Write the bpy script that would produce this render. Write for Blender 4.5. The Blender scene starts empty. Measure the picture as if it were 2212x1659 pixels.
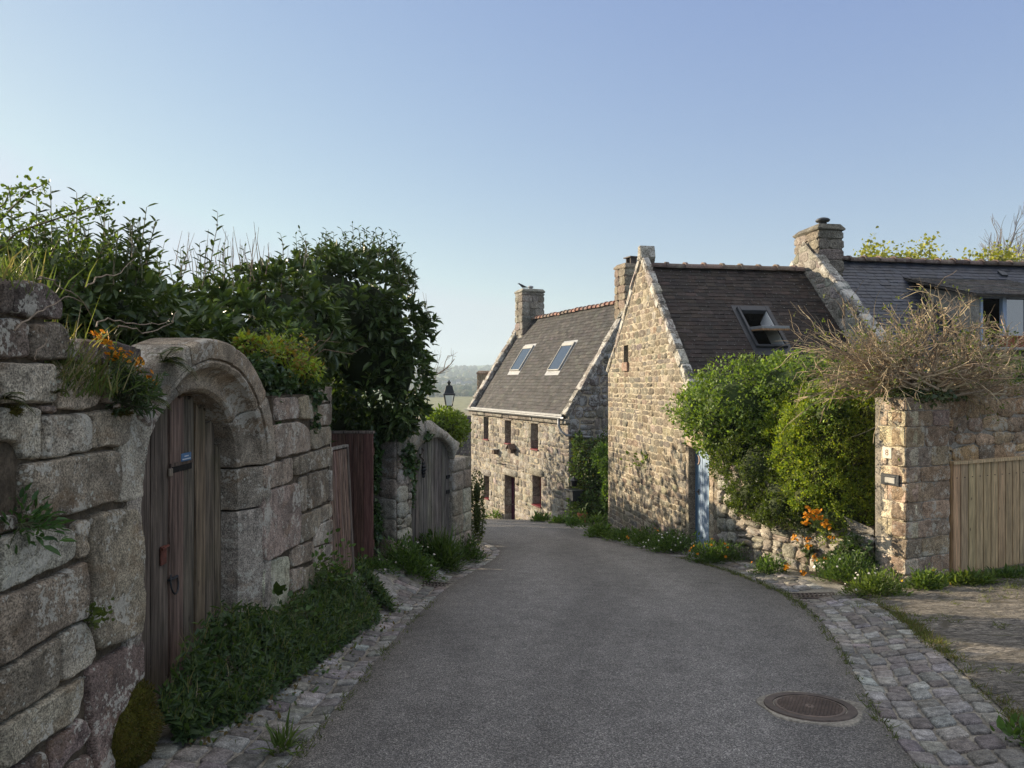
import bpy, math, random
import numpy as np
from mathutils import Vector, Matrix
rng = np.random.default_rng(11)
random.seed(11)
scene = bpy.context.scene
COL = scene.collection
EYE = 1.6
FPX = 1533.0
CX, CY = 1106.0, 829.5

def P(px, py, Y):
    return np.array([(px - CX) / FPX * Y, Y, EYE - (py - CY) / FPX * Y])

def ray(px, py):
    return np.array([(px - CX) / FPX, 1.0, -(py - CY) / FPX])

def hit(px, py, o, n):
    d = ray(px, py)
    c = np.array([0, 0, EYE])
    t = np.dot(np.array(o) - c, n) / np.dot(d, n)
    return c + d * t

def unit(v):
    v = np.asarray(v, float)
    return v / (np.linalg.norm(v) + 1e-12)

def smooth(a, b, x):
    t = np.clip((np.asarray(x, float) - a) / (b - a), 0, 1)
    return t * t * (3 - 2 * t)

# ---- value noise (vectorised) -------------------------------------------------
_perm = np.random.default_rng(3).random(4096)
def _h(ix, iy, iz):
    k = (ix * 73856093) ^ (iy * 19349663) ^ (iz * 83492791)
    return _perm[np.abs(k) % 4096]

def vnoise(p, s=1.0):
    p = np.asarray(p, float) * s
    i = np.floor(p).astype(np.int64)
    f = p - i
    f = f * f * (3 - 2 * f)
    r = 0
    for dx in (0, 1):
        for dy in (0, 1):
            for dz in (0, 1):
                w = (f[..., 0] if dx else 1 - f[..., 0]) * (f[..., 1] if dy else 1 - f[..., 1]) * (f[..., 2] if dz else 1 - f[..., 2])
                r = r + w * _h(i[..., 0] + dx, i[..., 1] + dy, i[..., 2] + dz)
    return r * 2 - 1

def fbm(p, s=1.0, o=3):
    r = 0
    a = 1.0
    for k in range(o):
        r = r + a * vnoise(np.asarray(p) + 17.3 * k, s)
        s *= 2.1
        a *= 0.5
    return r

# ---- object helpers --------------------------------------------------------------
def make_mesh(name, V, F, C=None, mat=None, parent=None, sm=False):
    V = np.asarray(V, np.float32).reshape(-1, 3)
    me = bpy.data.meshes.new(name)
    if isinstance(F, np.ndarray) and F.ndim == 2:
        nf, k = F.shape
        me.vertices.add(len(V))
        me.vertices.foreach_set('co', V.ravel())
        me.loops.add(nf * k)
        me.loops.foreach_set('vertex_index', F.astype(np.int32).ravel())
        me.polygons.add(nf)
        me.polygons.foreach_set('loop_start', np.arange(0, nf * k, k, dtype=np.int32))
        me.update(calc_edges=True)
    else:
        me.from_pydata(V.tolist(), [], F)
        me.update(calc_edges=True)
    if sm:
        me.polygons.foreach_set('use_smooth', np.ones(len(me.polygons), bool))
    if C is not None:
        C = np.asarray(C, np.float32).reshape(-1, 3)
        a = me.color_attributes.new('Col', 'FLOAT_COLOR', 'POINT')
        a.data.foreach_set('color', np.concatenate([C, np.ones((len(C), 1), np.float32)], 1).ravel())
    if mat is not None:
        me.materials.append(mat)
    o = bpy.data.objects.new(name, me)
    COL.objects.link(o)
    if parent is not None:
        par(o, parent)
    return o

def sharpen(o, deg=35):
    o.data.set_sharp_from_angle(angle=math.radians(deg))
    return o

def par(o, parent):
    o.parent = parent
    o.matrix_parent_inverse = Matrix.Translation(-Vector(parent.location)) if parent.parent is None else Matrix.Identity(4)

class MB:
    def __init__(s):
        s.v = []; s.f = []; s.c = []; s.n = 0
    def add(s, V, F, col=(1, 1, 1)):
        V = np.asarray(V, float).reshape(-1, 3)
        c = np.asarray(col, float)
        if c.ndim == 1:
            c = np.tile(c, (len(V), 1))
        s.v.append(V); s.c.append(c)
        b = s.n
        s.f.extend([[i + b for i in f] for f in F])
        s.n += len(V)
    def build(s, name, mat, parent=None, sm=False):
        if s.n == 0:
            return None
        return make_mesh(name, np.concatenate(s.v), s.f, np.concatenate(s.c), mat, parent, sm)

def tag(o, label=None, cat=None, group=None, kind=None):
    if label: o['label'] = label
    if cat: o['category'] = cat
    if group: o['group'] = group
    if kind: o['kind'] = kind
    return o

def thing(name, loc, label, cat, group=None):
    o = bpy.data.objects.new(name, None)
    o.location = tuple(float(x) for x in loc)
    o.empty_display_size = 0.2
    COL.objects.link(o)
    return tag(o, label, cat, group)

class Frame:
    """local wall frame: u to the right seen from outside, v up, n outwards"""
    def __init__(s, o, u, v=(0, 0, 1), n=None):
        s.o = np.array(o, float); s.u = unit(u); s.v = unit(v)
        s.n = unit(np.cross(s.u, s.v)) if n is None else unit(n)
    def p(s, a, b, d=0.0):
        a = np.asarray(a, float); b = np.asarray(b, float); d = np.asarray(d, float)
        return s.o + a[..., None] * s.u + b[..., None] * s.v + d[..., None] * s.n
    def pix(s, px, py, d=0.0):
        q = hit(px, py, s.o + s.n * d, s.n) - s.o
        return float(np.dot(q, s.u)), float(np.dot(q, s.v))

def fbox(mb, fr, a0, a1, b0, b1, d0, d1, col=(1, 1, 1), bev=0.0, jit=0.0):
    """box in a frame, optionally bevelled (chamfered front edges)"""
    e = bev
    if e <= 0:
        A = np.array([a0, a1, a1, a0, a0, a1, a1, a0]); B = np.array([b0, b0, b1, b1, b0, b0, b1, b1])
        D = np.array([d0] * 4 + [d1] * 4)
        F = [[3, 2, 1, 0], [4, 5, 6, 7], [0, 1, 5, 4], [1, 2, 6, 5], [2, 3, 7, 6], [3, 0, 4, 7]]
    else:
        A = np.array([a0 + e, a1 - e, a1, a1, a1 - e, a0 + e, a0, a0]); B = np.array([b0, b0, b0 + e, b1 - e, b1, b1, b1 - e, b0 + e])
        Ai = np.clip(A, a0 + e, a1 - e); Bi = np.clip(B, b0 + e, b1 - e)
        Ai = np.array([a0 + e * 1.6, a1 - e * 1.6, a1 - e, a1 - e, a1 - e * 1.6, a0 + e * 1.6, a0 + e, a0 + e])
        Bi = np.array([b0 + e, b0 + e, b0 + e * 1.6, b1 - e * 1.6, b1 - e, b1 - e, b1 - e * 1.6, b0 + e * 1.6])
        A = np.concatenate([A, A, Ai]); B = np.concatenate([B, B, Bi])
        D = np.array([d0] * 8 + [d1 - e] * 8 + [d1] * 8)
        F = [list(range(7, -1, -1)), list(range(16, 24))]
        for r in (0, 8):
            for i in range(8):
                j = (i + 1) % 8
                F.append([r + i, r + j, r + 8 + j, r + 8 + i])
    V = fr.p(A, B, D)
    if jit:
        V = V + rng.normal(0, jit, V.shape)
    mb.add(V, F, col)

def wbox(mb, x0, x1, y0, y1, z0, z1, col=(1, 1, 1), bev=0.0):
    fbox(mb, Frame((0, 0, 0), (1, 0, 0), (0, 0, 1), (0, -1, 0)), x0, x1, z0, z1, -y1, -y0, col, bev)

def tube(mb, pts, r0, r1=None, sides=5, col=(1, 1, 1), cap=True):
    pts = np.asarray(pts, float)
    if r1 is None: r1 = r0
    n = len(pts)
    R = np.linspace(r0, r1, n) if np.isscalar(r0) else np.asarray(r0)
    t = np.gradient(pts, axis=0)
    t /= np.linalg.norm(t, axis=1)[:, None] + 1e-12
    ref = np.array([0, 0, 1.0]) if abs(t[0][2]) < 0.9 else np.array([1.0, 0, 0])
    a = np.cross(t, ref); a /= np.linalg.norm(a, axis=1)[:, None] + 1e-12
    b = np.cross(t, a)
    th = np.arange(sides) / sides * 2 * math.pi
    V = pts[:, None, :] + R[:, None, None] * (np.cos(th)[None, :, None] * a[:, None, :] + np.sin(th)[None, :, None] * b[:, None, :])
    F = []
    for i in range(n - 1):
        for j in range(sides):
            k = (j + 1) % sides
            F.append([i * sides + j, i * sides + k, (i + 1) * sides + k, (i + 1) * sides + j])
    if cap:
        F.append(list(range(sides))[::-1]); F.append([(n - 1) * sides + j for j in range(sides)])
    mb.add(V.reshape(-1, 3), F, col)

def lathe(mb, c, prof, sides=12, col=(1, 1, 1), rot=0.0):
    """prof: list of (radius, z) from the base c"""
    c = np.asarray(c, float)
    V = []; F = []
    for r, z in prof:
        for j in range(sides):
            a = j / sides * 2 * math.pi + rot
            V.append((c[0] + r * math.cos(a), c[1] + r * math.sin(a), c[2] + z))
    for i in range(len(prof) - 1):
        for j in range(sides):
            k = (j + 1) % sides
            F.append([i * sides + j, i * sides + k, (i + 1) * sides + k, (i + 1) * sides + j])
    F.append(list(range(sides))[::-1]); F.append([(len(prof) - 1) * sides + j for j in range(sides)])
    mb.add(V, F, col)

# ---- polygons / stones ---------------------------------------------------------
def clip_poly(poly, hp):
    """clip a convex 2-D polygon by half planes (a,b,c): a*x+b*y<=c"""
    pts = [tuple(p) for p in poly]
    for (a, b, c) in hp:
        out = []
        for i in range(len(pts)):
            p, q = pts[i], pts[(i + 1) % len(pts)]
            fp = a * p[0] + b * p[1] - c; fq = a * q[0] + b * q[1] - c
            if fp <= 0: out.append(p)
            if (fp < 0 < fq) or (fq < 0 < fp):
                t = fp / (fp - fq)
                out.append((p[0] + t * (q[0] - p[0]), p[1] + t * (q[1] - p[1])))
        pts = out
        if len(pts) < 3: return []
    return pts

def area2(poly):
    p = np.asarray(poly); x, y = p[:, 0], p[:, 1]
    return 0.5 * float(np.sum(x * np.roll(y, -1) - np.roll(x, -1) * y))

def chaikin(p, k=0.22, n=1):
    p = np.asarray(p, float)
    for _ in range(n):
        q = np.roll(p, -1, 0)
        p = np.stack([p * (1 - k) + q * k, p * k + q * (1 - k)], 1).reshape(-1, 2)
    return p

def inset(p, g):
    """move every vertex of a roughly convex polygon inwards by g"""
    p = np.asarray(p, float)
    a = np.roll(p, 1, 0); b = np.roll(p, -1, 0)
    e1 = p - a; e2 = b - p
    e1 /= np.linalg.norm(e1, axis=1)[:, None] + 1e-9; e2 /= np.linalg.norm(e2, axis=1)[:, None] + 1e-9
    n1 = np.stack([-e1[:, 1], e1[:, 0]], 1); n2 = np.stack([-e2[:, 1], e2[:, 0]], 1)
    m = n1 + n2
    m /= np.maximum(np.linalg.norm(m, axis=1), 0.5)[:, None]
    return p + m * g

def stone(mb, fr, poly, depth, col, gap=0.008, bev=0.02, jit=0.004, back=0.03, rnd=1, warp=None):
    if area2(poly) < 0: poly = poly[::-1]
    p = np.asarray(poly, float)
    if area2(p) < 0.0008: return
    p = inset(p, gap)
    p = chaikin(p, 0.2, rnd)
    w = min(np.ptp(p[:, 0]), np.ptp(p[:, 1]))
    bev = min(bev, w * 0.22)
    q = inset(p, bev) + rng.normal(0, jit, p.shape)
    p = p + rng.normal(0, jit * 0.7, p.shape)
    n = len(p)
    c = q.mean(0)
    dd = depth * rng.uniform(0.7, 1.25)
    tilt = rng.normal(0, 0.012, 2)
    rings = [(p, np.full(n, -back)), (p, np.full(n, dd * 0.55)),
             (q, dd + (q - c) @ tilt + rng.normal(0, jit * 0.6, n))]
    A = np.concatenate([r[0][:, 0] for r in rings] + [[c[0]]]); B = np.concatenate([r[0][:, 1] for r in rings] + [[c[1]]])
    D = np.concatenate([r[1] for r in rings] + [[dd + rng.normal(0, jit)]])
    if warp is not None: A, B, D = warp(A, B, D)
    V = fr.p(A, B, D)
    F = []
    for k in (0, n):
        for i in range(n):
            j = (i + 1) % n
            F.append([k + i, k + j, k + n + j, k + n + i])
    for i in range(n):
        F.append([2 * n + i, 2 * n + (i + 1) % n, 3 * n])
    mb.add(V, F, col)

def rich_stone(mb, fr, poly, depth, col, gap=0.006, m=44, rings=9, rough=0.012, back=0.06, edge=0.035):
    """near stone: rounded, pitted boulder face on a polar grid"""
    if area2(poly) < 0: poly = poly[::-1]
    p = inset(np.asarray(poly, float), gap)
    p = chaikin(chaikin(p, 0.07, 1), 0.2, 1)
    d = np.linalg.norm(np.roll(p, -1, 0) - p, axis=1)
    s = np.concatenate([[0], np.cumsum(d)])
    pp = np.concatenate([p, p[:1]])
    t = np.linspace(0, s[-1], m, endpoint=False)
    b = np.stack([np.interp(t, s, pp[:, 0]), np.interp(t, s, pp[:, 1])], 1)
    seed = rng.uniform(0, 50)
    b = b + 0.007 * np.stack([vnoise(np.c_[b * 9, np.full(m, seed)]), vnoise(np.c_[b * 9, np.full(m, seed + 9)])], 1) + 0.004 * np.stack([vnoise(np.c_[b * 34, np.full(m, seed)]), vnoise(np.c_[b * 34, np.full(m, seed + 9)])], 1)
    c = b.mean(0)
    size = math.sqrt(abs(area2(b)))
    ks = 1 - np.linspace(0, 1, rings) ** 1.0
    A = []; B = []; D = []
    A.append(b[:, 0]); B.append(b[:, 1]); D.append(np.full(m, -back))
    tl = rng.normal(0, 0.016, 2)
    for k in np.concatenate([[1, .985, .96, .925], np.linspace(.87, 0.08, max(3, rings - 4))]):
        q = c + (b - c) * k
        dist = np.linalg.norm(b - q, axis=1)
        prof = 1 - np.clip(1 - dist / edge, 0, 1) ** 2.2
        nz = fbm(np.c_[q, np.full(m, seed)], 4.5, 4)
        nf = vnoise(np.c_[q, np.full(m, seed + 3)], 31)
        dd = depth * (0.15 + 0.85 * prof) + rough * (nz * .8 + nf * .28) * (0.3 + 0.7 * prof) + (q - c) @ tl
        A.append(q[:, 0]); B.append(q[:, 1]); D.append(dd)
    A.append(np.array([c[0]])); B.append(np.array([c[1]])); D.append(np.array([D[-1].mean()]))
    V = fr.p(np.concatenate(A), np.concatenate(B), np.concatenate(D))
    F = []
    R = len(A) - 1
    for r in range(R - 1):
        for i in range(m):
            j = (i + 1) % m
            F.append([r * m + i, r * m + j, (r + 1) * m + j, (r + 1) * m + i])
    for i in range(m):
        F.append([(R - 1) * m + i, (R - 1) * m + (i + 1) % m, R * m])
    mb.add(V, F, col)

def pick(pal, v=0.12):
    c = np.array(pal[rng.integers(len(pal))], float)
    return np.clip(c * (1 + rng.normal(0, v)) * (1 + rng.normal(0, 0.03, 3)), 0.005, 1)

def masonry(mb, core, fr, W, z0, z1, hps=(), openings=(), course=(0.18, 0.32), length=(0.25, 0.6), depth=0.025,
            pal=((0.3, 0.27, 0.22),), gap=0.01, bev=0.02, jit=0.005, u0=0.0, core_col=(0.3, 0.27, 0.22), wob=0.012, rnd=1, split=0.12):
    """random coursed stonework with openings; stones into mb, mortar backing into core"""
    marks = sorted({z0, z1} | {round(o[2], 4) for o in openings if z0 < o[2] < z1} | {round(o[3], 4) for o in openings if z0 < o[3] < z1})
    rows = []
    for a, b in zip(marks[:-1], marks[1:]):
        k = max(1, int(round((b - a) / rng.uniform(*course))))
        cuts = a + (b - a) * np.concatenate([[0], np.cumsum(rng.uniform(0.75, 1.25, k))]) / 1.0
        cuts = a + (cuts - a) * (b - a) / (cuts[-1] - a)
        rows += list(zip(cuts[:-1], cuts[1:]))
    sx = rng.uniform(0, 30)
    def warp(A, B, D):
        f = np.ones_like(A)
        for o in openings:
            dx = np.maximum(np.maximum(o[0] - A, A - o[1]), 0); dz = np.maximum(np.maximum(o[2] - B, B - o[3]), 0)
            f = np.minimum(f, np.clip(np.hypot(dx, dz) / 0.5, 0, 1))
        q = np.stack([A * 0.9, B * 0.9, np.full_like(A, sx)], -1)
        return A + f * wob * vnoise(q, 2.0), B + f * 2 * wob * vnoise(q + 7, 1.3), D
    for (a, b) in rows:
        iv = [(u0, W)]
        for o in openings:
            if o[2] < (a + b) / 2 < o[3]:
                nv = []
                for (s, e) in iv:
                    if o[1] <= s or o[0] >= e: nv.append((s, e)); continue
                    if o[0] > s: nv.append((s, o[0]))
                    if o[1] < e: nv.append((o[1], e))
                iv = nv
        for (s, e) in iv:
            q = clip_poly([(s, a), (e, a), (e, b), (s, b)], hps)
            if len(q) >= 3:
                qa = np.array(q)
                core.add(fr.p(qa[:, 0], qa[:, 1], 0 * qa[:, 0]), [list(range(len(qa)))], core_col)
            x = s
            while x < e - 1e-4:
                l = rng.uniform(*length)
                if e - x - l < length[0] * 0.6: l = e - x
                x2 = min(e, x + l)
                parts = [(x, x2, a, b)]
                if rng.random() < split and (b - a) > course[0] * 0.9:
                    m = a + (b - a) * rng.uniform(0.4, 0.6)
                    parts = [(x, x2, a, m), (x, x2, m, b)]
                for (p0, p1, r0, r1) in parts:
                    j = rng.normal(0, jit * 1.6, (4, 2))
                    q = clip_poly([(p0 + j[0, 0] * (p0 > s), r0 + j[0, 1]), (p1 + j[1, 0] * (p1 < e), r0 + j[1, 1]), (p1 + j[2, 0] * (p1 < e), r1 + j[2, 1]), (p0 + j[3, 0] * (p0 > s), r1 + j[3, 1])], hps)
                    if len(q) >= 3:
                        stone(mb, fr, q, depth, pick(pal), gap, bev, jit, warp=warp, rnd=rnd)
                x = x2

def slates(mb, fr, W, H, hps=(), holes=(), row=0.16, sw=0.22, pal=((0.06, 0.06, 0.065),), lift=0.012, jit=0.004):
    """slate courses on a roof plane; u along the eave, v up the slope"""
    nrow = int(math.ceil(H / row))
    for r in range(nrow):
        v0 = r * row; v1 = min(H, v0 + row * 1.35)
        x = -rng.uniform(0, sw)
        while x < W:
            w = sw * rng.uniform(0.85, 1.15)
            a, b = max(0, x), min(W, x + w - 0.011)
            x += w
            if b - a < 0.02: continue
            mid = ((a + b) / 2, v0 + row / 2)
            if any(h[0] < mid[0] < h[1] and h[2] < mid[1] < h[3] for h in holes): continue
            if hps and any(k[0] * mid[0] + k[1] * mid[1] > k[2] for k in hps): continue
            j = rng.normal(0, jit, 4)
            l = lift + abs(rng.normal(0, 0.003))
            V = fr.p(np.array([a, b, b, a, a, b]), np.array([v0 + j[0], v0 + j[0] + j[1] * 0.5, v1, v1, v0 + j[0], v0 + j[0] + j[1] * 0.5]), np.array([l, l + j[2] * 0.5, 0.002, 0.002, 0.0, 0.0]))
            mb.add(V, [[0, 1, 2, 3], [4, 5, 1, 0]], pick(pal, 0.16))

# ---- leaves ----------------------------------------------------------------------
T_LANCE = (np.array([(0, 0, 0), (.28, .5, .05), (.68, .40, .0), (1, 0, -.18), (.68, -.40, .0), (.28, -.5, .05)]), np.array([[0, 3, 2, 1], [0, 5, 4, 3]]))
T_OVATE = (np.array([(0, 0, 0), (.2, .52, .06), (.6, .45, .03), (1, 0, -.06), (.6, -.45, .03), (.2, -.52, .06)]), np.array([[0, 3, 2, 1], [0, 5, 4, 3]]))
T_BLADE = (np.array([(0, -.5, 0), (0, .5, 0), (.5, .42, .06), (.5, -.42, .06), (1, .06, -.12), (1, -.06, -.12)]), np.array([[0, 1, 2, 3], [3, 2, 4, 5]]))
T_IVY = (np.array([(.1, 0, 0), (-.1, .55, .03), (.45, .34, .02), (1, 0, -.08), (.45, -.34, .02), (-.1, -.55, .03)]), np.array([[0, 3, 2, 1], [0, 5, 4, 3]]))

def leaf_arrays(pts, ax, nr, L, Wd, T, C):
    n = len(pts)
    ax = ax / (np.linalg.norm(ax, axis=1)[:, None] + 1e-9)
    sd = np.cross(nr, ax); sd /= np.linalg.norm(sd, axis=1)[:, None] + 1e-9
    up = np.cross(ax, sd)
    tv, tf = T
    k = len(tv)
    L = np.broadcast_to(L, (n,)); Wd = np.broadcast_to(Wd, (n,))
    V = (pts[:, None, :] + tv[None, :, 0, None] * L[:, None, None] * ax[:, None, :] + tv[None, :, 1, None] * Wd[:, None, None] * sd[:, None, :]
         + tv[None, :, 2, None] * L[:, None, None] * up[:, None, :])
    F = (tf[None] + (np.arange(n) * k)[:, None, None]).reshape(-1, 4)
    return V.reshape(-1, 3), F, np.repeat(C, k, 0)

class LB:
    """collects leaf arrays into one mesh"""
    def __init__(s): s.V = []; s.F = []; s.C = []; s.n = 0
    def add(s, pts, ax, nr, L, W, T, C):
        if len(pts) == 0: return
        V, F, C = leaf_arrays(np.asarray(pts, float), np.asarray(ax, float), np.asarray(nr, float), L, W, T, C)
        s.V.append(V); s.F.append(F + s.n); s.C.append(C); s.n += len(V)
    def build(s, name, mat, parent=None):
        if not s.n: return None
        return make_mesh(name, np.concatenate(s.V), np.concatenate(s.F), np.concatenate(s.C), mat, parent, False)

def rdir(n):
    v = rng.normal(0, 1, (n, 3))
    return v / np.linalg.norm(v, axis=1)[:, None]

def lcol(n, pal, v=0.18):
    pal = np.asarray(pal, float)
    c = pal[rng.integers(0, len(pal), n)]
    return np.clip(c * (1 + rng.normal(0, v, n))[:, None], 0.004, 1)

def blob_shell(blobs, n, shell=0.35, lump=0.16, freq=2.2, cut=None):
    """points through the outer shell of a union of ellipsoids (cx,cy,cz,rx,ry,rz); returns points, outward normals"""
    B = np.asarray(blobs, float)
    ar = (B[:, 3] * B[:, 4] + B[:, 4] * B[:, 5] + B[:, 3] * B[:, 5])
    k = rng.choice(len(B), int(n * 1.7), p=ar / ar.sum())
    d = rdir(len(k))
    c = B[k, :3]; r = B[k, 3:]
    base = c + d * r
    f = 1 + lump * fbm(base, freq, 3)
    t = 1 - shell * rng.random(len(k)) ** 1.5
    p = c + d * r * (f * t)[:, None]
    nr = d / r; nr /= np.linalg.norm(nr, axis=1)[:, None]
    ok = np.ones(len(k), bool)
    for i, b in enumerate(B):
        q = np.linalg.norm((p - b[:3]) / b[3:], axis=1)
        ok &= (q > 0.72) | (k == i)
    if cut is not None: ok &= cut(p)
    p, nr = p[ok][:n], nr[ok][:n]
    return p, nr

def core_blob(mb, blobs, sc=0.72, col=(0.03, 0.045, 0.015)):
    """lumpy ellipsoids; inside shrubs their dark colour stands for the inner shade"""
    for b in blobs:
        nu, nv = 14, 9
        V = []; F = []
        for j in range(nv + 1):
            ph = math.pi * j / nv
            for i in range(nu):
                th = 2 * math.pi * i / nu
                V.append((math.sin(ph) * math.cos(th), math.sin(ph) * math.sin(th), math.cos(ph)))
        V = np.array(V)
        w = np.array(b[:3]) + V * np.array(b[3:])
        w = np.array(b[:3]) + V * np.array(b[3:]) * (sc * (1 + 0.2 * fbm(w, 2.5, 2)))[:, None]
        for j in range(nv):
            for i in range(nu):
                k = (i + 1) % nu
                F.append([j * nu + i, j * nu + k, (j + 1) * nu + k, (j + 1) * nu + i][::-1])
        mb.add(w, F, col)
# ---- materials ------------------------------------------------------------------
class NT:
    def __init__(s, name):
        s.m = bpy.data.materials.new(name); s.m.use_nodes = True
        s.t = s.m.node_tree; s.t.nodes.clear()
        s.out = s.t.nodes.new('ShaderNodeOutputMaterial')
        s.b = s.t.nodes.new('ShaderNodeBsdfPrincipled')
        s.t.links.new(s.b.outputs[0], s.out.inputs[0])
        s.tc = s.t.nodes.new('ShaderNodeTexCoord').outputs['Object']
    def link(s, a, b): s.t.links.new(a, b)
    def put(s, sock, v):
        if isinstance(v, bpy.types.NodeSocket): s.link(v, sock)
        elif isinstance(v, (tuple, list)) and len(v) == 3 and sock.type == 'RGBA': sock.default_value = (*v, 1)
        else: sock.default_value = v
    def noise(s, scale, detail=3, rough=0.55, vec=None, dist=0.0, col=False):
        n = s.t.nodes.new('ShaderNodeTexNoise')
        s.put(n.inputs['Vector'], vec or s.tc); n.inputs['Scale'].default_value = scale
        n.inputs['Detail'].default_value = detail; n.inputs['Roughness'].default_value = rough; n.inputs['Distortion'].default_value = dist
        return n.outputs['Color' if col else 'Fac']
    def vor(s, scale, feat='F1', vec=None, out='Distance', rnd=1.0):
        n = s.t.nodes.new('ShaderNodeTexVoronoi'); n.feature = feat
        s.put(n.inputs['Vector'], vec or s.tc); n.inputs['Scale'].default_value = scale
        n.inputs['Randomness'].default_value = rnd
        return n.outputs[out]
    def wave(s, scale, dist=2.0, vec=None, det=2.0):
        n = s.t.nodes.new('ShaderNodeTexWave'); s.put(n.inputs['Vector'], vec or s.tc)
        n.inputs['Scale'].default_value = scale; n.inputs['Distortion'].default_value = dist; n.inputs['Detail'].default_value = det
        return n.outputs['Fac']
    def ramp(s, f, stops):
        n = s.t.nodes.new('ShaderNodeValToRGB'); s.link(f, n.inputs[0])
        e = n.color_ramp.elements
        while len(e) < len(stops): e.new(0.5)
        for i, (p, c) in enumerate(stops):
            e[i].position = p
            e[i].color = (c, c, c, 1) if np.isscalar(c) else (*c, 1)
        return n.outputs[0]
    def math(s, op, a, b=0.0):
        n = s.t.nodes.new('ShaderNodeMath'); n.operation = op
        s.put(n.inputs[0], a); s.put(n.inputs[1], b); return n.outputs[0]
    def mix(s, f, a, b, mode='MIX'):
        n = s.t.nodes.new('ShaderNodeMix'); n.data_type = 'RGBA'; n.blend_type = mode
        s.put(n.inputs[0], f); s.put(n.inputs[6], a); s.put(n.inputs[7], b); return n.outputs[2]
    def attr(s, name='Col'):
        n = s.t.nodes.new('ShaderNodeAttribute'); n.attribute_name = name; return n.outputs['Color']
    def scale(s, v, vec=None):
        n = s.t.nodes.new('ShaderNodeMapping'); s.put(n.inputs['Vector'], vec or s.tc); n.inputs['Scale'].default_value = v
        return n.outputs[0]
    def bump(s, h, strength=0.5, dist=0.01, prev=None):
        n = s.t.nodes.new('ShaderNodeBump'); s.link(h, n.inputs['Height'])
        n.inputs['Strength'].default_value = strength; n.inputs['Distance'].default_value = dist
        if prev is not None: s.link(prev, n.inputs['Normal'])
        return n.outputs[0]
    def fin(s, col, rough=0.8, normal=None, spec=0.5, metal=0.0):
        s.put(s.b.inputs['Base Color'], col); s.put(s.b.inputs['Roughness'], rough)
        if normal is not None: s.link(normal, s.b.inputs['Normal'])
        s.b.inputs['Specular IOR Level'].default_value = spec
        s.b.inputs['Metallic'].default_value = metal
        return s.m

def granite(name, grain=160, lichen=0.5, lscale=5.0, lcolor=(0.52, 0.52, 0.48), stain=0.6, moss=0.0, bumpd=0.012, spots=0.5, rust=0.3):
    t = NT(name)
    c = t.attr()
    g = t.noise(grain, 3, 0.7)
    c = t.mix(1.0, c, t.ramp(g, [(0.36, 0.38), (0.5, 1.0), (0.64, 1.65)]), 'MULTIPLY')
    md = t.noise(14, 5, 0.7)
    c = t.mix(1.0, c, t.ramp(md, [(0.36, 0.55), (0.5, 1.0), (0.64, 1.35)]), 'MULTIPLY')
    # dark weathering
    big = t.noise(2.3, 5, 0.65, dist=0.4)
    c = t.mix(t.ramp(t.math('ADD', big, t.math('MULTIPLY', t.math('SUBTRACT', md, .5), .35)), [(0.47, 0.0), (0.60, stain)]), c, t.mix(0.6, c, (0.045, 0.036, 0.03)))
    # rusty / ochre bleeding
    rs = t.noise(3.1, 4, 0.6, vec=t.scale((1, 1, 1.7)))
    c = t.mix(t.ramp(rs, [(0.56, 0.0), (0.72, rust)]), c, (0.22, 0.13, 0.06))
    # pale crust lichen, broken edge
    l1 = t.noise(lscale, 5, 0.7, dist=0.25)
    l2 = t.noise(lscale * 9, 3, 0.7)
    lm = t.math('ADD', l1, t.math('MULTIPLY', t.math('SUBTRACT', l2, 0.5), 0.5))
    e = 0.66 - 0.16 * lichen
    fac = t.ramp(lm, [(e, 0.0), (e + 0.035, min(1.0, 0.35 + 0.6 * lichen))])
    c = t.mix(fac, c, t.mix(t.ramp(g, [(0.3, 0.0), (0.7, 1.0)]), tuple(x * 0.72 for x in lcolor), lcolor))
    # small round lichen spots
    v = t.vor(26, vec=None)
    m2 = t.noise(4.0, 3, 0.6)
    sp = t.math('MULTIPLY', t.ramp(v, [(0.16, 1.0), (0.24, 0.0)]), t.ramp(m2, [(0.5, 0.0), (0.62, spots)]))
    c = t.mix(sp, c, (0.5, 0.5, 0.42))
    if moss:
        mm = t.noise(2.0, 5, 0.7)
        c = t.mix(t.ramp(mm, [(0.62 - 0.2 * moss, 0.0), (0.7, 0.8)]), c, (0.05, 0.055, 0.012))
    h = t.bump(g, 0.55, 0.004)
    h = t.bump(md, 0.7, bumpd, h)
    h = t.bump(fac, 0.4, 0.003, h)
    return t.fin(c, 0.92, h, 0.25)

M = {}
M['near_stone'] = granite('near_granite', 110, 0.60, 4.4, (0.60, 0.56, 0.475), 0.85, 0.0, 0.022, 0.9, 0.5)
M['arch_stone'] = granite('arch_granite', 130, 0.50, 3.2, (0.60, 0.56, 0.48), 0.7, 0.0, 0.008, 0.4, 0.5)
M['house_stone'] = granite('house_granite', 60, 0.60, 2.0, (0.50, 0.49, 0.44), 0.5, 0.0, 0.02, 0.4, 0.25)
M['gable_stone'] = granite('gable_granite', 60, 0.30, 2.2, (0.52, 0.49, 0.41), 0.4, 0.0, 0.014, 0.6, 0.25)
M['coping_stone'] = granite('coping_granite', 50, 0.9, 3.5, (0.62, 0.60, 0.54), 0.5, 0.0, 0.03, 0.6, 0.1)
M['lichen_stone'] = granite('lichen_granite', 60, 0.85, 2.6, (0.42, 0.43, 0.42), 0.6, 0.0, 0.02, 0.5, 0.1)
M['pillar_stone'] = granite('pillar_granite', 90, 0.56, 5.5, (0.62, 0.58, 0.48), 0.3, 0.0, 0.02, 0.5, 0.45)
M['rubble_stone'] = granite('rubble_granite', 90, 0.55, 4.5, (0.46, 0.45, 0.41), 0.5, 0.05, 0.02, 0.5, 0.2)
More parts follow.
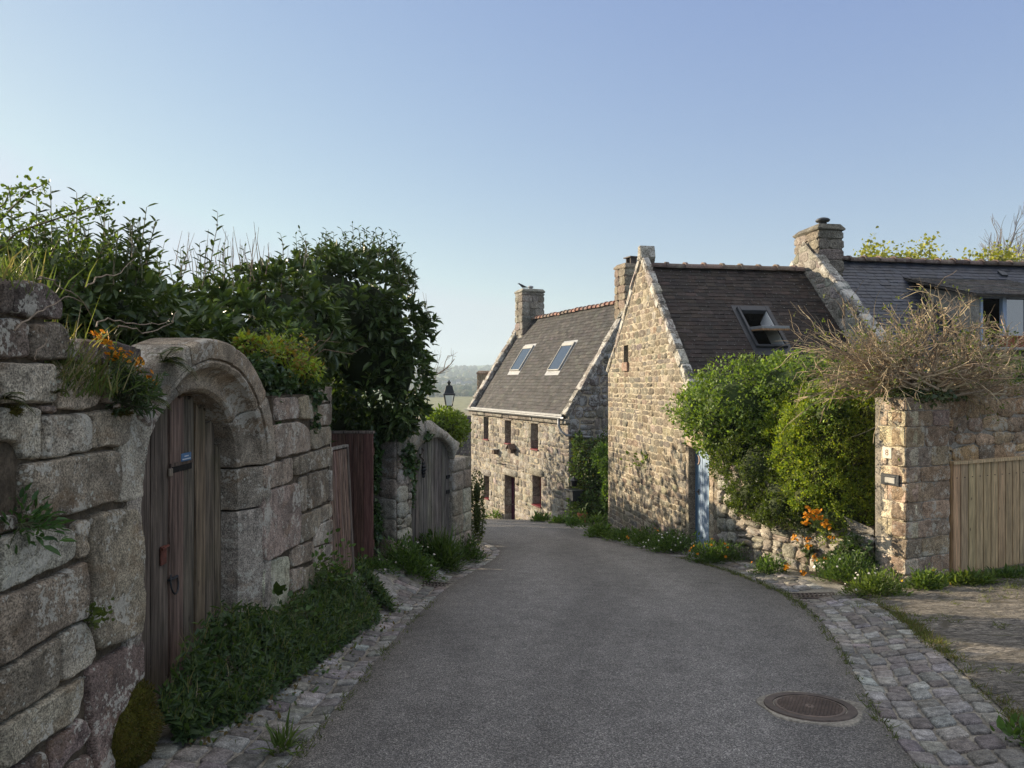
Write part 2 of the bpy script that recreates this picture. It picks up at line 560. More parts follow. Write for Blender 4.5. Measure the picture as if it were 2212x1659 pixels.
M['chimney_stone'] = granite('chimney_granite', 50, 0.25, 3.0, (0.42, 0.41, 0.36), 0.6, 0.0, 0.03, 0.5, 0.1)

def mortar(name, col):
    t = NT(name)
    n = t.noise(40, 4, 0.7); b = t.noise(3, 4, 0.6)
    c = t.mix(1.0, col, t.ramp(n, [(0.36, 0.6), (0.64, 1.3)]), 'MULTIPLY')
    c = t.mix(1.0, c, t.ramp(b, [(0.36, 0.7), (0.64, 1.2)]), 'MULTIPLY')
    return t.fin(c, 0.95, t.bump(n, 0.8, 0.012), 0.2)
M['mortar_dark'] = mortar('earth_mortar', (0.11, 0.085, 0.06))
M['mortar'] = mortar('lime_mortar', (0.44, 0.385, 0.29))
M['mortar_grey'] = mortar('grey_mortar', (0.33, 0.30, 0.25))
M['render'] = mortar('grey_render', (0.34, 0.315, 0.27))
M['dark_inside'] = mortar('dark_interior', (0.02, 0.018, 0.016))
M['cement'] = mortar('old_cement', (0.27, 0.25, 0.21))
M['soil'] = mortar('soil', (0.075, 0.062, 0.042))

def asphalt():
    t = NT('asphalt')
    v = t.vor(150, out='Color'); f = t.noise(320, 2, 0.6); d = t.vor(150)
    sep = t.t.nodes.new('ShaderNodeSeparateColor'); t.link(v, sep.inputs[0])
    c = t.ramp(sep.outputs[0], [(0.0, (0.06, 0.058, 0.056)), (0.5, (0.15, 0.144, 0.138)), (0.82, (0.23, 0.22, 0.208)), (1.0, (0.42, 0.40, 0.37))])
    c = t.mix(1.0, c, t.ramp(f, [(0.3, 0.6), (0.7, 1.35)]), 'MULTIPLY')
    b = t.noise(0.6, 5, 0.6, vec=t.scale((1.0, .35, 1)), dist=0.6); b2 = t.noise(5, 5, 0.7)
    c = t.mix(1.0, c, t.ramp(b, [(0.36, 0.80), (0.5, 1.0), (0.64, 1.16)]), 'MULTIPLY')
    c = t.mix(1.0, c, t.ramp(b2, [(0.36, 0.84), (0.64, 1.12)]), 'MULTIPLY')
    c = t.mix(1.0, c, t.attr(), 'MULTIPLY')
    pt = t.noise(0.9, 3, 0.6); st_ = t.noise(30, 4, 0.7)
    c = t.mix(t.math('MULTIPLY', t.ramp(pt, [(0.58, 0.0), (0.66, 1.0)]), t.ramp(st_, [(0.45, 0.0), (0.6, 0.5)])), c, (0.055, 0.052, 0.05))
    h = t.bump(d, 0.8, 0.006); h = t.bump(f, 0.5, 0.003, h)
    return t.fin(c, 0.78, h, 0.35)
M['asphalt'] = asphalt()

def setts(name='setts'):
    t = NT(name)
    c = t.attr(); g = t.noise(120, 3, 0.7); m = t.noise(18, 4, 0.6)
    c = t.mix(1.0, c, t.ramp(g, [(0.36, 0.5), (0.64, 1.45)]), 'MULTIPLY')
    c = t.mix(1.0, c, t.ramp(m, [(0.36, 0.6), (0.64, 1.35)]), 'MULTIPLY')
    h = t.bump(g, 0.6, 0.005); h = t.bump(m, 0.9, 0.014, h)
    return t.fin(c, 0.7, h, 0.4)
M['setts'] = setts()

def flag():
    t = NT('flagstone')
    w = t.noise(1.2, 3, 0.6, col=True)
    vm = t.t.nodes.new('ShaderNodeVectorMath'); vm.operation = 'MULTIPLY_ADD'
    t.link(w, vm.inputs[0]); vm.inputs[1].default_value = (0.35, 0.35, 0); t.link(t.tc, vm.inputs[2])
    vec = t.scale((1.0, 1.9, 0.01), vm.outputs[0])
    e = t.vor(1.15, 'DISTANCE_TO_EDGE', vec); vc = t.vor(1.15, 'F1', vec, 'Color')
    sep = t.t.nodes.new('ShaderNodeSeparateColor'); t.link(vc, sep.inputs[0])
    st = t.noise(8, 7, 0.75, vec=t.scale((1.0, 2.6, 1)), dist=1.6); g = t.noise(110, 3, 0.7)
    c = t.ramp(sep.outputs[0], [(0.0, (0.15, 0.135, 0.112)), (0.5, (0.20, 0.18, 0.15)), (1.0, (0.245, 0.22, 0.185))])
    c = t.mix(1.0, c, t.ramp(st, [(0.38, 0.28), (0.5, 0.9), (0.60, 1.7)]), 'MULTIPLY')
    c = t.mix(1.0, c, t.ramp(g, [(0.3, 0.65), (0.7, 1.3)]), 'MULTIPLY')
    j = t.math('MULTIPLY', t.ramp(e, [(0.012, 1.0), (0.045, 0.0)]), t.ramp(t.noise(2.3, 3, .6), [(.4, .25), (.6, 1.0)]))
    rk = t.vor(5.5, 'DISTANCE_TO_EDGE', t.scale((1.0, 2.2, .01), vm.outputs[0])); c = t.mix(t.math('MULTIPLY', t.ramp(rk, [(0.0, 1.0), (0.06, 0.0)]), .55), c, (0.05, 0.045, 0.04))
    pv = t.noise(1.3, 6, 0.75, dist=1.2); c = t.mix(t.ramp(pv, [(0.485, 0.0), (0.5, 0.65), (0.515, 0.0)]), c, (0.33, 0.30, 0.25))
    ms = t.noise(1.7, 4, 0.6)
    jc = t.mix(t.ramp(ms, [(0.45, 0.0), (0.6, 1.0)]), (0.11, 0.095, 0.07), (0.075, 0.075, 0.03))
    c = t.mix(j, c, jc)
    h = t.bump(t.ramp(e, [(0.0, 0.0), (0.07, 1.0)]), 0.7, 0.012); h = t.bump(st, 1.0, 0.03, h); h = t.bump(t.ramp(rk, [(0.0, 0.0), (0.1, 1.0)]), .6, .012, h); h = t.bump(g, 0.6, 0.005, h)
    return t.fin(c, 0.85, h, 0.3)
M['flag'] = flag()

def wood(name, fibre=22, contrast=0.7, flake=None, flake_amt=0.5, rough=0.85, moss=0.0, axis=2, knots=0.5):
    t = NT(name)
    s = [fibre, fibre, fibre]; s[axis] = fibre * 0.06
    v = t.scale(tuple(s)); c = t.attr()
    n1 = t.noise(1.0, 5, 0.7, vec=v, dist=0.5)
    s2 = [90, 90, 90]; s2[axis] = 3.0
    n2 = t.noise(1.0, 3, 0.7, vec=t.scale(tuple(s2)))
    c = t.mix(1.0, c, t.ramp(n1, [(0.36, 1 - contrast * 0.8), (0.5, 1.0), (0.64, 1 + contrast * 0.9)]), 'MULTIPLY')
    c = t.mix(1.0, c, t.ramp(n2, [(0.36, 0.6), (0.64, 1.35)]), 'MULTIPLY')
    kv = t.vor(4.5, vec=t.scale((1, 1, 0.55)))
    c = t.mix(t.ramp(kv, [(0.035, knots), (0.075, 0.0)]), c, (0.02, 0.014, 0.01))
    if flake:
        s3 = [16, 16, 16]; s3[axis] = 2.2
        f = t.noise(1.0, 6, 0.75, vec=t.scale(tuple(s3)), dist=0.4)
        c = t.mix(t.ramp(f, [(0.68 - 0.2 * flake_amt, 0.0), (0.74 - 0.2 * flake_amt, 0.75)]), c, flake)
    if moss:
        b = t.noise(1.6, 4, 0.6)
        c = t.mix(t.ramp(b, [(0.5, 0.0), (0.75, moss)]), c, (0.06, 0.065, 0.02))
    h = t.bump(n1, 0.7, 0.006); h = t.bump(n2, 0.6, 0.003, h)
    return t.fin(c, rough, h, 0.3)
M['old_wood'] = wood('weathered_oak', 20, 0.62, (0.22, 0.175, 0.13), 0.25, 0.9, 0.5)
M['red_wood'] = wood('flaking_red_paint', 24, 0.5, (0.17, 0.125, 0.105), 0.35, 0.7)
M['brown_wood'] = wood('weathered_brown_boards', 30, 0.8, (0.17, 0.145, 0.125), 0.6, 0.85)
M['grey_wood'] = wood('silvered_boards', 24, 0.6, (0.15, 0.14, 0.13), 0.4, 0.85, 0.2)
M['pine'] = wood('new_pine', 14, 0.28, None, 0, 0.6, 0, 2, 0.7)
M['blue_wood'] = wood('faded_blue_paint', 20, 0.18, (0.42, 0.5, 0.58), 0.3, 0.6, 0, 2, 0.1)
M['plain_wood'] = wood('plain_wood', 24, 0.5)

def simple(name, col, rough=0.6, metal=0.0, var=0.15, scale=30, bump=0.003, spec=0.5):
    t = NT(name); n = t.noise(scale, 4, 0.65); b = t.noise(scale * 0.1, 3, 0.6)
    c = t.mix(1.0, col, t.ramp(n, [(0.3, 1 - var), (0.7, 1 + var)]), 'MULTIPLY')
    c = t.mix(1.0, c, t.ramp(b, [(0.3, 1 - var), (0.7, 1 + var)]), 'MULTIPLY')
    return t.fin(c, t.ramp(n, [(0.3, max(0, rough - 0.12)), (0.7, min(1, rough + 0.12))]), t.bump(n, 0.4, bump), spec, metal)
M['purple'] = simple('purple_paint', (0.085, 0.022, 0.05), 0.45)
M['red_frame'] = simple('dark_red_paint', (0.17, 0.018, 0.025), 0.45)
M['zinc'] = simple('zinc', (0.27, 0.28, 0.29), 0.5, 0.4)
M['zinc_dark'] = simple('dark_zinc_flashing', (0.048, 0.051, 0.058), 0.5, 0.3)
M['alu'] = simple('pale_aluminium', (0.34, 0.335, 0.31), 0.5, 0.2)
M['black_iron'] = simple('black_iron', (0.013, 0.015, 0.018), 0.45, 0.0)
M['rust_iron'] = simple('rusty_iron', (0.08, 0.062, 0.052), 0.75, 0.1, 0.4, 60)
M['worn_iron'] = simple('worn_iron', (0.14, 0.105, 0.085), 0.6, 0.2, 0.3, 60)
M['rust_red'] = simple('red_rust', (0.10, 0.03, 0.018), 0.85, 0.0, 0.5, 60)
M['white_paint'] = simple('white_paint', (0.75, 0.75, 0.73), 0.5, 0, 0.05)
M['blue_frame'] = simple('blue_window_paint', (0.30, 0.38, 0.50), 0.5, 0, 0.08)
M['enamel'] = simple('cream_enamel', (0.72, 0.68, 0.55), 0.35, 0, 0.08)
M['digit'] = simple('brown_digit', (0.12, 0.055, 0.04), 0.5)
M['blue_plate'] = simple('blue_plate', (0.035, 0.13, 0.27), 0.4)
M['terracotta'] = simple('terracotta', (0.32, 0.11, 0.055), 0.85, 0, 0.25)
M['black_plastic'] = simple('black_plastic', (0.02, 0.024, 0.03), 0.4)
M['pink_plaster'] = simple('pale_wood_crescent', (0.42, 0.30, 0.24), 0.8)
M['feather'] = simple('black_feathers', (0.012, 0.012, 0.016), 0.45)
M['brass'] = simple('brass_screw', (0.35, 0.27, 0.12), 0.4, 0.6)
M['far_wall'] = simple('far_white_wall', (0.75, 0.73, 0.68), 0.8, 0, 0.03, 2)
M['far_roof'] = simple('far_slate', (0.10, 0.105, 0.115), 0.7, 0, 0.05, 2)

def slate_mat(name, spec, rough):
    t = NT(name); c = t.attr(); n = t.noise(9, 5, 0.7); f = t.noise(70, 3, 0.6)
    c = t.mix(1.0, c, t.ramp(n, [(0.36, 0.7), (0.64, 1.25)]), 'MULTIPLY')
    c = t.mix(1.0, c, t.ramp(f, [(0.36, 0.8), (0.64, 1.2)]), 'MULTIPLY')
    v = t.noise(7.0, 5, 0.75, dist=0.3)
    c = t.mix(t.ramp(v, [(0.66, 0.0), (0.7, 0.45)]), c, (0.28, 0.27, 0.22))
    return t.fin(c, rough, t.bump(f, 0.4, 0.004), spec)
M['slate'] = slate_mat('slate', 0.2, 0.7)
M['slate_new'] = slate_mat('new_slate', 0.5, 0.42)
def tile_mat():
    t = NT('ridge_tile'); c = t.attr(); n = t.noise(25, 5, 0.7); v = t.noise(8, 5, 0.75)
    c = t.mix(1.0, c, t.ramp(n, [(0.3, 0.6), (0.7, 1.35)]), 'MULTIPLY')
    c = t.mix(t.ramp(v, [(0.56, 0.0), (0.62, 0.6)]), c, (0.3, 0.28, 0.22))
    return t.fin(c, 0.85, t.bump(n, 0.5, 0.01), 0.3)
M['tile'] = tile_mat()

def glass(name, col=(0.02, 0.025, 0.03), rough=0.04):
    t = NT(name); n = t.noise(1.2, 2, 0.5)
    t.fin(col, rough, t.bump(n, 0.05, 0.02), 0.8); t.b.inputs['IOR'].default_value = 2.3
    return t.m
M['glass'] = glass('window_glass')
def lamp_glass():
    t = NT('lamp_glass'); t.fin((0.7, 0.72, 0.72), 0.35, None, 0.5)
    t.b.inputs['Transmission Weight'].default_value = 0.75; t.b.inputs['IOR'].default_value = 1.1
    return t.m
M['lamp_glass'] = lamp_glass()

def leaf_mat(name, rough=0.45, spec=0.4, trans=0.3, tint=(1.25, 1.3, 0.5)):
    t = NT(name); c = t.attr(); n = t.noise(35, 3, 0.6)
    c = t.mix(1.0, c, t.ramp(n, [(0.3, 0.78), (0.7, 1.22)]), 'MULTIPLY')
    t.fin(c, rough, None, spec)
    tr = t.t.nodes.new('ShaderNodeBsdfTranslucent'); t.link(t.mix(1.0, c, tint, 'MULTIPLY'), tr.inputs[0])
    ms = t.t.nodes.new('ShaderNodeMixShader'); ms.inputs[0].default_value = trans
    t.link(t.b.outputs[0], ms.inputs[1]); t.link(tr.outputs[0], ms.inputs[2]); t.link(ms.outputs[0], t.out.inputs[0])
    return t.m
M['laurel'] = leaf_mat('laurel_leaf', 0.33, 0.5, 0.22)
M['leaf'] = leaf_mat('soft_leaf', 0.5, 0.35, 0.38, (1.5, 1.5, 0.5))
M['grass'] = leaf_mat('grass_blade', 0.5, 0.3, 0.4, (1.3, 1.3, 0.6))
M['petal'] = leaf_mat('petal', 0.6, 0.2, 0.35, (1.2, 1.0, 0.6))
def bark_mat(name):
    t = NT(name); c = t.attr(); n = t.noise(50, 4, 0.7)
    c = t.mix(1.0, c, t.ramp(n, [(0.3, 0.6), (0.7, 1.35)]), 'MULTIPLY')
    return t.fin(c, 0.85, t.bump(n, 0.5, 0.004), 0.3)
M['bark'] = bark_mat('bark')
def moss_mat():
    t = NT('moss'); n = t.noise(60, 4, 0.75); b = t.noise(7, 4, 0.6)
    c = t.ramp(b, [(0.3, (0.035, 0.035, 0.008)), (0.55, (0.085, 0.08, 0.014)), (0.75, (0.12, 0.085, 0.02))])
    c = t.mix(1.0, c, t.ramp(n, [(0.3, 0.45), (0.7, 1.5)]), 'MULTIPLY')
    return t.fin(c, 0.95, t.bump(n, 1.0, 0.02), 0.1)
M['moss'] = moss_mat()
def field_mat(name, stops, sc=0.012):
    t = NT(name)
    v = t.vor(sc, 'F1', t.scale((1, 0.45, 1)), 'Color'); n = t.noise(sc * 12, 5, 0.7)
    sep = t.t.nodes.new('ShaderNodeSeparateColor'); t.link(v, sep.inputs[0])
    c = t.ramp(sep.outputs[0], stops)
    c = t.mix(1.0, c, t.ramp(n, [(0.3, 0.7), (0.7, 1.3)]), 'MULTIPLY')
    return t.fin(c, 0.95, None, 0.1)
M['fields'] = field_mat('fields', [(0.0, (0.09, 0.12, 0.05)), (0.3, (0.15, 0.19, 0.06)), (0.55, (0.26, 0.21, 0.12)), (0.75, (0.11, 0.15, 0.05)), (1.0, (0.34, 0.31, 0.18))])
# ---- ground profile ---------------------------------------------------------------
_gy = np.array([-60, -20, -5, 0, 4, 8, 12, 14, 17, 20, 25, 30, 34, 40, 60, 100, 300, 500, 700, 900, 1100, 1250, 1500, 1900, 2400, 2650])
_gz = np.array([4, 2.0, .55, 0, -.47, -.94, -1.41, -1.65, -2.03, -2.45, -3.2, -4.1, -4.8, -5.8, -9, -14, -30, -25, -16, -11.6, -4.5, 2, 11, 28, 57, 50])
_ly = np.array([-20, 0, 3.9, 6.35, 8, 9.75, 11.5, 13.1, 14.2, 15.2, 16, 18, 22, 30, 36, 60])
_lx = np.array([-1.3, -1.25, -1.19, -1.10, -1.0, -.83, -.48, -.18, -.22, -.45, -.75, -1.2, -1.9, -3.6, -5.2, -10])
_ry = np.array([-20, 0, 3.8, 4.49, 5.75, 7, 8.26, 9.58, 11.6, 13.6, 16.6, 20, 24, 26, 30, 36, 60])
_rx = np.array([1.2, 1.7, 2.12, 2.32, 2.715, 3.1, 3.36, 3.42, 3.2, 2.65, 2.0, 1.72, 1.65, .9, -.95, -3.4, -8])

def edge(ys, xs, y):
    # smoothed piecewise linear
    return (np.interp(y - .6, ys, xs) + np.interp(y, ys, xs) + np.interp(y + .6, ys, xs)) / 3
def LX(y): return edge(_ly, _lx, np.asarray(y, float))
def RX(y): return edge(_ry, _rx, np.asarray(y, float))

def gz(x, y):
    x = np.asarray(x, float); y = np.asarray(y, float)
    z = (np.interp(y - 1, _gy, _gz) + np.interp(y, _gy, _gz) + np.interp(y + 1, _gy, _gz)) / 3
    near = smooth(70, 30, y)
    eL = LX(y) - x
    eR = x - RX(y)
    z = z + near * (.05 * smooth(.1, .8, eL) + .17 * smooth(.35, 1.0, eL) * smooth(7.4, 8.6, y) * smooth(15.5, 13.5, y))
    z = z + near * .035 * np.clip(x - 2.5, 0, 6)
    z = z - near * .035 * np.exp(-((eR - .25) / .22) ** 2) * smooth(20, 12, y)
    z = z - near * .025 * np.exp(-((eL - .2) / .2) ** 2)
    far = smooth(60, 400, y)
    z = z + far * (4 * np.sin(x * .004 + 1) + 3 * np.sin(x * .011 + y * .003)) * smooth(100, 900, y)
    z = z + smooth(1500, 2300, y) * (14 * smooth(-900, 300, x) - 10 * smooth(-150, -500, x) + 4 * np.sin(x * .006 + .5) + 2.5 * np.sin(x * .021))
    return z

def sheet(name, xs_fn, ys, nx, mat, off=0.0, kind='structure', rough=0.0):
    V = []; F = []
    for y in ys:
        a, b = xs_fn(y)
        x = np.linspace(a, b, nx)
        V.append(np.c_[x, np.full(nx, y), gz(x, np.full(nx, y)) + off])
    V = np.concatenate(V)
    n = len(ys)
    if rough: V[:, 2] += rough * (np.abs(fbm(V * np.array([1, 2.2, 0]), 2.2, 4)) - .35) * .9
    i, j = np.meshgrid(np.arange(n - 1), np.arange(nx - 1), indexing='ij')
    k = (i * nx + j).ravel()
    F = np.stack([k, k + 1, k + nx + 1, k + nx], 1)
    C = np.ones((len(V), 3))
    if name == 'road':   # worn wheel tracks, dirt gathering along both sides
        u = np.tile(np.linspace(0, 1, nx), n); wob_ = .03 * np.sin(V[:, 1] * .7)
        tr = np.exp(-((u - .30 + wob_) / .09) ** 2) + np.exp(-((u - .70 + wob_) / .09) ** 2)
        ed = np.exp(-u / .05) + np.exp(-(1 - u) / .05)
        k_ = 1 + .12 * tr - .28 * np.clip(ed, 0, 1) + .05 * vnoise(V * np.array([1, .4, 0]), 1.3)
        C = k_[:, None] * np.stack([1 + .06 * ed, 1 + .02 * ed, 1 - .06 * ed], 1)
    o = make_mesh(name, V, F, C, mat, None, True)
    return tag(o, kind=kind)

ys_near = np.concatenate([np.arange(-6, 40, .3), np.arange(40, 80, 2)])
# one ground sheet out to the hills
def ground():
    ys = np.concatenate([np.linspace(-55, -6, 12), np.arange(-5.5, 40, .35), np.arange(40, 80, 3), np.geomspace(80, 2640, 90)])
    s = np.concatenate([-np.geomspace(1, 1300, 60)[::-1], np.linspace(-.9, .9, 7), np.geomspace(1, 1300, 60)])
    base = np.where(np.abs(s) < 1, s, s)
    V = []
    for y in ys:
        k = np.concatenate([np.linspace(-10, 10, 81)])
        w = max(1.0, abs(y) / 60)
        x = np.concatenate([-np.geomspace(10.5, 1500, 40)[::-1], k, np.geomspace(10.5, 1500, 40)])
        V.append(np.c_[x, np.full(len(x), y), gz(x, np.full(len(x), y)) - .035])
    nx = len(V[0]); n = len(ys)
    V = np.concatenate(V)
    i, j = np.meshgrid(np.arange(n - 1), np.arange(nx - 1), indexing='ij')
    k = (i * nx + j).ravel()
    F = np.stack([k, k + 1, k + nx + 1, k + nx], 1)
    yc = V[F[:, 0], 1]
    o = make_mesh('ground', V, F, np.ones((len(V), 3)), M['soil'], None, True)
    o.data.materials.append(M['fields'])
    mi = (yc > 90).astype(np.int32)
    o.data.polygons.foreach_set('material_index', mi)
    return tag(o, kind='structure')
ground()
sheet('road', lambda y: (LX(y) - .02, RX(y) + .02), ys_near, 30, M['asphalt'])
sheet('gutter_bed_left', lambda y: (LX(y) - 1.15, LX(y) - .02), np.arange(-6, 17, .25), 12, M['cement'], -.012)
sheet('gutter_bed_right', lambda y: (RX(y) + .02, RX(y) + .95), np.arange(-6, 22, .25), 10, M['cement'], -.012)

SETT = [(0.20, 0.192, 0.178), (0.25, 0.242, 0.226), (0.17, 0.158, 0.145), (0.22, 0.208, 0.192), (0.29, 0.28, 0.262), (0.185, 0.168, 0.152), (0.15, 0.142, 0.132)]
def sett_strip(name, edge_fn, side, y0, y1, cols, w, l, skip=None, bigger=1.0):
    mb = MB()
    y = y0
    while y < y1:
        ll = l * rng.uniform(.8, 1.2)
        sl = float(edge_fn(y + .3) - edge_fn(y - .3)) / .6
        ll_y = ll / math.sqrt(1 + sl * sl)
        off = .02
        for c in range(cols):
            ww = w * rng.uniform(.88, 1.12) * (bigger if c >= 2 else 1)
            skew = .12 * side * c * w * 0 
            x0 = edge_fn(y + ll_y / 2) + side * off
            x1 = x0 + side * ww
            yy = y + rng.normal(0, .012) + .25 * off * (1 if side > 0 else -1) * 0
            off += ww
            if skip is not None and skip((x0 + x1) / 2, yy): continue
            g = .011
            a, b = min(x0, x1) + g, max(x0, x1) - g
            q = np.array([(a, yy + g), (b, yy + g + sl * 0), (b, yy + ll_y - g), (a, yy + ll_y - g)]) + rng.normal(0, .008, (4, 2))
            q[:, 0] += sl * (q[:, 1] - (y + ll_y / 2))
            q = chaikin(q, .09, 1)
            i1 = inset(q, .012)
            zt = .006 + rng.uniform(-.003, .006)
            z = gz(q[:, 0], q[:, 1]); zi = gz(i1[:, 0], i1[:, 1])
            cc = i1.mean(0)
            n = len(q)
            til = rng.normal(0, .025, 2)
            V = np.concatenate([np.c_[q, z - .03], np.c_[q, z + zt * .2], np.c_[i1, zi + zt + (i1 - cc) @ til], [[cc[0], cc[1], float(gz(cc[0], cc[1])) + zt + .002]]])
            F = []
            for k in (0, n):
                for i in range(n):
                    j = (i + 1) % n
                    F.append([k + i, k + j, k + n + j, k + n + i])
            F += [[2 * n + i, 2 * n + (i + 1) % n, 3 * n] for i in range(n)]
            mb.add(V, F, pick(SETT, .14))
        y += ll_y
    return tag(mb.build(name, M['setts'], None, True), kind='structure')
grateL = np.array(hit(941, 1259, (0, 9.6, -1.1), np.array([0, .118, 1])))
def nograte(x, y): return abs(x + 1.07) < .36 and abs(y - 9.75) < .26
sett_strip('setts_left', LX, -1, -1.0, 16.2, 6, .16, .17, lambda x, y: (x < -1.98 and y < 7.9) or nograte(x, y) or (8.2 < y < 9.4 and x < -1.55))
sett_strip('setts_right', RX, 1, -1.0, 8.4, 5, .155, .18)
sett_strip('setts_right_far', RX, 1, 9.15, 20.5, 4, .155, .17, None)
# forecourt of rough flagstones in front of the wooden gate
sheet('forecourt_paving', lambda y: (RX(y) + .83, 10.5), np.concatenate([np.arange(-6, 2.4, .3), np.arange(2.4, 9.0, .045)]), 170, M['flag'], .004, rough=.016)
sheet('forecourt_paving_back', lambda y: (3.9 + (y - 8.85) * 1.2 + .55, 10.5), np.arange(8.85, 11.4, .06), 120, M['flag'], .004, rough=.016)

# passage step on the left: two worn slabs
mb = MB()
for poly in ([(-2.6, 8.15), (-1.55, 8.2), (-1.42, 8.75), (-1.62, 9.3), (-2.6, 9.35)], [(-2.7, 9.4), (-1.65, 9.38), (-1.55, 9.9), (-2.7, 10.0)]):
    p = chaikin(np.array(poly), .2, 2); q = inset(p, .05)
    z = gz(p[:, 0], p[:, 1]); c = q.mean(0); n = len(p)
    zz = float(gz(c[0], c[1])) + .04
    V = np.concatenate([np.c_[p, z - .1], np.c_[p, z + .015], np.c_[q, gz(q[:, 0], q[:, 1]) + .035], [[c[0], c[1], zz]]])
    F = []
    for k in (0, n):
        for i in range(n):
            j = (i + 1) % n
            F.append([k + i, k + j, k + n + j, k + n + i])
    F += [[2 * n + i, 2 * n + (i + 1) % n, 3 * n] for i in range(n)]
    mb.add(V, F, (.26, .245, .22))
tag(mb.build('passage_paving', M['setts'], None, True), kind='structure')

# ---- manhole ----------------------------------------------------------------------
def gframe(x, y, lift=0.0):
    e = .2
    dx = np.array([2 * e, 0, float(gz(x + e, y) - gz(x - e, y))]); dy = np.array([0, 2 * e, float(gz(x, y + e) - gz(x, y - e))])
    n = unit(np.cross(dx, dy))
    return Frame(np.array([x, y, float(gz(x, y))]) + n * lift, unit(dx), unit(dy), n)
mx, my = 1.98, 4.72
g = gframe(mx, my)
mh = thing('manhole', g.o, 'round rusty iron manhole cover set in the asphalt', 'manhole cover')
def disc_ring(mb, fr, r0, r1, d0, d1, n=48, col=(1, 1, 1)):
    a = np.arange(n) / n * 2 * math.pi
    rs = [(r1, d0 - .03), (r1, d0), (r1 - .004, d1), (r0, d1), (r0, d0 - .01)]
    V = np.concatenate([fr.p(r * np.cos(a), r * np.sin(a), np.full(n, d)) for r, d in rs])
    F = []
    for k in range(len(rs) - 1):
        for i in range(n):
            j = (i + 1) % n
            F.append([k * n + i, k * n + j, (k + 1) * n + j, (k + 1) * n + i])
    mb.add(V, F, col)
# squarish concrete collar with a round edge
mb = MB(); th = np.linspace(0, 2 * math.pi, 40, endpoint=False)
rad = .335 + .03 * np.maximum(0, np.cos(4 * th - .6)) * (np.cos(th) + .6) + .012 * np.sin(5 * th + 1)
A = rad * np.cos(th); B = rad * np.sin(th)
V = np.concatenate([g.p(A, B, A * 0 - .01), g.p(A * .97, B * .97, A * 0 + .007), g.p(A * .8, B * .8, A * 0 + .009)])
F = [[k * 40 + i, k * 40 + (i + 1) % 40, (k + 1) * 40 + (i + 1) % 40, (k + 1) * 40 + i] for k in (0, 1) for i in range(40)]
F.append(list(range(80, 120)))
mb.add(V, F); mb.build('collar', M['cement'], mh)
mb = MB(); disc_ring(mb, g, .232, .29, .009, .017); mb.build('frame', M['rust_iron'], mh)
mb = MB(); disc_ring(mb, g, 0.001, .224, .006, .0115)
mb.build('cover', M['rust_iron'], mh); mb = MB()
for i in range(-9, 10):
    for j in range(-9, 10):
        u, v = i * .0235 + (j % 2) * .0118, j * .0225
        if math.hypot(u, v) < .197 and math.hypot(u, v) > .03:
            fbox(mb, g, u - .0085, u + .0085, v - .0045, v + .0045, .011, .0165)
disc_ring(mb, g, .012, .03, .0125, .017, 16); disc_ring(mb, g, .203, .218, .0125, .0165, 48)
o = mb.build('tread', M['worn_iron'], mh); tag(o, kind='stuff')

def grate(name, label, x, y, ang, w, h, nx):
    f = gframe(x, y)
    ca, sa = math.cos(ang), math.sin(ang)
    f = Frame(f.o, f.u * ca + f.v * sa, f.v * ca - f.u * sa, f.n)
    t = thing(name, f.o, label, 'drain grate', 'iron drain grates beside the road')
    mb = MB()
    for a0, a1, b0, b1 in ((-w, w, -h, -h + .03), (-w, w, h - .03, h), (-w, -w + .03, -h + .03, h - .03), (w - .03, w, -h + .03, h - .03)):
        fbox(mb, f, a0, a1, b0, b1, -.03, .014, bev=.003)
    mb.build('frame', M['rust_iron'], t)
    mb = MB()
    for i in range(nx):
        u = -w + .03 + (i + .5) * (2 * w - .06) / nx
        fbox(mb, f, u - .011, u + .011, -h + .03, h - .03, -.03, .010, bev=.003)
    fbox(mb, f, -w + .03, w - .03, -.011, .011, -.03, .0085)
    mb.build('bars', M['rust_iron'], t)
    mb = MB(); V = f.p(np.array([-w, w, w, -w]), np.array([-h, -h, h, h]), np.full(4, -.022)); mb.add(V, [[0, 1, 2, 3]]); mb.build('pit', M['dark_inside'], t)
grate('drain_grate', 'rusty drain grate below the plants of the grey arched door', -1.07, 9.75, .15, .30, .17, 11)
grate('drain_grate', 'rusty drain grate in front of the stone pillar with the number plate', float(RX(8.8)) + .3, 8.78, -.3, .30, .16, 11)
# ---- near left wall with the arched doorway --------------------------------------------
XW = -2.0
LW = Frame((XW, 0, 0), (0, 1, 0), (0, 0, 1), (1, 0, 0))   # u = Y, v = Z, outwards = +X
def cr(ox, oy, k):
    return lambda pts: [LW.pix(ox + x * k, oy + y * k) for x, y in pts]
K = .26673
C1, C2, C3, C5 = cr(0, 553, K), cr(0, 940.1, K), cr(0, 1216.6, K), cr(470, 829.5, .33347)
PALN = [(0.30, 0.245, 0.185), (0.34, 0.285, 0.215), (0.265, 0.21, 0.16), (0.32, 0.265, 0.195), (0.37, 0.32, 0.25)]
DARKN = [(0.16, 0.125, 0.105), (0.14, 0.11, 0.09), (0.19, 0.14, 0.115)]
wall_near = thing('garden_wall', (XW, 4.7, float(gz(XW, 4.7))), 'tall lichen covered granite block wall with a round arched plank door', 'wall')
mb = MB(); core = MB()
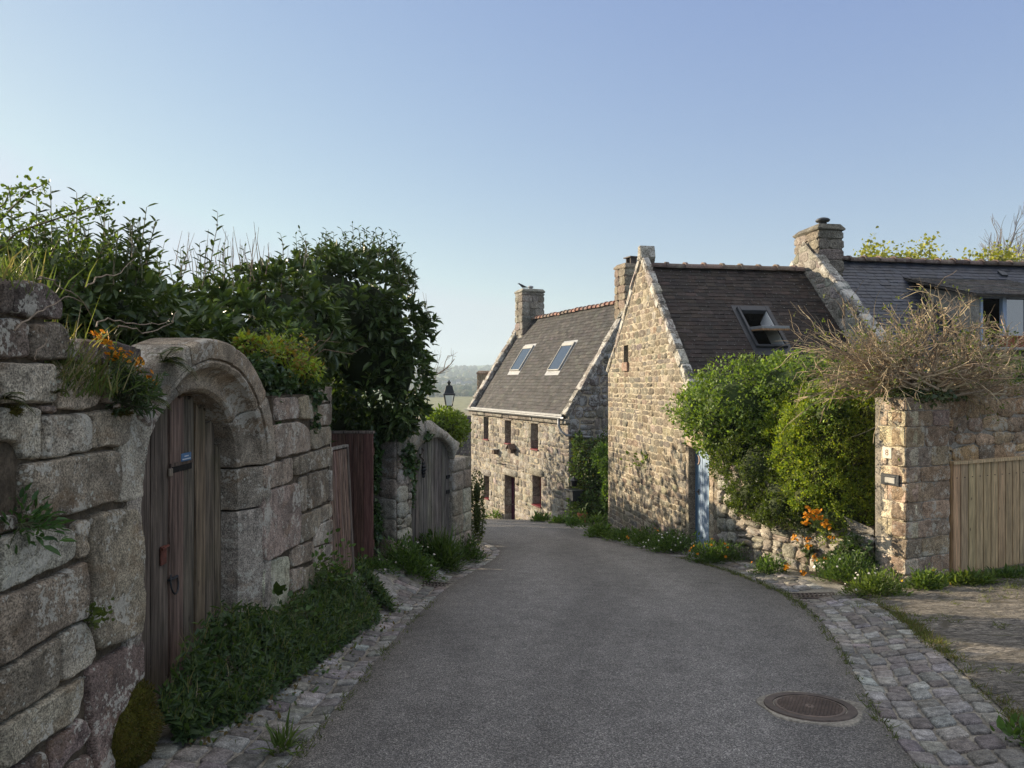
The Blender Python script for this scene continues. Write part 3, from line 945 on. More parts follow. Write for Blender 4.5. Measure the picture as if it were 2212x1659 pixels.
S1 = [([(-60,200),(20,180),(60,250),(50,460),(0,490),(-60,480)], DARKN), ([(55,215),(180,190),(330,215),(430,300),(470,400),(460,520),(220,510),(60,470)], DARKN),
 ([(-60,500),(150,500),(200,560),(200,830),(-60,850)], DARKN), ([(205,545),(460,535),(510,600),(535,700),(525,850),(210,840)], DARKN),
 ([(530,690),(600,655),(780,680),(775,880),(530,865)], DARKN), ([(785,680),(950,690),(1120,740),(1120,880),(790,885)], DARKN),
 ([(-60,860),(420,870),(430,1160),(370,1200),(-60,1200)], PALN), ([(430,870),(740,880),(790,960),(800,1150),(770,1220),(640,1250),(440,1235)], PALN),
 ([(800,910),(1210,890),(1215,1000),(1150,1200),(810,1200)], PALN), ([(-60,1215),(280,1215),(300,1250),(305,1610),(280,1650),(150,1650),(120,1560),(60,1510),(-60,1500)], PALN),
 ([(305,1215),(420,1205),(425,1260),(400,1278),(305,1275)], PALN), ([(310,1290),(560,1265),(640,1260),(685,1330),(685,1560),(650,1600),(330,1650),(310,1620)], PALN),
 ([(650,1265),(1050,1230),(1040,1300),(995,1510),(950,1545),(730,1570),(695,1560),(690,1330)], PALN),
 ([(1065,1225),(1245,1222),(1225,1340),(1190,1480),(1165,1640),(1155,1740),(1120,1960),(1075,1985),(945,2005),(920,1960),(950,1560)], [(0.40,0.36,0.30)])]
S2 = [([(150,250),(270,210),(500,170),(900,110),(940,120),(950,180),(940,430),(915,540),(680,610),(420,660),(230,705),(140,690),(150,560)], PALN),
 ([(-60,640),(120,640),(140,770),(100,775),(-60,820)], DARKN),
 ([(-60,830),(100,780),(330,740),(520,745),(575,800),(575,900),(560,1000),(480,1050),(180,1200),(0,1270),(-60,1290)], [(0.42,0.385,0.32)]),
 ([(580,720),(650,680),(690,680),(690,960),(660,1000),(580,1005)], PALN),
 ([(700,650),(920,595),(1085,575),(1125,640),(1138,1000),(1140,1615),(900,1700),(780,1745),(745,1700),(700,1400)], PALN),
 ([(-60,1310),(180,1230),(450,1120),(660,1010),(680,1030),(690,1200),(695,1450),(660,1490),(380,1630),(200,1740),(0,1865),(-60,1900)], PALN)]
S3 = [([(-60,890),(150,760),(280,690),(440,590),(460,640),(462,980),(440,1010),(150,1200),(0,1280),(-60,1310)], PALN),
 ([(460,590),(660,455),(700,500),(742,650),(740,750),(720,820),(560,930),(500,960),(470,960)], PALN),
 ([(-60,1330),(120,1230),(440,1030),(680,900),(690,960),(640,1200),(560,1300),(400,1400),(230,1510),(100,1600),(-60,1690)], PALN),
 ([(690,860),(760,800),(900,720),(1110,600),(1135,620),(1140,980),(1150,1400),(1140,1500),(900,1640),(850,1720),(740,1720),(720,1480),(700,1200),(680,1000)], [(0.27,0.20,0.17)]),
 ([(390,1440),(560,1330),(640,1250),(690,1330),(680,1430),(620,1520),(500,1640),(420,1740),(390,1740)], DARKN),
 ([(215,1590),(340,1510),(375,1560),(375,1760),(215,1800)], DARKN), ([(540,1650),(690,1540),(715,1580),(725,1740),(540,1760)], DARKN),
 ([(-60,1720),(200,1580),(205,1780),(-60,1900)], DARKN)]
for conv, S in ((C1, S1), (C2, S2), (C3, S3)):
    for poly, pal in S:
        q = conv(poly)
        rich_stone(mb, LW, q, rng.uniform(.02, .036), pick(pal, .1), .003, 84, 20, .015, .08, .016)
S5 = [[(290,530),(480,475),(485,620),(440,650),(290,690)], [(290,695),(440,655),(520,640),(525,860),(510,1040),(430,1080),(400,1100),(290,1165)],
 [(290,1175),(390,1120),(460,1110),(465,1300),(440,1440),(380,1520),(290,1550)], [(370,90),(500,80),(515,110),(520,225),(370,240)],
 [(360,260),(520,240),(590,300),(600,425),(580,435),(395,480),(362,470)], [(640,25),(730,15),(733,110),(640,130)], [(610,140),(733,125),(733,265),(610,280)],
 [(525,90),(632,50),(630,130),(605,140),(605,230),(530,230)], [(605,290),(733,270),(733,385),(605,430)], [(485,480),(590,445),(733,400),(733,530),(620,560),(490,600)],
 [(525,610),(575,590),(570,830),(530,830)], [(582,578),(718,545),(715,750),(600,815),(575,810)], [(722,560),(735,555),(735,760),(722,760)],
 [(535,850),(735,770),(735,860),(660,900),(620,990),(530,1040)], [(660,905),(735,870),(735,1020),(680,1035),(620,1060),(625,990)],
 [(470,1070),(610,1010),(615,1140),(480,1190)], [(620,1065),(735,1030),(735,1120),(625,1180)], [(470,1200),(550,1180),(545,1320),(470,1360)],
 [(555,1190),(735,1130),(735,1300),(640,1330),(555,1330)], [(450,1380),(560,1340),(735,1310),(735,1500),(450,1560)]]
for poly in S5:
    rich_stone(mb, LW, C5(poly), rng.uniform(.012, .026), pick(PALN, .12), .0025, 52, 14, .012, .06, .012)
# the wall carries on beyond the left edge of the view
z = -1.0
while z < 1.98:
    h_ = min(rng.uniform(.26, .42), 2.0 - z); u = -2.0
    while u < 2.6:
        l_ = rng.uniform(.35, .8)
        if 2.62 - u - l_ < .25: l_ = 2.62 - u
        j_ = rng.normal(0, .012, (4, 2))
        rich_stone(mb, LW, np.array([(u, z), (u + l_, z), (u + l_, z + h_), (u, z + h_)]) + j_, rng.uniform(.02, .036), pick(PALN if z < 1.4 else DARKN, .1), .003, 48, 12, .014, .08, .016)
        u += l_
    z += h_
CM = MB()
def corebox(y0, y1, z0, z1, x0=-2.55, x1=XW - .012):
    wbox(CM, x0, x1, y0, y1, z0, z1, (1, 1, 1))
corebox(-2.0, 2.47, -1.3, 1.93); corebox(2.48, 3.05, -1.3, 1.98, -2.55, XW - .01)
corebox(3.05, 3.58, -1.3, 1.55); corebox(3.58, 3.80, -1.3, 1.2)
corebox(5.95, 7.80, -1.6, 1.5); corebox(5.72, 5.95, -1.6, 1.0)
CM.build('mortar', M['mortar_dark'], wall_near)
core.build('mortar', M['mortar_dark'], wall_near)
# back face of stones for views from the end
endf = Frame((XW, 7.84, 0), (-1, 0, 0), (0, 0, 1), (0, 1, 0))
masonry(mb, MB(), endf, .55, -1.2, 1.55, course=(.25, .4), length=(.25, .5), depth=.02, pal=PALN, gap=.006, bev=.02)
mb.build('stonework', M['near_stone'], wall_near, True)

# archivolt and splayed jambs, swept profile: (radial offset from the clear opening, x)
YC, ZS = 4.75, .955
HA = .735
PROF = [(-.02, -2.34), (0, -2.32), (0, -2.13), (.025, -2.10), (.05, -2.095), (.085, -2.105), (.125, -2.098), (.165, -2.07), (.19, -2.035), (.20, -2.0),
        (.215, -1.988), (.235, -1.978), (.255, -1.984), (.262, -2.002), (.27, -2.0), (.274, -1.972), (.30, -1.968), (.41, -1.962), (.425, -1.968), (.432, -1.985), (.44, -2.06), (.44, -2.3)]
def arch_pt(t, off, x):
    """t: angle from the far springing (0) over the crown to the near one (pi)"""
    a = HA + off; b = a * .80 + .01
    return (x, YC + a * math.cos(t), ZS + b * math.sin(t))
ab = MB()
def voussoir(t0, t1, n=22, col=(.31, .255, .19), cut=None):
    prof = PROF
    ts = np.linspace(t0 + .006, t1 - .006, n)
    rows = []
    sd = rng.uniform(0, 40)
    for i, t in enumerate(ts):
        e = .012 if i in (0, n - 1) else 0
        r = np.array([arch_pt(t, o, x - (.012 if e and x > -2.2 else 0)) for o, x in prof])
        r = r + .0035 * np.stack([vnoise(r + sd, 7), vnoise(r + sd + 5, 7), vnoise(r + sd + 9, 7)], 1) + .0025 * np.stack([vnoise(r + sd, 25), vnoise(r + 5 + sd, 25), vnoise(r + 9 + sd, 25)], 1)
        rows.append(r)
    m = len(prof)
    V = np.concatenate(rows)
    F = [[i * m + j, (i + 1) * m + j, (i + 1) * m + j + 1, i * m + j + 1] for i in range(n - 1) for j in range(m - 1)]
    F += [[i * m + m - 1, (i + 1) * m + m - 1, (i + 1) * m, i * m] for i in range(n - 1)]
    F.append(list(range(m))); F.append([(n - 1) * m + j for j in range(m)][::-1])
    ab.add(V, F, pick([col], .06))
cuts = [0.0, .62, 1.28, 1.93, 2.42, 2.62]
for a, b in zip(cuts[:-1], cuts[1:]):
    voussoir(a, b)
sharpen(ab.build('arch', M['arch_stone'], wall_near, True), 28)
# jamb blocks: plan profile (y offset from clear edge, x)
jb = MB()
def jamb(sign, z0, z1, col):
    prof = [(.35, -2.5), (0, -2.45), (0, -2.12), (.03, -2.1), (.11, -2.045), (.2, -2.0), (.24, -1.975), (.36, -1.985), (.36, -2.3)]
    zs = np.linspace(z0 + .006, z1 - .006, max(4, int((z1 - z0) / .05)))
    sd = rng.uniform(0, 40); rows = []
    for i, z in enumerate(zs):
        e = .012 if i in (0, len(zs) - 1) else 0
        r = np.array([(x - (e if x > -2.2 else 0), YC + sign * (HA + o), z) for o, x in prof])
        r = r + .006 * np.stack([vnoise(r + sd, 5), vnoise(r + sd + 5, 5), 0 * r[:, 0]], 1) + .005 * np.stack([vnoise(r + sd, 22), vnoise(r + sd + 3, 22), 0 * r[:, 0]], 1)
        rows.append(r)
    m = len(prof); n = len(zs); V = np.concatenate(rows)
    F = [[i * m + j, i * m + j + 1, (i + 1) * m + j + 1, (i + 1) * m + j] for i in range(n - 1) for j in range(m - 1)]
    F.append(list(range(m))[::-1]); F.append([(n - 1) * m + j for j in range(m)])
    if sign > 0: F = [f[::-1] for f in F]
    jb.add(V, F, col)
for z0, z1 in ((.32, .945), (-.30, .315), (-1.0, -.305)): pass
for z0, z1, c in ((.33, .945, (.17, .15, .125)), (-.335, .325, (.19, .17, .145)), (-1.2, -.34, (.16, .135, .105))):
    pass
zA = LW.pix(520, 829.5 + 535 * .33347)[1]
for z0, z1, c in ((zA - .0 - .37, .945, (.25, .215, .17)), (-.62 + .0, zA - .375, (.31, .27, .225)), (-1.5, -.625, (.26, .22, .165))):
    jamb(1, z0, z1, c)
for z0, z1, c in ((.45, 1.05, (.29, .25, .2)), (-.15, .445, (.26, .22, .18)), (-1.3, -.155, (.25, .21, .165))):
    jamb(-1, z0, z1, c)
sharpen(jb.build('jamb', M['near_stone'], wall_near, True), 24)

# old plank door
XD = -2.25
DF = Frame((XD, 0, 0), (0, 1, 0), (0, 0, 1), (1, 0, 0))
db = MB()
y = YC - HA - .03
widths = [.15, .13, .17, .22, .20, .19, .17, .17, .12]
tops = []
for i, wd in enumerate(widths):
    y1 = min(y + wd, YC + HA + .03)
    ym = (y + y1) / 2
    top = ZS + .80 * math.sqrt(max(.0004, (HA + .01) ** 2 - min(abs(ym - YC), HA) ** 2)) - rng.uniform(.0, .03)
    n = 14
    zs = np.linspace(-1.05, top, n)
    x = rng.normal(0, .006)
    c = pick([(.14, .106, .076), (.128, .10, .074), (.155, .116, .083), (.118, .092, .069)], .1)
    L = np.c_[np.full(n, y + .004) + rng.normal(0, .0016, n), zs]; R = np.c_[np.full(n, y1 - .004) + rng.normal(0, .0016, n), zs]
    k = 7
    V = []; 
    for r in range(n):
        aa = np.linspace(L[r, 0], R[r, 0], k)
        zz = np.full(k, zs[r])
        if r == n - 1: zz = zz + rng.normal(0, .018, k) - .02
        dd = x + .004 * vnoise(np.c_[aa * 40, zz * 2, np.full(k, i)], 1) - .007 * (np.abs(np.linspace(-1, 1, k)) > .9)
        V.append(DF.p(aa, zz, dd))
    V = np.concatenate(V)
    F = [[r * k + q, r * k + q + 1, (r + 1) * k + q + 1, (r + 1) * k + q] for r in range(n - 1) for q in range(k - 1)]
    nb = len(V)
    Vb = V - np.array([.035, 0, 0]); V2 = np.concatenate([V, Vb])
    for r in range(n - 1):
        F.append([r * k, (r + 1) * k, (r + 1) * k + nb, r * k + nb]); F.append([r * k + k - 1, r * k + k - 1 + nb, (r + 1) * k + k - 1 + nb, (r + 1) * k + k - 1])
    for q in range(k - 1):
        F.append([(n - 1) * k + q, (n - 1) * k + q + 1, (n - 1) * k + q + 1 + nb, (n - 1) * k + q + nb])
    db.add(V2, F, c)
    y = y1
door = db.build('door', M['old_wood'], wall_near)
bk = MB(); 
for zz in (-.7, .1, .75): wbox(bk, XD - .10, XD - .037, YC - HA + .02, YC + HA - .02, zz, zz + .12, (.09, .065, .05)); bk.build('ledge', M['old_wood'], door); bk = MB()
a, b = DF.pix(372, 1021, .01); a2, b2 = DF.pix(414, 1001, .01)
sm_ = MB(); fbox(sm_, DF, a, a2, b - .005, b + .035, .006, .0125, (1, 1, 1)); sm_.build('letter_slot', M['dark_inside'], door)
sm_ = MB(); fbox(sm_, DF, a - .03, a2 + .02, b + .036, b + .062, .006, .016, (.09, .065, .05), .003); fbox(sm_, DF, a - .05, a - .004, b - .02, b + .03, .006, .018, (.2, .16, .12), .003)
sm_.build('slot_trim', M['old_wood'], door)
a, b = DF.pix(391, 999, .012); a2, b2 = DF.pix(412, 988, .012)
sm_ = MB(); fbox(sm_, DF, a, a2, b, b + .058, .006, .016, (1, 1, 1), .002); plate = sm_.build('name_plate', M['blue_plate'], door)
# two lines of small pale lettering (too small to read in the photo)
sm_ = MB()
for row, (s, e) in enumerate(((.30, .70), (.10, .90))):
    u = a + (a2 - a) * s
    while u < a + (a2 - a) * e:
        l = rng.uniform(.004, .008); fbox(sm_, DF, u, u + l, b + .034 - row * .02, b + .041 - row * .02, .016, .0172); u += l + .004
sm_.build('lettering', M['white_paint'], door)
sm_ = MB()
a, b = DF.pix(352, 1190, .01)
fbox(sm_, DF, a - .03, a + .045, b - .09, b + .03, .005, .014, (1, 1, 1), .003)
tube(sm_, DF.p(np.array([a - .05, a + .02, a + .05]), np.array([b + .02, b + .03, b + .02]), np.array([.03, .035, .02])), .009, .009, 6)
sm_.build('latch', M['rust_red'], door)
sm_ = MB(); th = np.linspace(-.5, math.pi + .9, 14)
a, b = DF.pix(372, 1258, .01)
tube(sm_, DF.p(a + .05 * np.cos(-th), b + .075 * np.sin(-th), .025 + .01 * np.sin(th)), .006, .006, 6)
fbox(sm_, DF, a - .055, a + .055, b + .02, b + .035, .005, .028, (1, 1, 1), .003)
sm_.build('pull_ring', M['black_iron'], door)
bd = MB(); wbox(bd, -3.1, -3.05, YC - 1.2, YC + 1.2, -1.2, 1.5); 
# ---- pale stone at the wall end -----------------------------------------------------
q = LW.pix(690, 1230); 
sm_ = MB(); fbox(sm_, LW, 7.30, 7.80, -1.0, -.62, .03, .17, (.32, .32, .30), .02, .006)
o = sm_.build('stone_block', M['coping_stone']); tag(o, 'pale cut stone leaning against the foot of the near wall end', 'stone block')

# ---- the gate behind the wall end ----------------------------------------------------
def plank_panel(mb, fr, a0, a1, b0, b1, wmin, wmax, th, pal, groove=.004, d0=0.0, top=None):
    a = a0
    while a < a1 - .01:
        w_ = rng.uniform(wmin, wmax)
        if a1 - a - w_ < wmin * .6: w_ = a1 - a
        t = b1 if top is None else top((a + a + w_) / 2)
        fbox(mb, fr, a + groove / 2, a + w_ - groove / 2, b0 + rng.normal(0, .003), t + rng.normal(0, .003), d0, d0 + th + rng.normal(0, .0015), pick(pal, .08), .004)
        a += w_
RF = Frame(P(690, 1213, 9.8), (1, -.04, 0), (0, 0, 1))
H_ = (1213 - 936) / FPX * 9.8
wr = (808 - 690) / FPX * 9.8
t = thing('gate', RF.p(wr / 2, 0, 0), 'faded red plank gate leaf standing shut beside the ivy covered pier', 'gate', 'wooden gate leaves behind the wall end')
mb = MB(); plank_panel(mb, RF, 0, wr, .0, H_, .11, .14, .025, [(.118, .062, .049), (.10, .055, .044), (.135, .072, .058)], .005)
mb.build('boards', M['red_wood'], t)
mb = MB(); fbox(mb, RF, -.01, wr + .01, H_, H_ + .035, -.05, .035, (.16, .13, .11), .004); mb.build('top_rail', M['brown_wood'], t)
mb = MB()
for z in (.2, H_ - .3): fbox(mb, RF, 0, wr, z, z + .1, -.05, -.003, (.11, .05, .04)); mb.build('cross_rail', M['red_wood'], t); mb = MB()
# second leaf, swung open towards the street, seen almost edge-on
hx, hy = (713 - CX) / FPX * 8.05, 8.05
A0 = np.array([hx, hy, 0]); A1 = np.array([(764 - CX) / FPX * 8.75, 8.75, 0])
z0 = float(EYE - (1297 - CY) / FPX * 8.5)
BF = Frame((A0[0], A0[1], z0), unit(A1 - A0) , unit((-.05, .0, 1)))
LBf = float(np.linalg.norm(A1 - A0))
t = thing('gate', BF.p(LBf / 2, 0, 0), 'brown weathered gate leaf swung open at the end of the near wall', 'gate', 'wooden gate leaves behind the wall end')
HB = (1290 - 958) / FPX * 8.4
mb = MB(); plank_panel(mb, BF, 0, LBf - .04, 0, HB, .05, .075, .022, [(.17, .11, .082), (.15, .098, .074), (.195, .128, .096)], .004, 0, lambda a: HB - .02)
mb.build('boards', M['brown_wood'], t)
mb = MB(); fbox(mb, BF, -.005, LBf + .005, HB, HB + .03, -.04, .03, (.23, .21, .185), .004); mb.build('top_rail', M['brown_wood'], t)
mb = MB(); fbox(mb, BF, LBf - .04, LBf + .012, .0, HB - .001, -.05, .03, (.12, .095, .08), .004); mb.build('stile', M['brown_wood'], t)

# ---- ivy pier, angled wall with the grey arched door ------------------------------------
PA = np.array([-1.70, 10.45]); PE = np.array([-.72, 12.45])
uu = np.array([PE[0] - PA[0], PE[1] - PA[1], 0]); W2 = float(np.linalg.norm(uu))
F2 = Frame((PA[0], PA[1], 0), uu, (0, 0, 1), unit(np.cross(unit(uu), (0, 0, 1))))
wall2 = thing('garden_wall', (PA[0], PA[1], float(gz(PA[0], PA[1]))), 'ivy clad stone wall with a grey plank door under a sloping arch', 'wall')
u0, u1 = F2.pix(888, 1100)[0], F2.pix(976, 1100)[0]
zsp = F2.pix(976, 992)[1]; zap = F2.pix(938, 944)[1]
ztop = F2.pix(918, 908)[1]
mb = MB(); core = MB()
zb = -1.6
RUB = [(.29, .255, .205), (.33, .295, .24), (.24, .205, .165), (.37, .335, .28)]
masonry(mb, core, F2, u0, zb, 1.05, course=(.16, .26), length=(.16, .34), depth=.03, pal=RUB, gap=.008, bev=.025, jit=.01, core_col=(1, 1, 1))
jl = [zb, -.95, -.62, -.2, .12, zsp]
for a, b in zip(jl[:-1], jl[1:]):
    m_ = u1 + (W2 - u1) * rng.uniform(.5, .7)
    rich_stone(mb, F2, [(u1, a), (m_, a), (m_, b), (u1, b)], .03, pick(RUB, .12), .005, 28, 6, .012, .3, .03)
    rich_stone(mb, F2, [(m_, a), (W2, a), (W2, b), (m_, b)], .025, pick(RUB, .12), .005, 28, 6, .012, .3, .03)
# end and pier faces
EF = Frame(F2.p(W2, 0, 0), -F2.n, (0, 0, 1), F2.u)
masonry(mb, core, EF, .5, zb, zsp, course=(.2, .35), length=(.25, .5), depth=.02, pal=RUB, core_col=(1, 1, 1))
pw = (PA[0] - (819 - CX) / FPX * 10.6)
PF = Frame((PA[0] - pw, 10.62, 0), (pw, -.17, 0), (0, 0, 1))
Wp = float(math.hypot(pw, .17))
for k in range(9):
    a, b = zb + k * .3, zb + (k + 1) * .3
    rich_stone(mb, PF, [(0, a), (Wp, a), (Wp, b), (0, b)], .03, pick(RUB, .14), .005, 28, 6, .014, .25, .03)
# arch: a band of two or three big stones with a sloping top
def band(t0, t1, col, n=14):
    V = []; F = []
    cu = (u0 + u1) / 2; ha = (u1 - u0) / 2; hb = zap - zsp
    lip = []
    for t in np.linspace(t0, t1, n):
        ci, si = math.cos(t), math.sin(t)
        pi = (cu + ha * ci, zsp + hb * si)
        # outer line: falls from the left top to the right shoulder
        k = (ci + 1) / 2
        ou = cu + (ha + .24 - .04 * k) * ci
        oz = min(zsp + (hb + .30) * si + .26, ztop - max(0, (ou - (cu - .1))) * (ztop - zsp - .03) / (W2 - cu + .12))
        if ou > W2 + .02: ou = W2 + .02
        V.append((pi, (ou, oz)))
    pts = []
    for (i, o_) in V:
        for d in (-.28, .02, .05): pts.append(F2.p(*[np.array(x) for x in (i[0], i[1], d if d < .05 else .04)]))
        for d in (.04, .0, -.28): pts.append(F2.p(*[np.array(x) for x in (o_[0], o_[1], d)]))
    pts = np.array(pts); pts += .014 * np.stack([vnoise(pts, 6), vnoise(pts + 4, 6), vnoise(pts + 8, 6)], 1)
    m = 6
    F = [[i * m + j, i * m + (j + 1) % m, (i + 1) * m + (j + 1) % m, (i + 1) * m + j][::-1] for i in range(n - 1) for j in range(m)]
    F.append(list(range(m))); F.append([(n - 1) * m + j for j in range(m)][::-1])
    ab2.add(pts, F, col)
ab2 = MB()
band(-.02, .98, (.40, .37, .31)); band(1.0, 1.95, (.38, .345, .29)); band(1.97, 3.16, (.36, .325, .27))
ab2.build('arch', M['rubble_stone'], wall2, True)
mb.build('stonework', M['rubble_stone'], wall2, True)
core.build('mortar', M['mortar_dark'], wall2)
bx = MB(); fbox(bx, F2, 0, u0 - .003, zb, 1.0, -.45, -.004); fbox(bx, F2, u1 + .003, W2, zb, zsp - .05, -.45, -.004); bx.build('fill', M['mortar_grey'], wall2)
mb = MB()
top2 = lambda a: zsp + (zap - zsp) * math.sqrt(max(.02, 1 - ((a - (u0 + u1) / 2) / ((u1 - u0) / 2 + .01)) ** 2)) + .02
zd = F2.pix(930, 1172)[1]
plank_panel(mb, F2, u0 + .02, u1 + .035, zd, 1, .085, .13, .03, [(.155, .14, .122), (.135, .122, .108), (.175, .158, .138)], .006, -.09, top2)
d2 = mb.build('door', M['grey_wood'], wall2)
mb = MB(); a, b = F2.pix(910, 985, -.06)
tube(mb, F2.p(a + .05 * np.sin(np.linspace(0, 9, 16)), b + np.linspace(.12, -.1, 16), np.full(16, -.045)), .012, .012, 5)
mb.build('wreath', M['rust_iron'], d2)
mb = MB(); a, b = F2.pix(914, 1014, -.06)
for dz, r in ((.10, .035), (.05, .05), (0, .055), (-.05, .045), (-.10, .03)): lathe(mb, F2.p(np.array(a), np.array(b + dz), np.array(-.055)), [(r * .6, -.03), (r, -.01), (r, .01), (r * .6, .03)], 8)
mb.build('knocker', M['black_iron'], d2)
mb = MB()
for py in (1030, 1062):
    a, b = F2.pix(967, py, -.06); fbox(mb, F2, a - .05, a + .06, b - .03, b + .03, -.06, -.04, (1, 1, 1), .004); mb.build('latch', M['black_iron'], d2); mb = MB()
# ---- house with the two skylights -------------------------------------------------------
L1 = 9.8; D1 = 5.6
u1v = np.array([.4035, -.915, 0])
H1 = Frame((2 - .4035 * L1, 25 + .915 * L1, 0), u1v, (0, 0, 1))     # facade, u from far left to near right
EV = .42; RZ = 4.72
PAL1 = [(.265, .24, .205), (.23, .21, .182), (.29, .268, .23), (.19, .175, .155), (.325, .30, .262), (.235, .208, .175)]
house1 = thing('stone_house', H1.p(L1 / 2, float(gz(0, 30)), -2.5), 'granite cottage with two closed skylights and red framed windows at the bend', 'house')
WINS = [(1.66, 2.22, -.95, .10), (4.12, 4.74, -.95, .06), (6.70, 7.34, -.97, .06), (1.66, 2.30, -3.62, -2.56), (6.85, 7.60, -3.12, -1.95)]
DOOR1 = (4.1, 5.15, -4.6, -2.25)
zb = -5.6
mb = MB(); core = MB()
masonry(mb, core, H1, L1, zb, EV, openings=WINS + [DOOR1], course=(.17, .26), length=(.2, .55), depth=.006, pal=PAL1, gap=.008, bev=.008, jit=.007, core_col=(1, 1, 1), wob=.013, split=.2)
# lintels stay plain big stones over the openings, slightly proud
for o in WINS[3:] + [DOOR1]:
    stone(mb, H1, [(o[0] - .22, o[3] + .005), (o[1] + .25, o[3] + .005), (o[1] + .22, o[3] + .30), (o[0] - .18, o[3] + .28)], .035, pick(PAL1), .004, .02, .006)
for o in WINS[:3]:
    stone(mb, H1, [(o[0] - .15, o[3] + .005), (o[1] + .18, o[3] + .005), (o[1] + .18, o[3] + .24), (o[0] - .15, o[3] + .24)], .032, pick(PAL1), .004, .02, .006)
# reveals
mb.build('wall', M['house_stone'], house1, True)
rv = MB()
def reveal(mbs, fr, o, dep, pal, top=True, bottom=True):
    zs = np.arange(o[2], o[3] + .001, .35); zs = np.append(zs[:-1], o[3]) if len(zs) > 1 else np.array([o[2], o[3]])
    for a, b in zip(zs[:-1], zs[1:]):
        for (uu_, s) in ((o[0], 1), (o[1], -1)):
            V = fr.p(np.array([uu_, uu_, uu_, uu_]), np.array([a + .006, a + .006, b - .006, b - .006]), np.array([.015, -dep, -dep, .015]))
            mbs.add(V, [[0, 1, 2, 3] if s > 0 else [3, 2, 1, 0]], pick(pal))
    if top:
        mbs.add(fr.p(np.array([o[0], o[1], o[1], o[0]]), np.full(4, o[3]), np.array([.015, .015, -dep, -dep])), [[3, 2, 1, 0]], pick(pal))
    if bottom:
        mbs.add(fr.p(np.array([o[0], o[1], o[1], o[0]]), np.full(4, o[2]), np.array([.015, .015, -dep, -dep])), [[0, 1, 2, 3]], pick(pal))
for o in WINS:
    reveal(rv, H1, o, .42, PAL1); rv.build('window_reveal', M['house_stone'], house1); rv = MB()
reveal(rv, H1, DOOR1, .42, PAL1, bottom=False); rv.build('door_reveal', M['house_stone'], house1)
def window(parent, fr, o, d, mat, panes=(1, 3), sill=True, fw=.05):
    mb = MB()
    for (a0, a1, b0, b1) in ((o[0], o[0] + fw, o[2], o[3]), (o[1] - fw, o[1], o[2], o[3]), (o[0] + fw, o[1] - fw, o[2], o[2] + fw), (o[0] + fw, o[1] - fw, o[3] - fw, o[3])):
        fbox(mb, fr, a0, a1, b0, b1, d - .05, d + .02, (1, 1, 1), .004)
    for i in range(1, panes[0]):
        u = o[0] + (o[1] - o[0]) * i / panes[0]; fbox(mb, fr, u - .02, u + .02, o[2] + fw, o[3] - fw, d - .04, d + .012)
    for i in range(1, panes[1]):
        v = o[2] + (o[3] - o[2]) * i / panes[1]; fbox(mb, fr, o[0] + fw, o[1] - fw, v - .014, v + .014, d - .035, d + .008)
    wn = mb.build('window', mat, parent)
    mb = MB(); mb.add(fr.p(np.array([o[0] + .01, o[1] - .01, o[1] - .01, o[0] + .01]), np.array([o[2] + .01, o[2] + .01, o[3] - .01, o[3] - .01]), np.full(4, d - .01)), [[0, 1, 2, 3]])
    mb.build('pane', M['glass'], wn)
    if sill:
        mb = MB(); fbox(mb, fr, o[0] - .01, o[1] + .03, o[2], o[2] + .05, d + .021, .06, (1, 1, 1), .006); mb.build('sill', mat, wn)
for o in WINS: window(house1, H1, o, -.33, M['red_frame'])
# door with glazed upper half
o = DOOR1; mb = MB()
fbox(mb, H1, o[0], o[0] + .07, o[2], o[3], -.38, -.30, (1, 1, 1), .005); fbox(mb, H1, o[1] - .07, o[1], o[2], o[3], -.38, -.30, (1, 1, 1), .005); fbox(mb, H1, o[0] + .07, o[1] - .07, o[3] - .07, o[3], -.38, -.30, (1, 1, 1), .005)
fbox(mb, H1, o[0] + .07, o[1] - .07, o[2], o[2] + 1.2, -.37, -.325, (1, 1, 1), .005)
for a in (o[0] + .07, o[1] - .19): fbox(mb, H1, a, a + .12, o[2] + 1.2, o[3] - .07, -.37, -.32, (1, 1, 1), .004)
for v in (1.62, 1.95): fbox(mb, H1, o[0] + .19, o[1] - .19, o[2] + v, o[2] + v + .045, -.37, -.325)
for v in (.15, .68): fbox(mb, H1, o[0] + .2, o[1] - .2, o[2] + v, o[2] + v + .42, -.326, -.31, (1, 1, 1), .01)
dr = mb.build('door', M['purple'], house1)
mb = MB(); mb.add(H1.p(np.array([o[0] + .1, o[1] - .1, o[1] - .1, o[0] + .1]), np.array([o[2] + 1.2, o[2] + 1.2, o[3] - .08, o[3] - .08]), np.full(4, -.35)), [[0, 1, 2, 3]]); mb.build('pane', M['glass'], dr)
mb = MB(); tube(mb, H1.p(np.array([o[0] + .13, o[0] + .13, o[0] + .24]), np.array([o[2] + 1.08] * 3), np.array([-.32, -.27, -.27])), .012, .012, 6); mb.build('handle', M['alu'], dr)
# near gable
pv = np.array([.915, .4035, 0])
G1 = Frame((2.0, 25.0, 0), pv, (0, 0, 1))
def gable_hp(W, ze0, ze1, zp):
    m = W / 2
    # below both verge lines
    s0 = (zp - ze0) / m; s1 = (zp - ze1) / m
    return [(-s0, 1, ze0), (s1, 1, zp + s1 * m)]
masonry(mb_ := MB(), core, G1, D1, zb, RZ + .2, hps=gable_hp(D1, EV + .2, EV + .2, RZ + .2), course=(.22, .38), length=(.25, .6), depth=.022, pal=[(.2, .18, .155), (.24, .22, .19), (.17, .15, .13)], gap=.014, bev=.02, jit=.014, core_col=(1, 1, 1), split=.3)
mb_.build('gable', M['lichen_stone'], house1, True)
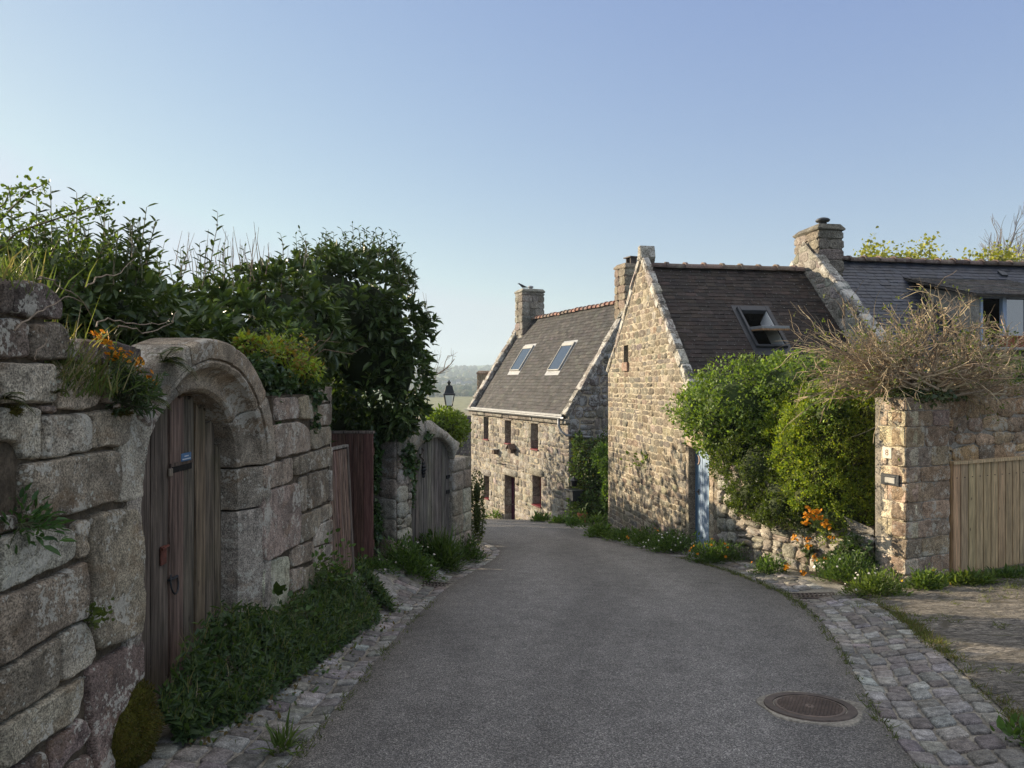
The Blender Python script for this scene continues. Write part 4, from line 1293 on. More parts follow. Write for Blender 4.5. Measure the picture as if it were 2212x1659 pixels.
# far gable, seen only as the verge
G1b = Frame(H1.p(0, 0, 0) + pv * D1, -pv, (0, 0, 1))
masonry(mb2 := MB(), core, G1b, D1, zb, RZ + .2, hps=gable_hp(D1, EV + .2, EV + .2, RZ + .2), course=(.3, .45), length=(.4, .8), depth=.022, pal=PAL1, core_col=(1, 1, 1))
mb2.build('gable', M['house_stone'], house1, True)
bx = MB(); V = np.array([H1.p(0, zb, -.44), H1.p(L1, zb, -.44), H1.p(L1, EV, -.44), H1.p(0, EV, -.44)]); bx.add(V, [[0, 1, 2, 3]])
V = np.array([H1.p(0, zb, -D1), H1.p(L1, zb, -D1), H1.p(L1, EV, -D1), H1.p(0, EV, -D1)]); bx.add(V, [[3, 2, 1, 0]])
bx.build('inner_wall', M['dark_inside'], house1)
core.build('mortar', M['mortar'], house1)
# roof
S1 = math.hypot(D1 / 2, RZ - EV); sv = (np.array(pv) * (D1 / 2) + np.array([0, 0, RZ - EV])) / S1
R1 = Frame(H1.p(0, EV, 0), u1v, sv)
OV = .22
R1.o = R1.o - R1.v * OV
PS1 = [(.052, .050, .049), (.064, .061, .059), (.042, .041, .041), (.072, .069, .065), (.056, .053, .053)]
def sky_rect(px0, px1, fr, pts):
    q = [fr.pix(*p) for p in pts]
    return min(a for a, b in q), max(a for a, b in q), min(b for a, b in q), max(b for a, b in q)
mb = MB(); slates(mb, R1, L1 - .25, S1 + OV, row=.155, sw=.23, pal=PS1, lift=.018, jit=.007)
mb.v = [v + 0 for v in mb.v]
mb.build('roof', M['slate'], house1)
mb = MB(); mb.add(R1.p(np.array([0, L1, L1, 0]), np.array([0, 0, S1 + OV, S1 + OV]), np.full(4, -.02)), [[0, 1, 2, 3]])
Rb = Frame(H1.p(0, EV, -D1), -u1v, (-np.array(pv) * (D1 / 2) + np.array([0, 0, RZ - EV])) / S1)
mb.add(Rb.p(np.array([0, -L1, -L1, 0]), np.array([0, 0, S1, S1]), np.full(4, -.02)), [[3, 2, 1, 0]])
mb.build('roof_deck', M['far_roof'], house1)
# ridge tiles
def ridge(parent, a, b, r, l, pal, tilt=.0, lean=(0, 0, 0)):
    a = np.array(a, float); b = np.array(b, float); d = unit(b - a); n = int(np.linalg.norm(b - a) / l)
    mb = MB(); s = np.cross(d, (0, 0, 1)); s = unit(s)
    for i in range(n):
        p = a + d * (i + .0) * (np.linalg.norm(b - a) / n); q = a + d * (i + 1.06) * (np.linalg.norm(b - a) / n)
        th = np.linspace(-.15, math.pi + .15, 9); col = pick(pal, .15)
        z = rng.normal(0, .008)
        V = []
        for pp, rr in ((p, r * 1.34), (p + (q - p) * .13, r * 1.34), (p + (q - p) * .14, r * .98), (q, r * .98)):
            for t in th: V.append(pp + s * rr * math.cos(t) + np.array([0, 0, rr * math.sin(t) * .85 + z - .04]))
        k = 9
        F = [[x * k + y, x * k + y + 1, (x + 1) * k + y + 1, (x + 1) * k + y][::-1] for x in range(3) for y in range(k - 1)]
        V2 = np.array(V); m = len(V2); V2 = np.concatenate([V2, V2[:k] * 1.0 - np.array([0, 0, .03])])
        F += [[y, m + y, m + y + 1, y + 1] for y in range(k - 1)]
        mb.add(V2, F, col)
    return mb.build('ridge', M['tile'], parent, False)
ridge(house1, H1.p(.6, RZ + .02, -D1 / 2), H1.p(L1, RZ + .02, -D1 / 2), .13, .33, [(.30, .16, .12), (.26, .14, .11), (.22, .16, .13)])
# skylights
def skylight(parent, fr, a0, a1, b0, b1, frame_mat, fl_mat):
    mb = MB(); t = .05
    for (x0, x1, y0, y1) in ((a0, a0 + t, b0, b1), (a1 - t, a1, b0, b1), (a0 + t, a1 - t, b0, b0 + t), (a0 + t, a1 - t, b1 - .16, b1)):
        fbox(mb, fr, x0, x1, y0, y1, -.02, .09, (1, 1, 1), .008)
    s = mb.build('skylight', frame_mat, parent)
    mb = MB(); mb.add(fr.p(np.array([a0 + t, a1 - t, a1 - t, a0 + t]), np.array([b0 + t, b0 + t, b1 - .16, b1 - .16]), np.full(4, .07)), [[0, 1, 2, 3]]); mb.build('pane', M['glass'], s)
    mb = MB()
    for (x0, x1, y0, y1) in ((a0 - .09, a0 - .001, b0 - .0, b1 + .12), (a1 + .001, a1 + .09, b0, b1 + .12), (a0 - .09, a1 + .09, b0 - .2, b0 - .001), (a0, a1, b1 + .001, b1 + .12)):
        fbox(mb, fr, x0, x1, y0, y1, -.005, .024, (1, 1, 1))
    mb.build('flashing', fl_mat, s)
for (bl, br, tl, tr) in (((1105, 802), (1126, 802), (1133, 749), (1152, 749)), ((1187, 802), (1212, 802), (1217, 742), (1241, 742))):
    q = [R1.pix(*p) for p in (bl, br, tl, tr)]
    a0 = (q[0][0] + q[2][0]) / 2; a1 = (q[1][0] + q[3][0]) / 2; b0 = (q[0][1] + q[1][1]) / 2; b1 = (q[2][1] + q[3][1]) / 2
    skylight(house1, R1, a0, a1, b0, b1, M['alu'], M['zinc'])
# verges (raised stone copings)
def coping(mb, p0, p1, nrm, wid, up, pal, seg=.5, jit=.012):
    p0 = np.array(p0, float); p1 = np.array(p1, float); d = p1 - p0; L = np.linalg.norm(d); n = max(1, int(L / seg))
    fr = Frame(p0, d, np.cross(nrm, d), unit(nrm)); 
    if fr.v[2] < 0: fr = Frame(p0, d, -np.cross(nrm, d), unit(nrm))
    for i in range(n):
        fbox(mb, fr, L * i / n + .006, L * (i + 1) / n - .006, -.12, up + rng.normal(0, .012), -wid, rng.uniform(.02, .05), pick(pal, .1), .03, jit)
cp = MB()
VPAL = [(.22, .2, .175), (.26, .24, .21), (.18, .165, .14)]
apx = H1.p(L1, RZ + .16, -D1 / 2); coping(cp, H1.p(L1, EV + .05, .1), apx, u1v, .28, .08, VPAL); cp.build('coping', M['coping_stone'], house1); cp = MB(); coping(cp, H1.p(L1, EV + .1, -D1), apx, u1v, .28, .08, VPAL); cp.build('coping', M['coping_stone'], house1); cp = MB()
apx = H1.p(.28, RZ + .16, -D1 / 2); coping(cp, H1.p(.28, EV + .02, .12), apx, u1v, .3, .1, VPAL)
cp.build('coping', M['coping_stone'], house1, False)
# cornice, gutter, downpipe
mb = MB(); x = 0
while x < L1:
    l = rng.uniform(.7, 1.3); e = min(L1 + .05, x + l)
    fbox(mb, H1, x + .004, e - .004, EV - .24, EV - .06, .0, .14 + rng.normal(0, .006), pick(PAL1, .1), .03, .006); x += l
mb.build('cornice', M['house_stone'], house1)
mb = MB()
def gutter(mb, fr, a, b, z, d, r):
    th = np.linspace(math.pi, 2 * math.pi, 9)
    V = []
    for u in (a, b):
        for k in (r, r - .012):
            for t in th: V.append(fr.p(np.array(u), np.array(z + k * math.sin(t)), np.array(d + k * math.cos(t))))
    F = [[j, j + 1, 18 + j + 1, 18 + j] for j in range(8)] + [[9 + j, 27 + j, 27 + j + 1, 9 + j + 1] for j in range(8)]
    F += [[0, 18, 27, 9], [8, 17, 35, 26]]
    mb.add(V, F)
gutter(mb, H1, -.12, L1 - .1, EV - .0, .235, .075)
fbox(mb, H1, -.05, L1 - .25, EV + .02, EV + .10, .06, .16, (1, 1, 1))
mb.build('gutter', M['zinc'], house1)
mb = MB()
pp = [H1.p(L1 - .3, EV - .06, .24), H1.p(L1 - .3, EV - .3, .24), H1.p(L1 - .22, EV - .5, .2), H1.p(L1 + .12, EV - .62, .16), G1.p(.55, EV - .68, .1), G1.p(.9, EV - .72, .1), G1.p(.98, EV - .9, .09), G1.p(.98, -3.6, .09)]
tube(mb, pp, .05, .05, 8); mb.build('downpipe', M['zinc'], house1, True)
# chimneys
def chimney(parent, c, u, v, wu, wv, z0, z1, pal, mat, cap=.16, course=.3, taper=.0):
    mb = MB(); fr0 = np.array(c, float)
    u = unit(u); v = unit(v)
    cb = MB(); hu, hv = wu / 2, wv / 2
    zs = []; z = z0
    while z < z1 - cap: zs.append(z); z += course * rng.uniform(.8, 1.2)
    zs.append(z1 - cap)
    for a, b in zip(zs[:-1], zs[1:]):
        for (o, d, n, w_, h_) in ((fr0 - u * hu - v * hv, u, -v, wu, hv), (fr0 + u * hu - v * hv, v, u, wv, hu), (fr0 + u * hu + v * hv, -u, v, wu, hv), (fr0 - u * hu + v * hv, -v, -u, wv, hu)):
            f = Frame((o[0], o[1], 0), d, (0, 0, 1), n); x = 0
            while x < w_ - .001:
                l = rng.uniform(.3, .55)
                if w_ - x - l < .2: l = w_ - x
                stone(mb, f, [(x, a), (x + l, a), (x + l, b), (x, b)], .02, pick(pal, .12), .006, .02, .007, .04); x += l
    f = Frame((fr0[0], fr0[1], 0), u, (0, 0, 1), -v)
    fbox(mb, f, -hu + .02, hu - .02, z0, z1 - .02, -hv + .02, hv - .02, pick(pal))
    # weathered cap
    e = .035
    V = []
    for (k, z) in ((.0, z1 - cap), (e, z1 - cap + .03), (e, z1 - .07), (-.06, z1 + .04)):
        for (a, b) in ((-1, -1), (1, -1), (1, 1), (-1, 1)):
            V.append(fr0 * np.array([1, 1, 0]) + u * a * (hu + k) + v * b * (hv + k) + np.array([0, 0, z]))
    # subdivide edges a little for a worn outline
    V = np.array(V); F = [[r * 4 + i, r * 4 + (i + 1) % 4, r * 4 + 4 + (i + 1) % 4, r * 4 + 4 + i] for r in range(3) for i in range(4)] + [[12, 13, 14, 15], [3, 2, 1, 0]]
    mb.add(V + rng.normal(0, .012, V.shape), F, pick(pal, .05))
    return mb.build('chimney', mat, parent, False)
CP = [(.24, .22, .185), (.2, .18, .15), (.28, .255, .215)]
cc = H1.p(.62, 0, -D1 / 2)
ch1 = chimney(house1, cc, pv, u1v, 1.15, .85, 3.6, 6.15, CP, M['house_stone'])
mb = MB(); lathe(mb, cc + np.array([.05, 0, 6.18]), [(.10, 0), (.10, .1), (.15, .12), (.13, .17), (.04, .2)], 10); mb.build('flue_cap', M['zinc'], ch1)
cc = H1.p(L1 - .3, 0, -D1 / 2)
px_ = hit(1352, 600, H1.p(0, 0, -D1 / 2), H1.n)
ch2 = chimney(house1, cc, pv, u1v, 1.0, .72, 3.4, EYE + (CY - 574) / FPX * cc[1], [(.28, .24, .18), (.24, .2, .15)], M['gable_stone'])
mb = MB(); zt = EYE + (CY - 574) / FPX * cc[1] + .04
f = Frame((cc[0], cc[1], zt), u1v, (0, 0, 1)); 
for a in (-.16, .12): fbox(mb, f, a, a + .04, 0, .24, -.14, .14)
fbox(mb, f, -.24, .24, .24, .28, -.2, .2); mb.build('flue_cap', M['rust_iron'], ch2)

# things on or by that house
def bird(name, c, label):
    t = thing(name, c, label, 'bird')
    mb = MB(); c = np.array(c, float); d = np.array([-.8, -.3, 0]); d /= np.linalg.norm(d)
    ring = [(-.30, .012, .10), (-.18, .03, .115), (-.10, .055, .125), (0, .075, .15), (.08, .065, .19), (.12, .045, .22), (.15, .042, .245), (.19, .036, .255), (.215, .014, .25), (.27, .004, .24)]
    s = np.cross(d, (0, 0, 1)); V = []; n = 8
    for (x, r, z) in ring:
        for i in range(n):
            a = 2 * math.pi * i / n; V.append(c + d * x + s * r * math.cos(a) * .9 + np.array([0, 0, z + r * math.sin(a)]))
    F = [[i * n + j, i * n + (j + 1) % n, (i + 1) * n + (j + 1) % n, (i + 1) * n + j] for i in range(len(ring) - 1) for j in range(n)]
    F += [list(range(n))[::-1], [(len(ring) - 1) * n + j for j in range(n)]]
    mb.add(V, F)
    for k in (-.02, .02): tube(mb, [c + d * .01 + s * k + np.array([0, 0, .1]), c + d * .02 + s * k, c + d * .05 + s * k], .006, .005, 4)
    mb.build('body', M['feather'], t, True)
bird('bird', H1.p(.62, 0, -D1 / 2) + np.array([-.35, -.1, 6.2]), 'black bird perched on the chimney of the cottage with two skylights')
def birdhouse(name, u, z, label, pitched):
    c = H1.p(u, z, 0); t = thing(name, c, label, 'nest box', None)
    f = Frame(c, H1.u, (0, 0, 1)); mb = MB()
    fbox(mb, f, -.13, .13, 0, .2, .02, .24, (.16, .12, .09), .005); b = mb.build('box', M['plain_wood'], t)
    mb = MB()
    if pitched:
        for s in (-1, 1):
            V = f.p(np.array([0, s * .22, s * .22, 0, 0, s * .22, s * .22, 0]), np.array([.36, .16, .16, .36, .385, .185, .185, .385]), np.array([.0, .0, .32, .32] * 2))
            mb.add(V, [[0, 1, 2, 3], [7, 6, 5, 4], [0, 4, 5, 1], [1, 5, 6, 2], [2, 6, 7, 3], [3, 7, 4, 0]], (.15, .1, .08))
        mb.add(f.p(np.array([-.13, .13, 0]), np.array([.2, .2, .34]), np.full(3, .235)), [[0, 1, 2]], (.16, .12, .09))
    else:
        fbox(mb, f, -.17, .17, .2, .225, .0, .3, (.45, .44, .42))
    mb.build('roof', M['plain_wood'], t)
    mb = MB(); fr = Frame(f.p(np.array(0.), np.array(.1), np.array(.242)), f.u, f.v); disc_ring(mb, fr, .0, .035, 0, .002, 14); mb.build('entrance', M['dark_inside'], t)
birdhouse('nest_box', 5.1, -1.25, 'small gabled wooden nest box on the cottage front above the door', True)
birdhouse('nest_box', 3.3, -1.45, 'small flat roofed nest box on the cottage front left of the gabled one', False)
c = H1.p(L1 - .22, 0, 0); lb = H1.pix(1237, 1068, .3); c = H1.p(lb[0], lb[1], 0)
t = thing('letter_box', c, 'black letter box on the near corner of the cottage with skylights', 'letter box')
f = Frame(c, H1.u, (0, 0, 1)); mb = MB(); fbox(mb, f, -.24, .24, -.2, .13, .03, .42, (1, 1, 1), .015); mb.build('box', M['black_plastic'], t)
mb = MB(); fbox(mb, f, -.27, .27, .131, .165, .0, .48, (1, 1, 1), .012); mb.build('lid', M['black_plastic'], t)
c = H1.pix(1234, 1043, .3); c = H1.p(c[0], c[1], .0)
t = thing('wall_lamp', c, 'small black wall lamp just above the letter box', 'wall lamp'); f = Frame(c, H1.u, (0, 0, 1))
mb = MB(); lathe(mb, f.p(np.array(0.), np.array(-.14), np.array(.2)), [(.05, 0), (.10, .02), (.13, .2), (.16, .22), (.04, .32), (.02, .36)], 8); tube(mb, [f.p(np.array(0.), np.array(.2), np.array(.2)), f.p(np.array(0.), np.array(.24), np.array(.1)), f.p(np.array(0.), np.array(.1), np.array(.0))], .015, .015, 6)
mb.build('lantern', M['black_iron'], t)
# wire basket and iron pegs
c = H1.pix(1090, 1002); c = H1.p(c[0], c[1], .02)
t = thing('wire_basket', c, 'empty wire plant basket fixed above the purple cottage door', 'basket'); f = Frame(c, H1.u, (0, 0, 1)); mb = MB()
for z in (0, .12, .24): tube(mb, f.p(np.array([-.35, -.3, .3, .35]), np.full(4, z), np.array([.0, .25, .25, .0])), .008, .008, 4)
for x in np.linspace(-.3, .3, 7): tube(mb, f.p(np.array([x, x, x]), np.array([.24, .0, .0]), np.array([.25, .25, .0])), .006, .006, 4)
mb.build('wires', M['black_iron'], t)

# ---- roof and chimney of the house behind -----------------------------------------------
HB1 = thing('village_house', (-2.6, 40, -7), 'small slate roofed house just beyond the left end of the skylight cottage', 'house')
a = P(1013, 935, 40); 
fr = Frame((-3.3, 37.6, -7), (1, -.25, 0), (0, 0, 1))
mb = MB(); core = MB(); masonry(mb, core, fr, 2.6, 0, 4.6, course=(.3, .4), length=(.3, .6), depth=.02, pal=[(.2, .18, .16)], core_col=(1, 1, 1)); mb.build('wall', M['lichen_stone'], HB1, True); core.build('mortar', M['mortar_grey'], HB1)
mb = MB(); rf = Frame(fr.p(-.2, 4.5, .2), fr.u, unit((.15, .62, .6))); slates(mb, rf, 3.2, 3.4, row=.2, sw=.25, pal=PS1); mb.build('roof', M['slate'], HB1)
mb = MB(); coping(mb, rf.p(0, 0, .03), rf.p(0, 3.4, .03), -fr.u, .2, .06, [(.45, .42, .36)]); mb.build('coping', M['coping_stone'], HB1)
cq = P(1044, 820, 41)
chimney(HB1, (cq[0] + .1, cq[1], 0), (1, -.3, 0), (.3, 1, 0), .75, .6, -5, EYE + (CY - 803) / FPX * 41, [(.34, .26, .18), (.28, .22, .16)], M['gable_stone'])

# ---- house with the lit gable ---------------------------------------------------------
W2h = 5.17
g0 = np.array([2.59, 19.1, 0]); g1 = np.array([3.43, 14.0, 0])
H2 = Frame(g0, g1 - g0, (0, 0, 1)); W2h = float(np.linalg.norm(g1 - g0))
rd = -H2.n
house2 = thing('stone_house', H2.p(W2h / 2, -2, -1), 'granite house with sunlit blank gable and an open roof window', 'house')
PZ, E0, E1 = 4.55, 1.92, 1.70
zb = -3.2
PAL2 = [(.23, .195, .142), (.205, .17, .122), (.255, .22, .166), (.17, .146, .112), (.22, .178, .128), (.28, .245, .19), (.20, .18, .145), (.15, .135, .115)]
slot = (H2.pix(1349, 770)[0], H2.pix(1356, 770)[0], H2.pix(1352, 783)[1], H2.pix(1352, 746)[1])
slit = (slot[0] - .02, slot[1] + .04, slot[2], slot[3])
mid = W2h * .5
hp2 = [(-(PZ - E0) / mid, 1, E0), ((PZ - E1) / mid, 1, PZ + (PZ - E1) / mid * mid)]
mb = MB(); core = MB()
masonry(mb, core, H2, W2h, zb, PZ, hps=hp2, openings=[slit], course=(.13, .185), length=(.16, .44), depth=.004, pal=PAL2, gap=.0095, bev=.007, jit=.004, core_col=(1, 1, 1), wob=.012, split=.0)
mb.build('gable', M['gable_stone'], house2, True)
rv = MB(); reveal(rv, H2, slit, .35, PAL2); rv.add(H2.p(np.array([slit[0], slit[1], slit[1], slit[0]]), np.array([slit[2], slit[2], slit[3], slit[3]]), np.full(4, -.33)), [[0, 1, 2, 3]], (.01, .01, .01)); rv.build('window_reveal', M['gable_stone'], house2)
mb = MB(); fbox(mb, H2, slit[0] - .03, slit[1] + .06, slit[2] - .22, slit[2] - .0, .0, .06, (.30, .2, .15), .01); mb.build('sill', M['gable_stone'], house2)
# copings of the gable: stepped lichen-white blocks
cp = MB(); ap = H2.p(mid, PZ + .12, 0)
CPAL = [(.42, .38, .31), (.36, .32, .26), (.48, .44, .37)]; CPAL2 = [(.20, .18, .15), (.26, .235, .2), (.16, .145, .125), (.34, .31, .26)]
def gcoping(mb, fr, a, b, thick, back, pal, seg=.42, up=.14):
    a = np.array(a, float); b = np.array(b, float); L = np.linalg.norm(b - a); n = int(L / seg)
    d = (b - a) / L; nv = np.array([-d[1], d[0]]); nv = nv if nv[1] > 0 else -nv
    t = 0
    ed = np.cumsum(rng.uniform(.7, 1.3, n)); ed = np.concatenate([[0], ed / ed[-1]]) * L
    for i in range(n):
        s, e = ed[i] + .006, ed[i + 1] - .006
        uu_ = up * rng.uniform(.75, 1.25); lo = rng.uniform(.03, .13)
        q = np.array([a + d * s - nv * lo, a + d * e - nv * lo, a + d * e + nv * uu_, a + d * s + nv * uu_])
        if area2(q) < 0: q = q[::-1]
        q = chaikin(q, .12, 1)
        i1 = inset(q, .03); m = len(q); f1 = rng.uniform(.02, .05)
        A = np.concatenate([q[:, 0], q[:, 0], i1[:, 0], i1[:, 0] * 0 + q[:, 0]]); B = np.concatenate([q[:, 1], q[:, 1], i1[:, 1], q[:, 1]])
        V = fr.p(A, B, np.concatenate([np.full(m, -back), np.full(m, f1 - .025), np.full(m, f1), np.full(m, -back)])) 
        V = V + rng.normal(0, .007, V.shape)
        F = [[k * m + j, k * m + (j + 1) % m, (k + 1) * m + (j + 1) % m, (k + 1) * m + j] for k in (0, 1) for j in range(m)] + [[2 * m + j for j in range(m)]]
        mb.add(V, F, pick(pal, .1))
gcoping(cp, H2, (-.03, E0 - .02), (mid - .02, PZ - .0), .1, .34, CPAL, .42, .09)
cp.build('coping', M['coping_stone'], house2); cp = MB()
gcoping(cp, H2, (W2h + .12, E1 - .1), (mid + .02, PZ), .1, .13, CPAL2, .42, .09)
stone(cp, H2, [(mid - .15, PZ - .08), (mid + .15, PZ - .08), (mid + .09, PZ + .26), (mid - .08, PZ + .27)], .05, (.36, .335, .28), .0, .03, .014, .3)
stone(cp, H2, [(W2h - .02, E1 - .34), (W2h + .26, E1 - .2), (W2h + .26, E1 - .02), (W2h - .1, E1 + .06)], .05, (.40, .37, .3), .0, .03, .01, .34)
cp.build('coping', M['coping_stone'], house2)
# roof planes
LR2 = 4.08; LS2 = 4.2
RZ2 = PZ - .22; EZ2 = E1 - .1
run = mid + .05; S2 = math.hypot(run, RZ2 - EZ2)
rb = H2.p(mid, RZ2, 0)
svf = (H2.u * -run + np.array([0, 0, RZ2 - EZ2])) / S2       # up the front slope
R2 = Frame(rb - svf * S2 + rd * .1, rd, svf)
if R2.n[2] < 0: R2.n = -R2.n
PS2 = [(.044, .033, .028), (.037, .029, .026), (.052, .039, .033), (.033, .027, .025)]
q = [R2.pix(*p) for p in ((1632, 753), (1700, 753), (1590, 668), (1655, 668))]
so_ = ((q[0][0] + q[2][0]) / 2, (q[1][0] + q[3][0]) / 2, (q[0][1] + q[1][1]) / 2, (q[2][1] + q[3][1]) / 2)
a0, a1, b0, b1 = so_
mb = MB(); slates(mb, R2, LS2, S2, holes=[(a0, a1, b0, b1)], row=.125, sw=.235, pal=PS2, lift=.010)
mb.build('roof', M['slate'], house2)
hk = MB()
for r in range(2, int(S2 / .125)):
    for k in range(int(LR2 / .235)):
        if rng.random() < .55:
            u = (k + .5 * (r % 2)) * .235 + rng.normal(0, .01); v = r * .125
            if a0 - .1 < u < a1 + .1 and b0 - .1 < v < b1 + .1: continue
            tube(hk, R2.p(np.array([u, u, u]), np.array([v + .03, v - .006, v + .012]), np.array([.014, .016, .026])), .003, .003, 4, (1, 1, 1))
hkm = hk.build('slate_hooks', M['alu'], house2); tag(hkm, kind='stuff')
mb = MB()
def deck_with_hole(mb, fr, W, S, h, d):
    for (x0, x1, y0, y1) in ((0, h[0], 0, S), (h[1], W, 0, S), (h[0], h[1], 0, h[2]), (h[0], h[1], h[3], S)):
        mb.add(fr.p(np.array([x0, x1, x1, x0]), np.array([y0, y0, y1, y1]), np.full(4, d)), [[0, 1, 2, 3]])
deck_with_hole(mb, R2, LS2, S2, so_, -.01)
svb = (H2.u * mid + np.array([0, 0, RZ2 - E0])); Sb = np.linalg.norm(svb)
R2b = Frame(rb - svb + rd * .3, rd, svb)
mb.add(R2b.p(np.array([0, LR2, LR2, 0]), np.array([0, 0, Sb, Sb]), np.full(4, -.01)), [[3, 2, 1, 0]])
mb.build('roof_deck', M['far_roof'], house2)
ridge(house2, rb + rd * .12 + np.array([0, 0, .05]), rb + rd * (LR2 + .2) + np.array([0, 0, .05]), .12, .42, [(.20, .145, .115), (.17, .125, .105), (.23, .165, .13)])
# front eave wall of the house, mostly behind the shrubs
W_f = Frame(g1, rd, (0, 0, 1), -rd[1] * np.array([0, 0, 0]) + unit(np.cross(rd, (0, 0, 1))))
mb = MB(); core2 = MB(); masonry(mb, core2, W_f, LR2, -2.2, E1 - .1, course=(.2, .3), length=(.25, .5), depth=.016, pal=PAL2, core_col=(1, 1, 1)); mb.build('wall', M['gable_stone'], house2, True)
core.build('mortar', M['mortar'], house2); core2.build('mortar', M['mortar'], house2)
# open roof window: fixed frame, dark room behind, sash pivoted to near horizontal
mb = MB(); t_ = .055
for (x0, x1, y0, y1) in ((a0, a0 + t_, b0, b1), (a1 - t_, a1, b0, b1), (a0 + t_, a1 - t_, b0, b0 + t_), (a0 + t_, a1 - t_, b1 - .13, b1)): fbox(mb, R2, x0, x1, y0, y1, -.02, .085, (1, 1, 1), .008)
for (x0, x1, y0, y1) in ((a0 - .09, a0 - .001, b0 - .22, b1 + .1), (a1 + .001, a1 + .09, b0 - .22, b1 + .1), (a0 - .001, a1 + .001, b0 - .22, b0 - .001), (a0, a1, b1 + .001, b1 + .1)): fbox(mb, R2, x0, x1, y0, y1, -.004, .02)
sk = mb.build('skylight', M['zinc_dark'], house2)
mb = MB()
for (x0, x1, y0, y1) in ((a0 + t_, a0 + t_ + .012, b0 + t_, b1 - .13), (a1 - t_ - .012, a1 - t_, b0 + t_, b1 - .13)): fbox(mb, R2, x0, x1, y0, y1, -.30, .05)
fbox(mb, R2, a0 + t_, a1 - t_, b0 + t_, b0 + t_ + .012, -.30, .03)
mb.build('lining', M['white_paint'], sk)
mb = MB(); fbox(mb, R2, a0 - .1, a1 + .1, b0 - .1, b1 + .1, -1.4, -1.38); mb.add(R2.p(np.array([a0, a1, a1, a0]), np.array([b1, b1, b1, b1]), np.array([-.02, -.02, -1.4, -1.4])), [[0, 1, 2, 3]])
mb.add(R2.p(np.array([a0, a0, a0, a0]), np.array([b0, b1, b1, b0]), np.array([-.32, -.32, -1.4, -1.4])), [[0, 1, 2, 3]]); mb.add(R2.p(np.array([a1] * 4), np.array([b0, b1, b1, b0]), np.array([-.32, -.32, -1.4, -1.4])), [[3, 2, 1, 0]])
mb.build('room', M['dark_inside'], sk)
pvt = R2.p(a0 + t_, (b0 + b1 - .1) / 2 , .05)
sash_dir = unit(np.array([-rd[1] * 0 + H2.u[0], H2.u[1], -.02]))
SF = Frame(pvt, rd, -sash_dir * 1.0, unit(np.cross(rd, -sash_dir)))
if SF.n[2] < 0: SF.n = -SF.n
hw = a1 - a0 - 2 * t_; hh = (b1 - b0) * .43
mb = MB()
for (x0, x1, y0, y1) in ((0, .05, -hh, hh), (hw - .05, hw, -hh, hh), (.05, hw - .05, -hh, -hh + .06), (.05, hw - .05, hh - .06, hh)): fbox(mb, SF, x0, x1, y0, y1, -.035, .02, (1, 1, 1), .006)
sh = mb.build('sash', M['zinc'], sk)
mb = MB(); fbox(mb, SF, .005, hw - .005, -hh + .002, -hh + .06, -.075, -.036, (.35, .2, .1)); fbox(mb, SF, .005, .05, -hh + .06, hh, -.07, -.036, (.35, .2, .1)); mb.build('sash_wood', M['plain_wood'], sk)
mb = MB(); mb.add(SF.p(np.array([.05, hw - .05, hw - .05, .05]), np.array([-hh + .06, -hh + .06, hh - .06, hh - .06]), np.full(4, .005)), [[0, 1, 2, 3]]); mb.build('pane', M['glass'], sk)

# ---- third house: parapet gable, big chimney, blue slates and dormer ----------------------
q0 = rb + rd * (LR2 + .03)
H3 = Frame((q0[0], q0[1], 0), H2.u, (0, 0, 1))
n3 = H3.n
house3 = thing('stone_house', q0 - np.array([0, 0, 6]) + rd * 2, 'house with blue black slate roof, big stone chimney and blue framed dormer', 'house')
RZ3 = 4.74; HW3 = 3.1; sl3 = .94; PA3 = 5.08
cov = MB(); core = MB(); mb = MB()
PAL3 = [(.3, .275, .235), (.27, .245, .205), (.33, .3, .26)]
hp3 = [(-sl3, 1, RZ3 + .12 + 0 * sl3), (sl3, 1, RZ3 + .12)]
masonry(mb, core, H3, HW3, -2.0, PA3, hps=[(sl3, 1, PA3), (-sl3, 1, PA3)], course=(.2, .3), length=(.25, .5), depth=.006, pal=PAL3, gap=.012, bev=.02, u0=-2.6, core_col=(1, 1, 1))
mb.build('gable', M['chimney_stone'], house3, True); core.build('mortar', M['render'], house3)
cp = MB(); gcoping(cp, H3, (HW3, PA3 - HW3 * sl3), (.45, PA3 - .45 * sl3), .1, .22, [(.32, .30, .26), (.26, .245, .215)], .40, .05); cp.build('coping', M['coping_stone'], house3); cp = MB(); gcoping(cp, H3, (-2.6, PA3 - 2.6 * sl3), (-.45, PA3 - .45 * sl3), .1, .34, [(.42, .4, .35)], .45, .06); cp.build('coping', M['coping_stone'], house3)
cc = hit(1782, 540, H3.p(0, 0, 0), -H2.u) 
cu_ = (q0 + rd * .40)
ztop3 = EYE + (CY - 487) / FPX * (q0[1] - .35)
ch3 = chimney(house3, (cu_[0], cu_[1], 0), rd, H2.u, .64, 1.02, 3.3, ztop3, [(.2, .175, .135), (.17, .15, .12), (.23, .2, .16)], M['chimney_stone'], .14, .26)
mb = MB(); lathe(mb, (cu_[0] + .02, cu_[1] - .2, ztop3 + .03), [(.09, 0), (.09, .10), (.15, .105), (.17, .14), (.14, .175), (.07, .2), (.01, .205)], 12); mb.build('chimney_cowl', M['zinc_dark'], ch3, True)
S3 = 3.2 * math.hypot(1, .9)
svf3 = unit(-H2.u + np.array([0, 0, .9]))
rt3 = q0 * np.array([1, 1, 0]) + np.array([0, 0, RZ3 - .12]) + rd * .4
R3 = Frame(rt3 - svf3 * S3, rd, svf3)
if R3.n[2] < 0: R3.n = -R3.n
PS3 = [(.017, .024, .040), (.021, .029, .046), (.014, .020, .034)]
mb = MB(); slates(mb, R3, 9, S3, row=.13, sw=.24, pal=PS3, lift=.01); mb.build('roof', M['slate_new'], house3)
